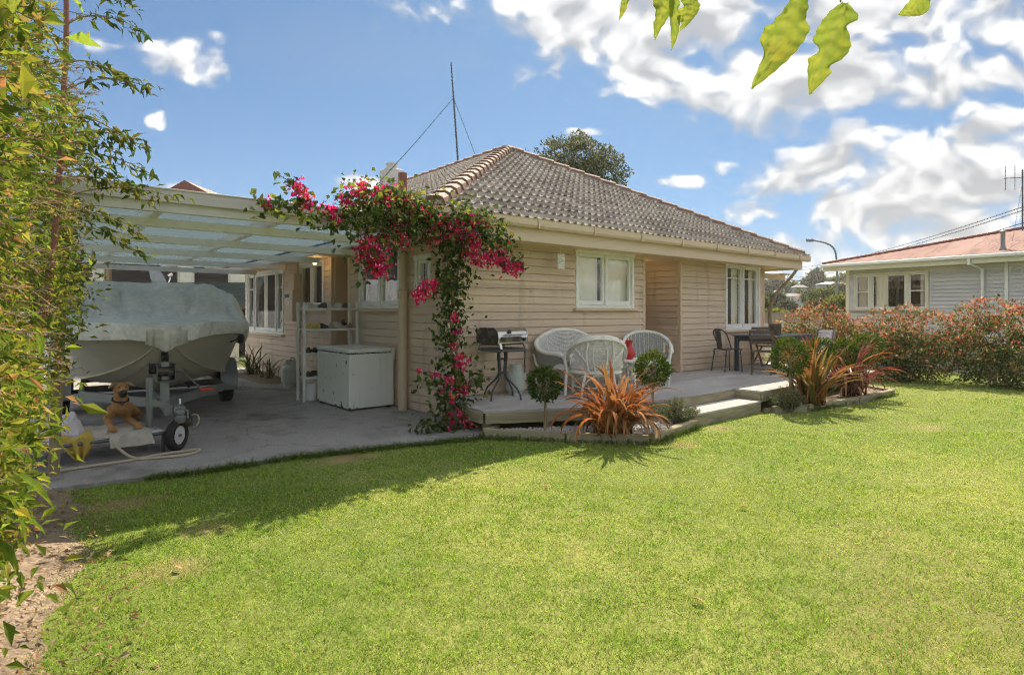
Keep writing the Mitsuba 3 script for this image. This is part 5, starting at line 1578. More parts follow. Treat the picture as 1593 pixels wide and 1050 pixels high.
PHOT = [(1, (.09, .13, .04), 0), (.34, (.18, .21, .06), .4), (.20, (.36, .095, .055), .9), (.24, (.48, .20, .10), .9), (.14, (.46, .32, .20), .9)]
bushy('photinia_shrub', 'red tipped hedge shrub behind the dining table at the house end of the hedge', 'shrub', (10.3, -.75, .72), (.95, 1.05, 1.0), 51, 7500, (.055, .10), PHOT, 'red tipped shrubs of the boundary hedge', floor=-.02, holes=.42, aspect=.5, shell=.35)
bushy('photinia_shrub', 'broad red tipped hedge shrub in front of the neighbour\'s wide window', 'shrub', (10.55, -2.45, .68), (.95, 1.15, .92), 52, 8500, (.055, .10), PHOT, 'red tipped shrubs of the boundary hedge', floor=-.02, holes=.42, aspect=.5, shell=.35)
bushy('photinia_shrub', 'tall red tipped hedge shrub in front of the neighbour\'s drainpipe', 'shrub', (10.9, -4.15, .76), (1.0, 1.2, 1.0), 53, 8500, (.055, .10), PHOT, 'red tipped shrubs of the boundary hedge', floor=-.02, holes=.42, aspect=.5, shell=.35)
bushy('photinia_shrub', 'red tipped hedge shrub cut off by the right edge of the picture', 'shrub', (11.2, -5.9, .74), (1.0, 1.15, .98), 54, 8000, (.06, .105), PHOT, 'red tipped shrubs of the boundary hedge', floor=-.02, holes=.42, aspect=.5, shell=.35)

# ---- bougainvillea
BG = thing('bougainvillea', 'pink flowering bougainvillea climbing the house corner and arching under the roof edge', 'bougainvillea')
r = rr(61)
trunk = spline([[-.30, -.62, -.02], [-.30, -.58, .3], [-.24, -.5, .7], [-.30, -.52, 1.1], [-.27, -.52, 1.5], [-.36, -.57, 2.0], [-.42, -.62, 2.45]], 30)
arms = [trunk,
        spline([[-.28, -.6, .5], [-.22, -.55, .9], [-.30, -.52, 1.3], [-.24, -.55, 1.9], [-.26, -.66, 2.4]], 24),
        spline([[-.42, -.62, 2.40], [-.75, -.75, 2.62], [-1.2, -.85, 2.66], [-1.7, -.9, 2.54], [-2.2, -.95, 2.47], [-2.62, -1.0, 2.55], [-2.9, -1.05, 2.52]], 34),
        spline([[-.36, -.62, 2.3], [-.32, -.72, 2.5], [-.12, -.78, 2.62], [.06, -.82, 2.55], [.20, -.85, 2.4], [.30, -.85, 2.2]], 24),
        spline([[-.7, -.7, 2.5], [-1.1, -.78, 2.72], [-1.5, -.84, 2.84], [-1.85, -.85, 2.80]], 18),
        spline([[-.42, -.62, 2.45], [-.35, -.75, 2.66], [-.22, -.8, 2.78]], 12),
        spline([[-.9, -.78, 2.55], [-1.3, -.85, 2.4], [-1.55, -.87, 2.2], [-1.6, -.88, 1.98]], 16),
        spline([[-.30, -.6, 1.9], [-.6, -.75, 1.85], [-.88, -.82, 1.76]], 10),
        spline([[-.27, -.6, 1.15], [-.5, -.75, 1.22], [-.75, -.8, 1.12]], 10),
        spline([[-.29, -.6, .55], [-.6, -.72, .62], [-.95, -.75, .66]], 12),
        spline([[-.28, -.6, .5], [-.15, -.75, .62], [.0, -.8, .7]], 10),
        spline([[-.3, -.62, .05], [-.6, -.7, .12], [-.9, -.7, .1]], 10),
        spline([[-2.2, -.95, 2.47], [-2.45, -1.0, 2.72], [-2.70, -1.0, 2.86]], 10),
        spline([[.26, -.85, 2.25], [.42, -.88, 2.16], [.58, -.9, 2.08]], 10)]
part(BG, 'trunk', cat([tube(trunk, np.linspace(.032, .016, 30), 8), tube(arms[1], np.linspace(.02, .009, 24), 7)]), 'm_bark', 50, label='twisted bare brown trunk')
part(BG, 'branches', cat([tube(a, np.linspace(.011, .004, len(a)), 5) for a in arms[2:]]), 'm_bark', kind='stuff')


def along(lo, hi, arm, n, spread):
    a = arms[arm]; i = r.uniform(lo, hi, n) * (len(a) - 1); k = np.clip(i.astype(int), 0, len(a) - 2)
    p = a[k] + (a[k + 1] - a[k]) * (i - k)[:, None]
    return p + r.normal(size=(n, 3)) * np.asarray(spread)


LP = np.vstack([along(.0, .25, 0, 330, (.17, .15, .13)), along(.18, .42, 0, 200, (.14, .12, .10)), along(.45, .9, 0, 360, (.11, .10, .14)), along(.5, 1, 1, 300, (.13, .12, .16)), along(0, 1, 2, 480, (.08, .09, .07)), along(0, .6, 2, 720, (.15, .13, .15)), along(0, .9, 3, 560, (.13, .12, .14)),
                along(.05, 1, 4, 330, (.14, .12, .10)), along(0, 1, 5, 300, (.16, .14, .12)), along(0, 1, 6, 300, (.11, .09, .11)), along(.2, 1, 7, 60, (.05, .05, .06)), along(.2, 1, 8, 46, (.04, .04, .06)), along(.2, 1, 9, 50, (.05, .05, .04)), along(.2, 1, 10, 60, (.08, .07, .07)), along(.2, 1, 11, 80, (.08, .07, .04)), along(.1, 1, 12, 40, (.05, .04, .05)), along(.2, 1, 13, 40, (.05, .05, .05))])
LP[:, 2] = np.maximum(LP[:, 2], .02)
n = len(LP); L = r.uniform(.055, .10, n)
D = nrm(rand_dirs(n, r) * .8 + [0, 0, -.35] + np.array([-.15, -.25, 0]))
colr = np.where((r.random(n) < .10 + .25 * np.clip((LP[:, 2] - 2.45) * 2.5, 0, 1))[:, None], (.22, .25, .035), (.075, .115, .03))
part(BG, 'leaves', leafmesh(LP, D, rand_dirs(n, r) + [0, 0, 1.2], L, L * .72, .18, .12), 'm_leaf', color=vary(n, 5, colr, .35, .12, r), kind='stuff')
FC = [((-1.15, -.80, 2.70), .11, 60), ((-1.45, -.84, 2.82), .10, 55), ((-1.72, -.85, 2.84), .09, 40), ((-1.90, -.86, 2.72), .07, 26), ((-.85, -.78, 2.66), .11, 50), ((-.62, -.76, 2.58), .11, 50), ((-1.30, -.85, 2.58), .11, 45), ((-.45, -.80, 2.52), .12, 70), ((-.22, -.84, 2.62), .08, 26), ((-.20, -.82, 2.44), .10, 40), ((-.75, -.80, 2.44), .10, 34), ((.02, -.84, 2.62), .06, 14),
      ((-2.38, -.98, 2.60), .07, 30), ((-2.48, -1.0, 2.72), .07, 28), ((-2.15, -.95, 2.56), .06, 22), ((-2.05, -.94, 2.48), .05, 14), ((-2.78, -1.03, 2.56), .04, 8),
      ((-1.58, -.87, 2.10), .12, 90), ((-1.68, -.88, 2.22), .10, 60), ((-1.52, -.88, 1.98), .09, 60), ((-1.42, -.86, 2.30), .09, 40), ((-1.20, -.84, 2.38), .09, 34), ((-.88, -.82, 1.78), .08, 44), ((-.98, -.82, 1.70), .06, 22), ((-.75, -.8, 1.82), .06, 22),
      ((-.20, -.86, 2.26), .09, 50), ((-.05, -.86, 2.18), .09, 50), ((.18, -.87, 2.20), .09, 50), ((.34, -.88, 2.13), .09, 52), ((.52, -.9, 2.08), .08, 40), ((.26, -.87, 2.30), .06, 18),
      ((-.35, -.66, 1.42), .06, 12), ((-.30, -.66, 1.26), .05, 10), ((-.36, -.68, 1.05), .05, 9), ((-.26, -.70, .86), .08, 34), ((-.50, -.72, .62), .07, 16), ((-.25, -.72, .50), .08, 22), ((-.43, -.74, .40), .06, 14), ((-.68, -.74, .74), .04, 8), ((-.33, -.72, .16), .08, 24), ((-.18, -.78, .08), .09, 26), ((-.50, -.74, .10), .06, 10), ((-.95, -.80, .80), .03, 5)]
FP = np.vstack([np.array(c) + r.normal(size=(int(k * 1.7), 3)) * s * .62 for c, s, k in FC])
nf = len(FP); cen = rand_dirs(nf, r)
P3 = np.repeat(FP, 3, 0); ax = np.repeat(cen, 3, 0)
t1 = nrm(np.cross(ax, rand_dirs(len(P3), r))); ang = np.tile(np.array([0, 2.094, 4.189]), nf)[:, None]
s1 = np.repeat(nrm(np.cross(cen, [.3, .2, 1])), 3, 0)
D3 = nrm(s1 * np.cos(ang) + np.cross(ax, s1) * np.sin(ang) + ax * .75)
L3 = np.repeat(r.uniform(.026, .040, nf), 3)
base = np.where(r.random((nf, 1)) < .75, (.72, .035, .20), (.74, .07, .08))
part(BG, 'flowers', leafmesh(P3, D3, ax, L3, L3 * .95, .10, .1), 'm_petal', color=vary(nf, 15, base, .25, .1, r), kind='stuff')
cen_m = cat([move(box(-.003, .003, -.003, .003, 0, .02), p) for p in FP[::3]])
part(BG, 'flower_tubes', cen_m, 'm_white_plain', kind='stuff')

# ---- climbing hedge at the left
HG = thing('jasmine_hedge', 'tall sunlit climbing hedge with budding twigs along the left boundary', 'hedge')
r = rr(71)


def hedge_x(y, z):
    """how far the hedge reaches out over the lawn"""
    edge = np.interp(y, [-6.2, -5, -4, -3, -2, -1, -.3], [-4.90, -4.80, -4.72, -4.60, -4.48, -4.36, -4.30])
    bulge = np.interp(z, [0, .3, .6, 1.0, 1.5, 2.1, 2.7, 3.3, 4.0], [-.34, -.26, -.16, -.07, .0, .03, .09, .06, -.20])
    return edge + bulge * np.interp(y, [-5, -3, -1], [.55, 1.0, 1.2])


n = 42000
y = r.uniform(-5.4, -.25, n); z = 3.5 * r.random(n) ** .95 + .03
lim = np.interp(y, [-5.4, -3, -1.5, -.2], [3.2, 3.4, 3.2, 2.8])
z = np.minimum(z, lim + .15 * r.normal(size=n))
nz = meshkit.fbm(np.stack([0 * y, y * 1.9, z * 1.9], -1), 4, 17)
lob = meshkit.noise(np.stack([0 * y, y * .9, z * 1.1 + 4], -1), 19)
x = hedge_x(y, z) + (nz - .5) * .7 + (lob - .5) * .30 - np.abs(r.normal(size=n)) * .20 + np.where(r.random(n) < .10, r.random(n) * .20, 0)
cl = meshkit.fbm(np.stack([x * 4, y * 4, z * 4], -1), 3, 23)
k = (cl > .37 + .06 * np.clip(z - 1.9, 0, 1.2)) & (r.random(n) > .35 * np.clip(z - 2.2, 0, 1))
P = np.stack([x, y, z], -1)[k]; n = len(P)
D = nrm(rand_dirs(n, r) + [.55, -.1, -.25]); L = r.uniform(.028, .07, n) * np.where(r.random(n) < .08, 1.6, 1)
u = r.random((n, 1))
colr = np.where(u < .58, (.125, .18, .028), np.where(u < .88, (.28, .31, .04), np.where(u < .95, (.36, .30, .08), (.38, .22, .09))))
part(HG, 'foliage', leafmesh(P, D, rand_dirs(n, r) + [0, 0, .8], L, L * .42, .2, .2), 'm_leaf', color=vary(n, 5, colr, .32, .12, r), kind='stuff')
# budding twigs sticking out towards the light
tw, bud = [], []
for i in range(260):
    y0 = r.uniform(-5.2, -.3); z0 = r.uniform(.35, 3.1)
    p = np.array([hedge_x(y0, z0) - .08, y0, z0]); d = nrm(np.array([.9, r.normal() * .35 - .15, r.normal() * .45 + .1]))
    ln = r.uniform(.06, .22); e = p + d * (ln + .06)
    tw.append(tube([p, (p + e) / 2 + [0, 0, .01], e], [.0035, .0025, .0018], 3, cap=False))
    for j in range(6):
        q = e - d * r.uniform(0, .05); dd = nrm(d + r.normal(size=3) * .7)
        tw.append(tube([q, q + dd * .03], [.0015, .0015], 3, cap=False)); bud.append((q + dd * .028, dd))
part(HG, 'twigs', cat(tw), 'm_bark', kind='stuff')
bp = np.array([b[0] for b in bud]); bd = np.array([b[1] for b in bud])
bl_ = r.uniform(.010, .020, len(bp))
part(HG, 'buds', leafmesh(bp, bd, rand_dirs(len(bp), r), bl_, bl_ * .45, .5, 0), 'm_leaf', color=vary(len(bp), 5, (.38, .24, .10), .3, .15, r), kind='stuff')
part(HG, 'stems', cat([tube(spline([[-5.0 + .35 * (i % 3) * .3, yy, -.05], [-4.85 + r.normal() * .05, yy + r.normal() * .1, 1.2], [-4.75 + r.normal() * .08, yy + r.normal() * .2, 2.8]], 12), np.linspace(.022, .010, 12), 6) for i, yy in enumerate(np.linspace(-5.2, -.5, 14))]), 'm_bark', kind='stuff')
# large leaves near the viewer, each its own part
BLV = [((-4.66, -4.70, 1.05), (.55, -.35, -.42), .17), ((-4.66, -4.70, .98), (.4, -.3, -.85), .16), ((-4.66, -4.81, .97), (.6, -.45, -.35), .13), ((-4.69, -4.80, .90), (.5, -.4, -.8), .13), ((-4.72, -4.72, 1.10), (.5, .2, .1), .14), ((-4.70, -4.6, .84), (.4, -.2, -.8), .14), ((-4.74, -4.62, 1.0), (.3, .1, -.8), .14), ((-4.70, -4.5, 1.12), (.6, .1, -.5), .12), ((-4.62, -3.6, 1.52), (.6, .1, -.4), .12), ((-4.58, -3.6, 1.42), (.3, .1, -.8), .13), ((-4.76, -4.9, .80), (.5, -.2, -.6), .13)]


def big_leaf(p, d, L, seed, wid=.30, curl=.5, face=(.1, .3, 1.0), n=13, c=5, bite=0.0):
    """a bent leaf blade, n rows of c points, folded along its midrib, its margin wavy (and chewed where bite > 0)"""
    q = rr(seed); p = np.array(p, float); d = nrm(np.array(d, float)); sd = nrm(np.cross(d, nrm(np.array(face)) + q.normal(size=3) * .25)); nn = np.cross(sd, d)
    s = np.linspace(0, 1, n); w = L * wid * np.sin(PI * np.clip(s, .02, .985) ** .8) ** .85
    g = np.linspace(-1, 1, c); bend = q.uniform(-.10, .10)
    v = []
    for k in range(n):
        o = p + d * L * s[k] - nn * L * curl * .35 * s[k] ** 2 + sd * L * (.05 * math.sin(s[k] * 3 + seed) + bend * s[k] ** 2)
        for gj in g:
            e = 1 - bite * max(0.0, meshkit.noise(np.array([s[k] * 7, np.sign(gj) * 3.0, seed]), 3) - .62) * 1.8 * abs(gj) + .03 * math.sin(s[k] * 60 + seed) * abs(gj)
            v.append(o + sd * (w[k] / 2 * gj * e) + nn * (w[k] * .22 * gj * gj + .007 * L * abs(gj) * math.sin(s[k] * 17 + seed + gj) + (.006 * L * math.sin(s[k] * 44 - abs(gj) * 5) if c > 5 else 0)))
    f = [[c * k + j, c * k + j + 1, c * k + j + c + 1, c * k + j + c] for k in range(n - 1) for j in range(c - 1)]
    return mesh(v, f)


def leaf_skin(n, c, base, seed):
    """mottled leaf colour with pale midrib, side veins and yellow or dark blotches"""
    s, g = np.meshgrid(np.linspace(0, 1, n), np.linspace(-1, 1, c), indexing='ij')
    P = np.stack([s * 5, g * 1.6, 0 * s + seed], -1)
    a = meshkit.fbm(P, 3, seed); b_ = meshkit.fbm(P * 1.6 + 7, 3, seed + 1)
    col = np.array(base) * (.75 + .5 * a[..., None])
    col = col * (1 - .55 * np.clip((b_ - .66) / .08, 0, 1)[..., None])
    y = np.clip((meshkit.fbm(P * 2.4 + 3, 3, seed + 2) - .5) / .12, 0, 1)[..., None] * np.clip(s * 1.5, .2, 1)[..., None]
    col = col * (1 - .5 * y) + y * np.array([.26, .23, .03])
    vein = np.clip(1 - np.abs(((s * 9 - np.abs(g) * 1.6) % 1) - .5) * 7, 0, 1)[..., None] * .35 + np.clip(1 - np.abs(g) * 9, 0, 1)[..., None] * .6
    return np.clip(col * (1 - vein) + vein * np.array([.30, .30, .08]), 0, 1).reshape(-1, 3)


def leaf_col(nv, base, seed, blotch=.5):
    q = rr(seed); k = np.arange(nv) // 5
    c = np.tile(np.array(base, float), (nv, 1)) * (1 + .25 * q.uniform(-1, 1, (nv, 1)))
    mid = (np.arange(nv) % 5 == 2)
    c[mid] = c[mid] * 1.15 + [.03, .03, .0]
    yel = q.random(nv // 5 + 1)[k] < blotch * .4
    c[yel] = c[yel] * .6 + np.array([.12, .11, .01])
    return np.clip(c, 0, 1)


for i, (p, d, L) in enumerate(BLV):
    m = big_leaf(p, d, L, 200 + i)
    part(HG, 'large_leaf', m, 'm_leaf', True, color=leaf_col(len(m.vertices), (.12, .19, .025), 300 + i))
# tall leafy stem rising out of the hedge, its sprays leaning over the lawn
TS = thing('tall_climber', 'tall reddish stem with leafy sprays rising above the hedge against the sky', 'climber')
stem = spline([[-4.55, -1.6, 1.2], [-4.42, -1.55, 2.2], [-4.38, -1.5, 3.0], [-4.36, -1.5, 3.7], [-4.40, -1.48, 4.3]], 30)
part(TS, 'stem', tube(stem, np.linspace(.022, .016, 30), 7), 'm_red_brown', 50)
r = rr(81)
sp = [((-4.36, -1.5, 3.6), (-3.95, -1.45, 3.75)), ((-4.37, -1.5, 3.8), (-3.98, -1.4, 3.95)), ((-4.38, -1.48, 4.0), (-4.02, -1.4, 4.1)), ((-4.38, -1.5, 3.3), (-4.02, -1.5, 3.3)), ((-4.38, -1.5, 3.1), (-3.92, -1.6, 3.25)), ((-4.4, -1.5, 2.9), (-4.02, -1.5, 2.85)), ((-4.4, -1.52, 2.75), (-3.95, -1.6, 2.8)), ((-4.42, -1.5, 2.6), (-3.92, -1.55, 2.62)), ((-4.42, -1.5, 2.45), (-3.92, -1.55, 2.42)), ((-4.42, -1.5, 2.3), (-3.78, -1.55, 2.44)),
      ((-4.42, -1.5, 2.2), (-4.0, -1.55, 2.15)), ((-4.4, -1.5, 3.4), (-4.75, -1.5, 3.7)), ((-4.4, -1.5, 3.9), (-4.8, -1.45, 4.2)), ((-4.4, -1.5, 2.55), (-4.02, -1.5, 2.5)), ((-4.42, -1.5, 2.65), (-4.12, -1.6, 2.72)), ((-4.42, -1.5, 2.1), (-3.98, -1.6, 2.0))]
bt, P, D = [], [], []
for a, b in sp:
    a, b = np.array(a), np.array(b); cv = spline([a, (a + b) / 2 + [0, 0, .07], b, b + (b - a) * .18 - [0, 0, .05]], 14)
    bt.append(tube(cv, np.linspace(.007, .0025, 14), 4))
    for s in np.arange(4, 14):
        for j in range(5):
            P.append(cv[s] + r.normal(size=3) * .025); D.append(nrm(nrm(b - a) * .5 + r.normal(size=3) * .6 + [0, 0, -.35]))
P, D = np.array(P), np.array(D); n = len(P); L = r.uniform(.05, .10, n)
part(TS, 'branches', cat(bt), 'm_bark', kind='stuff')
u = r.random((n, 1))
part(TS, 'leaves', leafmesh(P, D, rand_dirs(n, r) + [0, 0, 1], L, L * .34, .2, .35), 'm_leaf', color=vary(n, 5, np.where(u < .6, (.08, .12, .022), (.19, .20, .03)), .3, .1, r), kind='stuff')

# ---- leaves of the tree overhead, hanging into the top of the view
OB = thing('overhanging_branch', 'branch of a tree overhead with a few blotched yellow green leaves hanging into view', 'branch')
OC = np.array([-3.62, -5.62, 2.36])
hang = [((-3.37, -6.34, 2.19), (-.30, .25, -1.0), .225, .40), ((-3.294, -6.40, 2.16), (-.13, .12, -1.0), .195, .42), ((-3.598, -6.09, 2.224), (-.3, .25, -1), .085, .26), ((-3.539, -6.14, 2.231), (-.12, .11, -1), .13, .36), ((-3.545, -6.16, 2.213), (-.03, .03, -1), .14, .20), ((-3.501, -6.17, 2.203), (-.17, .15, -1.0), .082, .62), ((-3.215, -6.54, 2.150), (-.6, .5, -.62), .075, .6), ((-3.40, -6.30, 2.27), (.1, .3, .2), .14, .4), ((-3.7, -5.95, 2.30), (.2, .3, .1), .15, .4), ((-4.64, -5.47, 2.12), (-.1, .1, -1.0), .06, .8)]
for i, (p, d, L, w) in enumerate(hang):
    m = big_leaf(p, d, L, 400 + i, w, .28, (-.5, -.75, .1), 60, 21, 1.0)
    part(OB, 'leaf', m, 'm_leaf', True, color=leaf_skin(60, 21, (.25, .34, .05), 500 + i))
tw = [tube(spline([[-2.9, -6.8, 2.42], [-3.2, -6.5, 2.36], [-3.45, -6.22, 2.34], [-3.8, -5.9, 2.33], [-4.3, -5.6, 2.36], [-4.64, -5.46, 2.30]], 40), np.linspace(.009, .004, 40), 6)]
for p, d, L, w in hang:
    q = np.array([-3.2, -6.0, 2.6]) * 0 + np.array(p) + [0, 0, 0]
    g = tw[0].vertices; near = g[np.argmin(np.linalg.norm(g - q - [0, 0, .08], axis=1))]
    tw.append(tube([near, (near + q) / 2 + [0, 0, .01], q], [.0025, .002, .002], 4))
part(OB, 'twig', cat(tw), 'm_bark', kind='stuff')
# ------------------------------------------------------------------ neighbour's white house
NO, NU, NV = np.array([16.95, 1.06, 0]), np.array([-.103, -.995, 0]), np.array([.995, -.103, 0])


def nmap(p): p = np.asarray(p); return NO + p[..., 0:1] * NU - p[..., 1:2] * NV + p[..., 2:3] * np.array([0, 0, 1.0])


nmap.flip = True                                          # (along, out, up): out is towards the lawn
NH = thing('white_house', 'white weatherboard house with a low red corrugated roof beyond the hedge', 'house')
nwin = (.22, 2.42, 1.55, 2.76)
p = sg.box(0, -.5, 11, 3.0).difference(sg.box(nwin[0] + .03, nwin[2] + .03, nwin[1] - .03, nwin[3] - .03))
m = extrude(p, -.1, 0); m.vertices = np.asarray(m.vertices)[:, [0, 2, 1]]; m.invert()
NW = part(NH, 'wall', cat([mapped(m, nmap), mapped(box(0, .1, -8, -.1, -.5, 3.0), nmap), mapped(box(10.9, 11, -8, -.1, -.5, 3), nmap), mapped(box(0, 11, -8, -7.9, -.5, 3), nmap)]), 'm_nboard')
z = .55
while z < 2.95:
    zt = min(z + .115, 3.0)
    for a, b in ([(.1, 10.9)] if zt < nwin[2] else [(.03, .2), (2.44, 4.26), (4.36, 10.9)]):
        part(NW, 'weatherboard', mapped(mesh([[a, 0, z + .02], [b, 0, z + .02], [b, 0, zt], [a, 0, zt], [a, .032, z + .02], [b, .032, z + .02], [b, .014, zt], [a, .014, zt]], [[0, 1, 2, 3], [4, 7, 6, 5], [0, 4, 5, 1], [3, 2, 6, 7], [0, 3, 7, 4], [1, 5, 6, 2]]), nmap), 'm_nboard')
    z += .115
part(NH, 'base', mapped(box(-.02, 11, .0, .03, -.5, .56), nmap), 'm_farwall_tan')
part(NH, 'corner_board', mapped(cbox(-.03, .09, -.05, .045, .5, 3.0, .004), nmap), 'm_creamwall')
part(NH, 'cover_board', mapped(cbox(4.27, 4.35, .0, .05, .5, 3.0, .004), nmap), 'm_white_plain')
c = .07
NWN = part(NH, 'window', mapped(cat([cbox(nwin[0], nwin[0] + c, -.09, .05, nwin[2], nwin[3], .004), cbox(nwin[1] - c, nwin[1], -.09, .05, nwin[2], nwin[3], .004), cbox(nwin[0] - .01, nwin[1] + .01, -.09, .055, nwin[3] - c, nwin[3] + .01, .004), cbox(nwin[0] + c, nwin[1] - c, -.09, .045, nwin[2], nwin[2] + c, .004), cbox(.70, .80, -.09, .045, nwin[2] + c, nwin[3] - c, .004), cbox(1.78, 1.88, -.09, .045, nwin[2] + c, nwin[3] - c, .004)]), nmap), 'm_creamwall')
for a, b, bar in ((.292, .698, True), (.802, 1.778, False), (1.882, 2.348, True)):
    za, zb = nwin[2] + c + .002, nwin[3] - c - .002; s = .035
    pcs = [cbox(a, a + s, -.03, .012, za, zb, .002), cbox(b - s, b, -.03, .012, za, zb, .002), cbox(a + s, b - s, -.03, .012, zb - s, zb, .002), cbox(a + s, b - s, -.03, .012, za, za + s, .002)]
    if bar: pcs.append(cbox(a + s, b - s, -.03, .01, (za + zb) / 2 - .018, (za + zb) / 2 + .018, .002))
    part(NWN, 'sash', mapped(cat(pcs), nmap), 'm_white_plain')
    part(NWN, 'pane', mapped(mesh([[a + s, -.01, za + s], [b - s, -.01, za + s], [b - s, -.01, zb - s], [a + s, -.01, zb - s]], [[0, 1, 2, 3]]), nmap), 'm_glass')
    us = np.linspace(a + .01, (b if bar and a < 1 else a + .2) - .01, 24) if a != 1.882 else np.linspace(b - .2, b - .01, 24)
    if bar:
        wv = -.10 + .02 * np.sin(us * 60)
        v = np.vstack([np.c_[us, wv, np.full(24, za)], np.c_[us, wv, np.full(24, zb)]])
        part(NWN, 'curtain', mapped(mesh(v, [[i, i + 1, 25 + i, 24 + i] for i in range(23)]), nmap), 'm_curtain', True)
us = np.linspace(.84, 1.22, 30); wv = -.12 + .015 * np.sin(us * 50)
part(NWN, 'curtain', mapped(mesh(np.vstack([np.c_[us, wv, np.full(30, 1.62)], np.c_[us, wv, np.full(30, 2.68)]]), [[i, i + 1, 31 + i, 30 + i] for i in range(29)]), nmap), 'm_lace', True)
part(NWN, 'sill', mapped(cbox(nwin[0] - .10, nwin[1] + .10, .0, .12, nwin[2] - .05, nwin[2] - .003, .006), nmap), 'm_farwall_tan')
inn = box(.1, 3.6, -3.2, -.14, .6, 2.95); inn.faces = inn.faces[[i for i in range(len(inn.faces)) if not (np.asarray(inn.vertices)[inn.faces[i]][:, 1] > -.2).all()]]
part(NWN, 'room_lining', mapped(inn, nmap), 'm_interior')
part(NWN, 'room_furniture', mapped(cat([cbox(1.1, 2.2, -1.6, -1.0, .6, 1.75, .03), cbox(.9, .98, -1.5, -1.42, .6, 2.7, .01)]), nmap), 'm_curtain')
# roof: hip from the near corner, corrugations running down the slope
ev = .55; sl = .25; ez = 3.12


def nroof():
    pitch_len = 4.6
    out = []
    n = 460; us = np.linspace(-ev, 11.5, n)
    rip = .008 * np.sin(us * 2 * PI / .152)
    w1 = np.clip(us + ev, 0, pitch_len)
    v = np.vstack([np.c_[us, np.full(n, ev), ez + rip], np.c_[us, ev - w1, ez + sl * w1 + rip * (w1 > .1)]])
    out.append(mesh(v, [[i, i + 1, n + i + 1, n + i] for i in range(n - 1)]))
    out.append(mesh([[-ev, ev, ez], [-ev, ev - 2 * pitch_len, ez], [pitch_len - ev, ev - pitch_len, ez + sl * pitch_len]], [[0, 1, 2]]))
    out.append(mesh([[-ev, ev - 2 * pitch_len, ez], [11.5, ev - 2 * pitch_len, ez], [11.5, ev - pitch_len, ez + sl * pitch_len], [pitch_len - ev, ev - pitch_len, ez + sl * pitch_len]], [[0, 1, 2, 3]]))
    return mapped(cat(out), nmap)


NR = part(NH, 'roof', nroof(), 'm_nroof', 40)
part(NR, 'hip_flashing', mapped(tube([[-ev, ev, ez + .02], [4.6 - ev, ev - 4.6, ez + sl * 4.6 + .03]], .05, 8), nmap), 'm_red_brown', 50)
part(NH, 'gutter', mapped(cat([cbox(-ev - .03, 11.5, ev - .0, ev + .10, ez - .12, ez - .012, .02)]), nmap), 'm_white_plain')
part(NH, 'fascia', mapped(cbox(-ev, 11.5, ev - .03, ev - .003, ez - .26, ez - .02, .003), nmap), 'm_creamwall')
part(NH, 'soffit', mapped(box(-ev, 11.5, .0, ev - .03, ez - .16, ez - .14), nmap), 'm_creamwall')
part(NH, 'drainpipe', mapped(tube([[3.62, ev + .05, ez - .12], [3.62, ev + .05, ez - .26], [3.78, .09, ez - .40], [3.78, .09, .2]], .04, 10), nmap), 'm_white_plain', 40)
part(NR, 'roof_vent', mapped(cat([tube([[4.25, ev - .45, ez + .08], [4.25, ev - .45, ez + .62]], .055, 12), lathe([(.10, 0), (.075, .06), (.06, .10)], 12, (4.25, ev - .45, ez + .10)), lathe([(.001, .66), (.075, .62), (.08, .60), (.001, .60)][::-1], 12, (4.25, ev - .45, ez))]), nmap), 'm_galv', 40)
TA = thing('tv_aerial', 'television aerial on a mast above the red corrugated roof', 'aerial')
ap = nmap(np.array([3.80, -3.2, 0]))
part(TA, 'mast', tube([ap + [0, 0, ez + .7], ap + [0, 0, 6.0]], .02, 8), 'm_galvdark', 50)
bd_ = nrm(np.array([.55, -.83, 0]))
part(TA, 'boom', tube([ap + [0, 0, 5.75] + bd_ * .5, ap + [0, 0, 5.75] - bd_ * .5], .012, 6), 'm_galvdark', 50)
for s in (-.45, -.2, .1, .35, .48): part(TA, 'element', tube([ap + bd_ * s + [0, 0, 5.36], ap + bd_ * s + [0, 0, 6.14]], .009, 5), 'm_galvdark', 50)
part(TA, 'stay_wire', tube([ap + [0, 0, 5.6], nmap(np.array([4.1, -1.2, ez + .45]))], .006, 4), 'm_galvdark')
for i, (dz, dy) in enumerate(((0, 0), (-.22, .3), (-.75, .5))):
    a, b = np.array([21.2, -5.6 + dy, 5.9 + dz]), np.array([58.0, 21.2 + dy, 6.1 + dz * 1.3])
    s = np.linspace(0, 1, 20)[:, None]
    pts = a + (b - a) * s - np.array([0, 0, 1.0]) * (4 * .55 * s * (1 - s))
    solid('power_line', ['uppermost overhead cable above the red roof', 'middle overhead cable above the red roof', 'lowest overhead cable above the red roof'][i], 'cable', tube(pts, .016, 5), 'm_black')
SL = thing('street_lamp', 'grey street lamp with a curved arm between the two houses', 'street lamp')
lb = np.array([48.6, 13.6, -1.0])
armd = nrm(np.array([-1.5, 1.26, 0]))
part(SL, 'pole', tube(spline([lb, lb + [0, 0, 4], lb + [0, 0, 7.0], lb + armd * .25 + [0, 0, 7.9], lb + armd * 1.0 + [0, 0, 8.35], lb + armd * 2.0 + [0, 0, 8.55]], 40), np.linspace(.11, .06, 40), 10), 'm_lamp_post', 50)
part(SL, 'lamp_head', orient(trimesh.convex.convex_hull(np.array([[x, y, z] for x, y, z in ((-.07, -.13, 0), (-.07, .13, 0), (.06, -.10, 0), (.06, .10, 0), (-.05, -.12, .62), (-.05, .12, .62), (.03, -.08, .6), (.03, .08, .6))])), lb + armd * 1.95 + [0, 0, 8.56], armd), 'm_galv')

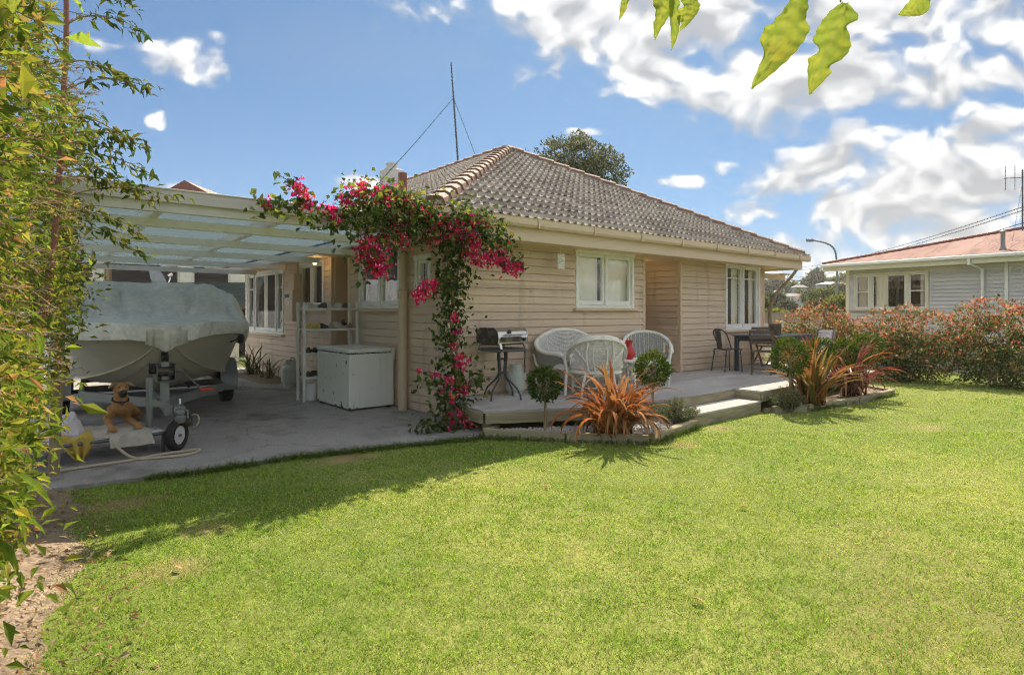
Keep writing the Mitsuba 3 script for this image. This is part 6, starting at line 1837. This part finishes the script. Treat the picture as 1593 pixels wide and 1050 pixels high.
# ------------------------------------------------------------------ fences and far hillside
BF_ = thing('boundary_fence', 'pale tan paling fence between the garden and the street', 'fence')
fa, fb = np.array([18.5, 9.0]), np.array([27.0, 3.0])
dn = (fb - fa) / np.linalg.norm(fb - fa)
k = 0
for s in np.arange(0, np.linalg.norm(fb - fa) - .4, .42):
    a, b = fa + dn * (s + .006), fa + dn * (s + .414)
    part(BF_, 'panel', beam([*a, .62], [*b, .62], .03, 1.62, c=.004), 'm_fence'); k += 1
part(BF_, 'capping', beam([*fa, 1.45], [*fb, 1.45], .09, .04), 'm_fence')
GW = thing('garden_wall', 'low grey timber retaining wall in front of the tan fence', 'wall')
wa_, wb_ = np.array([13.2, 5.4]), np.array([16.4, 1.0]); dn = (wb_ - wa_) / np.linalg.norm(wb_ - wa_); L_ = np.linalg.norm(wb_ - wa_)
for zz in (.15, .39, .63, .87, 1.05):
    part(GW, 'rail', beam([*wa_, zz], [*wb_, zz], .04, .17 if zz < 1 else .1, c=.004), 'm_greywhite')
for s in np.linspace(.1, L_ - .1, 4):
    part(GW, 'post', beam([*(wa_ + dn * s), -.3], [*(wa_ + dn * s), 1.18], .10, .10, up=(0, 1, 0), c=.005), 'm_greywhite')
NF = thing('paling_gate', 'small grey paling gate beside the corner of the white house', 'gate')
for i in range(8):
    q = nmap(np.array([-.95 + i * .12, -.3, 0]))
    part(NF, 'paling', beam([*q[:2], .2], [*q[:2], 1.45 + .01 * (i % 3)], .10, .02, up=NV, c=.003), 'm_galvdark')
part(NF, 'rail', cat([mapped(cbox(-1.0, -.05, -.33, -.315, z, z + .09, .003), nmap) for z in (.5, 1.2)]), 'm_galvdark')


def hills():
    xs = np.linspace(-260, 420, 120); ys = np.linspace(20, 520, 100)
    X, Y = np.meshgrid(xs, ys)
    dep = (X + 4.64) * FWD[0] + (Y + 6.91) * FWD[1]; lat = (X + 4.64) * RGT[0] + (Y + 6.91) * RGT[1]
    t = np.clip((dep - 70) / 220, 0, 1); t = t * t * (3 - 2 * t)
    Z = -2.0 + t * (11 + 5 * meshkit.fbm(np.stack([X * .012, Y * .012, 0 * X], -1), 4, 3)) - np.clip((60 - dep) / 20, 0, 1) * 3
    n = len(xs); q = np.arange(len(ys) - 1)[:, None] * n + np.arange(n - 1)
    return mesh(np.stack([X, Y, Z], -1).reshape(-1, 3), np.stack([q, q + 1, q + n + 1, q + n], -1).reshape(-1, 4))


HILL = hills()
struct('hills', 'far green hillside of gardens and houses', HILL, 'm_hill', True)


def view(px, py, d):
    """a point seen from the survey station: plan distance d along the compass heading"""
    return CAM + (FWD + (px - 796.5) / 916 * RGT + (485 - py) / 916 * np.array([0, 0, 1.0])) * d


GREEN = [(1, (.095, .125, .045), 0), (.4, (.15, .18, .06), .5)]
DARK = [(1, (.065, .085, .05), 0), (.35, (.10, .125, .075), .5)]
YELL = [(1, (.12, .15, .03), 0), (.5, (.22, .24, .05), .7)]
DUSTY = [(1, (.15, .14, .085), 0), (.5, (.26, .22, .15), .6)]


def far_tree(name, label, px, ytop, ybase, wpx, d, cols, n, seed, cat_='tree', ground=None, group=None, aspect=.5):
    top, bs = view(px, ytop, d), view(px, ybase, d)
    rx = wpx / 916 * d / 2; rz = (top[2] - bs[2]) / 2
    c = np.array([top[0], top[1], (top[2] + bs[2]) / 2])
    leaf = max(.05, d / 916 * 4.6)
    t = bushy(name, label, cat_, c, (rx, rx, rz * 1.08), seed, n, (leaf * .7, leaf * 1.3), cols, group, shell=.6, aspect=aspect, holes=.42, stems=0, lump=1.7)
    g = bs[2] - 3.0 if ground is None else ground
    part(t, 'trunk', tube(spline([[c[0], c[1], g], [c[0] + rx * .05, c[1], (g + c[2]) / 2], [c[0], c[1], c[2] + rz * .3]], 10), np.linspace(max(.12, rx * .09), .05, 10), 7), 'm_bark', 50)
    if name == 'roundheaded_tree':
        r = rr(seed + 1)
        part(t, 'limbs', cat([tube(spline([c - [0, 0, rz * .7], c + rand_dirs(1, r)[0] * [rx * .4, rx * .4, rz * .3], c + nrm(r.normal(size=3) + [0, 0, .4]) * [rx * .8, rx * .8, rz * .8]], 8), np.linspace(.10, .03, 8), 5) for i in range(14)]), 'm_bark', kind='stuff')
    return t


far_tree('roundheaded_tree', 'dark evergreen tree rising behind the tiled roof', 893, 216, 330, 152, 32, [(1, (.065, .085, .042), 0), (.35, (.12, .14, .07), .6), (.2, (.19, .19, .12), .8)], 15000, 901, ground=-.5, aspect=.55)
for i, (px, yt, yb, w, d, c, n, lab, nm) in enumerate([
        (1283, 449, 482, 52, 62, GREEN, 2600, 'bright green tree beyond the tan fence left of the street lamp', 'garden_tree'),
        (1307, 441, 476, 36, 66, DUSTY, 1900, 'dusty tan coloured tree behind the street lamp', 'garden_tree'),
        (1305, 461, 492, 44, 42, YELL, 2200, 'yellow green tree at the foot of the street lamp', 'garden_tree'),
        (1205, 455, 490, 38, 72, DARK, 2200, 'dark rounded tree just right of the house corner', 'garden_tree'),
        (1224, 468, 494, 30, 66, [(1, (.07, .08, .05), 0), (.4, (.13, .14, .09), .5)], 1600, 'greyish tree in front of the grey gabled far house', 'garden_tree'),
        (1208, 482, 502, 40, 36, YELL, 1700, 'low yellow green bush above the tan fence', 'garden_bush'),
        (1188, 462, 500, 16, 40, YELL, 1100, 'yellow green bush half hidden by the house corner', 'garden_bush'),
        (1228, 488, 503, 24, 38, GREEN, 1000, 'small green bush at the right end of the tan fence', 'garden_bush'),
        (1270, 421, 452, 24, 170, DARK, 2000, 'tall dark pointed tree on the far skyline', 'skyline_tree'),
        (1256, 434, 452, 16, 175, DARK, 1000, 'smaller dark tree left of the tall pointed one on the skyline', 'skyline_tree'),
        (1206, 432, 452, 26, 180, DARK, 1600, 'broad dark tree on the skyline just beside the house corner', 'skyline_tree'),
        (1190, 438, 456, 16, 170, DARK, 900, 'dark tree on the skyline against the house corner board', 'skyline_tree'),
        (1232, 441, 460, 20, 165, GREEN, 1200, 'mid green tree on the skyline above the grey gabled house', 'skyline_tree'),
        (1294, 434, 447, 20, 190, GREEN, 900, 'low green tree on the skyline right of the tall pointed tree', 'skyline_tree'),
        (1316, 427, 446, 30, 150, GREEN, 1500, 'green tree on the skyline behind the end of the red roof', 'skyline_tree'),
        (1340, 430, 460, 40, 140, GREEN, 1500, 'green tree mostly hidden behind the end of the red roof', 'skyline_tree'),
        (1246, 452, 470, 22, 120, GREEN, 1000, 'green tree beside the grey gabled far house', 'skyline_tree'),
        (1262, 456, 478, 26, 95, DARK, 1200, 'dark tree between the grey gabled house and the bright green tree', 'garden_tree')]):
    far_tree(nm, lab, px, yt, yb, w, d, c, n, 920 + i)
FB = [(1, (.05, .07, .024), 0), (.4, (.09, .11, .035), .5)]
# loose woodland covering the far slope between the houses
r = rr(990)
xs = []
for i in range(900):
    px = r.uniform(1140, 1420) if i < 220 else r.uniform(-900, 2600); d = r.uniform(90, 230)
    hz = -2 + 11 * (lambda t: t * t * (3 - 2 * t))(min(1, (d - 70) / 220)) + 2.0
    w = r.uniform(2.0, 4.2); q = view(px, 485, d)
    nn = 70; dd = rand_dirs(nn, r)
    xs.append((np.array([q[0], q[1], hz]) + dd * [w, w, w * .75] * r.uniform(.6, 1.0, (nn, 1)), np.full(nn, d / 916 * 4.0)))
P = np.vstack([a for a, b in xs]); L = np.concatenate([b for a, b in xs]); n = len(P)
struct('hillside_scrub', 'loose scrub and trees covering the far hillside', leafmesh(P, rand_dirs(n, r), rand_dirs(n, r), L, L * .7), 'm_leaf', kind='stuff', color=vary(n, 5, np.where(r.random((n, 1)) < .6, (.08, .10, .05), (.13, .15, .075)), .35, .1, r))


def far_house(label, x0, x1, ytop, yeave, ybase, d, wallm, roofm, gable=False, windows=3):
    """a house on the slope: walls, hip or gable roof, windows; faces the garden"""
    a, b = view(x0, yeave, d), view(x1, yeave, d)
    ez_, rz_, gz_ = a[2], view(x0, ytop, d)[2], view(x0, ybase, d)[2]
    ux = nrm((b - a) * [1, 1, 0]); W = np.linalg.norm((b - a)[:2]); vx = np.array([-ux[1], ux[0], 0]); Dp = W * .6
    hm = lambda p: a * [1, 1, 0] + np.asarray(p)[..., 0:1] * ux + np.asarray(p)[..., 1:2] * vx + np.asarray(p)[..., 2:3] * np.array([0, 0, 1.0])
    h = thing('hillside_house', label, 'house')
    part(h, 'wall', mapped(box(W * .04, W * .96, .3, Dp, gz_ - 3, ez_), hm), wallm)
    if gable:
        v = [[-.02 * W, -.2, ez_], [W * .5, -.2, rz_], [W * 1.02, -.2, ez_], [-.02 * W, Dp, ez_], [W * .5, Dp, rz_], [W * 1.02, Dp, ez_], [.04 * W, .25, ez_ - .05], [W * .5, .25, rz_ - .1], [W * .96, .25, ez_ - .05]]
        part(h, 'roof', mapped(mesh(v, [[0, 1, 4], [0, 4, 3], [1, 2, 5], [1, 5, 4]]), hm), roofm)
        part(h, 'gable_wall', mapped(mesh(v[6:], [[0, 2, 1]]), hm), wallm)
    else:
        v = [[-.02 * W, -.2, ez_], [W * 1.02, -.2, ez_], [W * 1.02, Dp + .2, ez_], [-.02 * W, Dp + .2, ez_], [W * .25, Dp / 2, rz_], [W * .75, Dp / 2, rz_]]
        part(h, 'roof', mapped(mesh(v, [[0, 1, 5], [0, 5, 4], [1, 2, 5], [2, 3, 4], [2, 4, 5], [3, 0, 4], [0, 3, 2], [0, 2, 1]]), hm), roofm)
    hh = ez_ - gz_
    for i in range(windows):
        u = W * (.12 + .80 * i / max(1, windows)); w_ = W * .5 / windows
        f = part(h, 'window', mapped(box(u - .08, u + w_ + .08, .24, .3, gz_ + hh * .28, gz_ + hh * .84), hm), 'm_white_plain')
        part(f, 'pane', mapped(box(u, u + w_, .22, .24, gz_ + hh * .33, gz_ + hh * .79), hm), 'm_farglass')
    return h


far_house('far house with a pale roof half hidden behind the dark rounded tree', 1203, 1220, 452, 456, 463, 120, 'm_farwall', 'm_farroof_light', windows=2)
far_house('grey gabled house on the hillside below the skyline', 1223, 1250, 456, 461, 472, 110, 'm_farwall', 'm_farroof', windows=4)
far_house('small gabled house front joined in front of the grey hillside house', 1240, 1253, 457, 464, 472, 105, 'm_farwall', 'm_farroof_red', gable=True, windows=2)
far_house('bluish grey house high on the hill left of the tall pointed tree', 1236, 1257, 443, 447, 455, 160, 'm_dish', 'm_farroof', windows=3)
far_house('wide white roofed house at the top of the hill behind the street lamp', 1280, 1320, 438, 442, 449, 130, 'm_dish', 'm_farroof_light', windows=5)
far_house('low white roofed building at the foot of the far hillside', 1226, 1246, 475, 479, 486, 80, 'm_farwall', 'm_white_plain', windows=2)
far_house('small dark red gabled building at the foot of the far hillside', 1243, 1254, 476, 482, 490, 78, 'm_darkhouse', 'm_farroof_red', gable=True, windows=1)

# ------------------------------------------------------------------ dark house behind the carport
DH = thing('dark_house', 'dark brown weatherboard house with a green tiled lower roof behind the carport', 'house')
dO, dU = np.array([-12.0, 31.4, 0]), nrm(np.array([.765, -.644, 0])); dV = np.array([.644, .765, 0])
dm = lambda p: dO + np.asarray(p)[..., 0:1] * dU + np.asarray(p)[..., 1:2] * dV + np.asarray(p)[..., 2:3] * np.array([0, 0, 1.0])
part(DH, 'wall', mapped(box(0, 19.8, .0, 7, -.2, 5.0), dm), 'm_darkhouse')
for i in range(14):
    part(DH, 'weatherboard', mapped(mesh([[0, -.002, 1.9 + i * .2], [19.8, -.002, 1.9 + i * .2], [19.8, -.002, 2.1 + i * .2], [0, -.002, 2.1 + i * .2], [0, -.03, 1.91 + i * .2], [19.8, -.03, 1.91 + i * .2], [19.8, -.012, 2.1 + i * .2], [0, -.012, 2.1 + i * .2]], BF), dm), 'm_darkhouse')
part(DH, 'roof', mapped(mesh([[-.6, -.7, 4.9], [20.4, -.7, 4.9], [20.4, 3.5, 6.1], [-.6, 3.5, 6.1], [-.6, 7.7, 4.9], [20.4, 7.7, 4.9]], [[0, 1, 2, 3], [3, 2, 5, 4]]), dm), 'm_darkroof')
gx = 17.3
part(DH, 'gable', mapped(mesh([[gx - 1.5, -1.2, 5.9], [gx, -1.2, 6.72], [gx + 1.5, -1.2, 5.9], [gx - 1.5, 3, 5.9], [gx, 3, 6.72], [gx + 1.5, 3, 5.9]], [[0, 1, 4], [0, 4, 3], [1, 2, 5], [1, 5, 4], [0, 2, 1]]), dm), 'm_red_brown', label='small brown gable peak showing over the carport roof')
part(DH, 'lower_roof', mapped(mesh([[14.8, -1.6, 1.75], [21.5, -1.6, 1.75], [21.5, -.02, 2.72], [14.8, -.02, 2.72]], [[0, 1, 2, 3]]), dm), 'm_darkroof', label='dark green tiled lower roof')
part(DH, 'lower_fascia', mapped(box(14.8, 21.5, -1.66, -1.6, 1.6, 1.78), dm), 'm_brownwood')
for row in range(6):
    for col in range(13):
        u0 = 14.8 + col * .51 + (.25 if row % 2 else 0)
        y0_, z0_ = -1.6 + row * .263, 1.76 + row * .1615
        if u0 + .5 < 21.6: part(DH, 'roof_tile', mapped(mesh([[u0, y0_, z0_], [u0 + .49, y0_, z0_], [u0 + .49, y0_ + .28, z0_ + .172], [u0, y0_ + .28, z0_ + .172], [u0, y0_, z0_ + .035], [u0 + .49, y0_, z0_ + .035], [u0 + .49, y0_ + .28, z0_ + .185], [u0, y0_ + .28, z0_ + .185]], BF), dm), 'm_darkroof')
for (u, w_, za, zb) in ((16.45, .55, 2.78, 3.48), (18.55, .9, 2.78, 3.4), (12.75, .5, 2.7, 3.4)):
    f = part(DH, 'window', mapped(cat([box(u - .07, u, -.075, 0, za - .07, zb + .07), box(u + w_, u + w_ + .07, -.075, 0, za - .07, zb + .07), box(u, u + w_, -.075, 0, zb, zb + .07), box(u, u + w_, -.075, 0, za - .07, za)]), dm), 'm_creamwall')
    us = np.linspace(u, u + w_, 60); wv = -.046 + .007 * np.sin(us * 36)
    part(f, 'curtain', mapped(mesh(np.vstack([np.c_[us, wv, np.full(60, za)], np.c_[us, wv, np.full(60, zb)]]), [[i, i + 1, 61 + i, 60 + i] for i in range(59)]), dm), 'm_lace', True)
    part(f, 'pane', mapped(mesh([[u, -.057, za], [u + w_, -.057, za], [u + w_, -.057, zb], [u, -.057, zb]], [[0, 1, 2, 3]]), dm), 'm_glass')
for u in (12.2, 14.3): part(DH, 'verandah_post', mapped(cbox(u - .08, u + .08, -1.3, -1.14, 0, 3.6, .01), dm), 'm_trimdark')
part(DH, 'verandah_rail', mapped(cat([cbox(9, 14.3, -1.26, -1.18, 2.55, 2.63, .01), cbox(9, 14.3, -1.26, -1.18, 1.9, 1.97, .01)]), dm), 'm_trimdark')
SD = thing('satellite_dish', 'grey blue satellite dish above the boat in front of the dark house', 'satellite dish')
sc_ = np.array([-1.50, 13.2, 2.42]); sdir = nrm(np.array([.75, .25, .35]))
pr = [(r_ * .38, .38 * .32 * r_ * r_ - .035) for r_ in np.linspace(.02, 1, 9)]
dish = lathe(pr + [(a, b + .012) for a, b in pr[::-1]], 30)
dv = orient(dish, sc_, sdir)
part(SD, 'dish', dv, 'm_dish', 40)
part(SD, 'feed_arm', tube(spline([sc_ - [0, 0, .30], sc_ + sdir * .2 - [0, 0, .34], sc_ + sdir * .48 - [0, 0, .06]], 10), .018, 6), 'm_white_plain', 50)
part(SD, 'feed_horn', orient(lathe([(.001, -.07), (.03, -.07), (.045, .05), (.001, .05)][::-1], 12), sc_ + sdir * .48, sdir), 'm_white_plain', 40)
part(SD, 'mast', tube([sc_ - sdir * .05 - [0, 0, .05], sc_ - sdir * .15 - [0, 0, .4], [sc_[0] - .12, sc_[1] - .04, 0]], .03, 8), 'm_galvdark', 50)
WF = thing('corrugated_fence', 'white corrugated fence across the back of the driveway', 'fence')
for i in range(12):
    x0 = -8.6 + i * .76; n = 40
    xs = np.linspace(0, .77, n); yy = 12.1 + .012 * np.sin(xs * 2 * PI / .076)
    part(WF, 'sheet', mesh(np.vstack([np.c_[x0 + xs, yy, np.full(n, 0)], np.c_[x0 + xs, yy, np.full(n, 1.52)]]), [[k, k + 1, n + k + 1, n + k] for k in range(n - 1)]), 'm_white_plain', True)
part(WF, 'rail', cbox(-8.6, .55, 12.12, 12.18, 1.3, 1.4, .004), 'm_greywhite')
far_tree('garden_tree', 'small shrub behind the white corrugated fence seen under the boat', 140, 470, 520, 60, 21, GREEN, 900, 960, ground=0)
# ------------------------------------------------------------------ mown grass
def np_bare(x, y):
    P = np.stack([x, y, 0 * x], -1)
    dry = np.clip((meshkit.fbm(P * .55 + [3, 0, 4], 4, 61) - .40) / .28, 0, 1)
    fine = meshkit.fbm(P * 3.2, 3, 62)
    bare = np.zeros_like(x)
    for cx, cy, rr_, k in [(-1.0, -6.1, 1.1, .22), (-.4, -5.6, .9, .16), (4.64, -4.45, .5, .5), (-2.1, -1.1, .35, 1.2), (-1.75, -1.12, .2, 1.1), (-3.95, -2.9, .3, .5), (2.5, -2.7, .3, .6), (-3.6, -2.3, .25, .5), (1.3, -2.95, .3, .5), (-4.0, -1.3, .4, .7)]:
        dd = np.hypot(x - cx, (y - cy) * 1.3) / rr_
        bare = np.maximum(bare, k * np.clip((1.0 - dd - (fine - .5) * 1.1) / .75, 0, 1))
    return dry, fine, np.clip(bare, 0, 1)


def grass():
    r = rr(1001)
    pts = []
    for d0, d1, dens in ((1.6, 3.4, 13000), (3.4, 5.2, 8500), (5.2, 7.5, 4300), (7.5, 10.5, 1800), (10.5, 15.0, 600)):
        wmax = .95
        n = int(dens * wmax * (d1 * d1 - d0 * d0))
        d = np.sqrt(r.uniform(d0 * d0, d1 * d1, n)); a = r.uniform(-wmax, wmax, n) * d
        p = CAM[:2] + d[:, None] * FWD[:2] + a[:, None] * RGT[:2]
        pts.append(np.c_[p, d])
    p = np.vstack(pts)
    x, y, d = p.T
    ex = np.array(drive_edge())
    edge_y = np.interp(x, ex[:, 0], ex[:, 1])
    ok = ~((x < .02) & (y > edge_y - .01))
    pl = np.interp(x, [-.3, .33, .98, 1.06, 2.26, 2.3, 4.14, 4.7, 6.2, 7.75, 8.2, 9.0], [-1.28, -2.04, -2.77, -2.76, -2.56, -2.49, -2.5, -2.93, -3.11, -3.17, -2.5, -2.46])
    ok &= ~((x > -.32) & (x < 9.7) & (y > pl))
    ok &= ~((x > 9.0) & (y > -.2))
    dirt = np.interp(y, [-7.5, -5, -3.7, -2.76, -2.39, -1.42, -.89, -.5], [-4.80, -4.75, -4.58, -4.40, -4.31, -4.32, -4.25, -4.25])
    ok &= x > dirt - .04 + r.normal(size=len(x)) * .09
    x, y, d = x[ok], y[ok], d[ok]
    dry, fine, bare = np_bare(x, y)
    keep = r.random(len(x)) > bare * .95
    clump = meshkit.fbm(np.stack([x * 9, y * 9, 0 * x], -1), 2, 63)
    keep &= r.random(len(x)) < .55 + .9 * (clump - .25)
    x, y, d, dry, fine, bare, clump = (q[keep] for q in (x, y, d, dry, fine, bare, clump))
    n = len(x)
    h = (.016 + .020 * clump) * r.uniform(.5, 1.3, n) * (1 - .3 * dry)
    w = np.clip(.0022 + .0007 * d, .0034, .011) * r.uniform(.7, 1.3, n)
    a = r.uniform(0, 2 * PI, n); lean = r.uniform(.15, 1.5, n); b = r.uniform(0, 2 * PI, n)
    base = np.stack([x, y, np.full(n, GZ - .002)], -1)
    side = np.stack([np.cos(a), np.sin(a), 0 * a], -1) * w[:, None] / 2
    tip = base + np.stack([np.cos(b) * lean * h, np.sin(b) * lean * h, h], -1)
    v = np.stack([base - side, base + side, tip], 1).reshape(-1, 3)
    f = np.arange(3 * n).reshape(-1, 3)
    g1, g2, g3 = np.array([.24, .395, .055]), np.array([.46, .54, .095]), np.array([.50, .45, .22])
    t = np.clip(dry * .55 + (fine - .5) * .8 + .15 + r.normal(size=n) * .22, 0, 1)[:, None]
    c = g1 * (1 - t) + g2 * t
    straw = (r.random(n) < .04 + .10 * dry + .5 * bare)[:, None]
    c = np.where(straw, g3, c) * r.uniform(.42, 1.6, (n, 1)) * (1 + .1 * r.uniform(-1, 1, (n, 3)))
    return mesh(v, f), np.repeat(np.clip(c, 0, 1), 3, 0)


gm, gc = grass()
struct('grass', 'short mown grass blades of the front lawn', gm, 'm_grass', kind='stuff', color=gc)
# ragged taller tufts along the concrete and the timber edging
r = rr(1100)
ex = np.array(drive_edge()); i = r.integers(0, len(ex), 5200)
tx = ex[i] + r.normal(size=(5200, 2)) * [.03, .018] - [0, .03]
tx = tx[meshkit.noise(np.c_[tx * 2.2, 0 * tx[:, :1]], 4) > .42]
s = r.random((2600, 1))
a_ = np.where(s < .42, np.array([-.34, -1.28]) + (np.array([.98, -2.77]) - [-.34, -1.28]) * s / .42, np.where(s < .6, np.array([1.0, -2.77]) + (np.array([2.26, -2.57]) - [1.0, -2.77]) * (s - .42) / .18, np.array([4.7, -2.95]) + (np.array([7.75, -3.19]) - [4.7, -2.95]) * (s - .6) / .4)) + r.normal(size=(2600, 2)) * .018
tx = np.vstack([tx[tx[:, 0] > -4.3], a_]); n = len(tx)
P = np.c_[tx, np.full(n, GZ)]; D = nrm(np.c_[r.normal(size=(n, 2)) * .5, np.ones(n)]); L = r.uniform(.05, .11, n)
struct('edge_grass', 'longer grass tufts along the concrete and the garden edging', leafmesh(P, D, rand_dirs(n, r), L, np.full(n, .006), .1, .3), 'm_grass', kind='stuff', color=vary(n, 5, (.11, .17, .025), .35, .12, r))
# litter
r = rr(1200)
lx = [(-1.05, -1.62, 1, 'fallen pink petal on the shaded grass, the one farthest from the deck'), (-.45, -1.62, 1, 'fallen pink petal on the shaded grass close to the end of the planter edging'), (-1.1, -3.2, 0, 'dry brown leaf on the lawn just inside the edge of the house shadow'),
      (1.6, -4.1, 0, 'dry curled leaf on the sunny lawn out from the orange flax'), (-.3, -4.6, 0, 'dry curled leaf on the sunny lawn in the middle of the picture'), (-1.9, -5.2, 0, 'dry curled leaf on the lawn closest to the bottom edge'), (-3.9, -3.0, 0, 'dry leaf on the bare patch beside the strip of soil')]
for i, (x, y, pk, lab) in enumerate(lx):
    m = big_leaf((x, y, GZ + .028), (r.normal(), r.normal(), .12), .045 if pk else r.uniform(.05, .08), 700 + i, .7 if pk else .45, .4)
    solid('fallen_petal' if pk else 'fallen_leaf', lab, 'petal' if pk else 'leaf', m, 'm_pink' if pk else 'm_tanleaf')
n = 900
P = np.c_[r.uniform(-4.75, -4.15, n), r.uniform(-4.6, -.7, n), np.full(n, .0)]; P[:, 2] = GZ + .045 + .03 * np.clip(-4.3 - P[:, 0], 0, 1)
L = r.uniform(.015, .06, n)
struct('soil_litter', 'dry twigs and dead leaves scattered on the bare soil', leafmesh(P, rand_dirs(n, r) * [1, 1, .25], rand_dirs(n, r) + [0, 0, 1.5], L, L * r.uniform(.1, .5, n), .3, .2), 'm_leaf', kind='stuff', color=vary(n, 5, np.where(r.random((n, 1)) < .5, (.26, .17, .09), (.40, .31, .20)), .3, .1, r))
# ------------------------------------------------------------------ light haze over the whole place
scene['haze'] = {'type': 'cube', 'to_world': T().translate([90, 240, 14]).scale([391, 321, 18]), 'bsdf': {'type': 'null'}, 'interior': {'type': 'ref', 'id': 'air'}}
labels['haze'] = {'label': 'thin bright haze in the air over the gardens and the far hillside', 'category': 'haze', 'kind': 'stuff'}
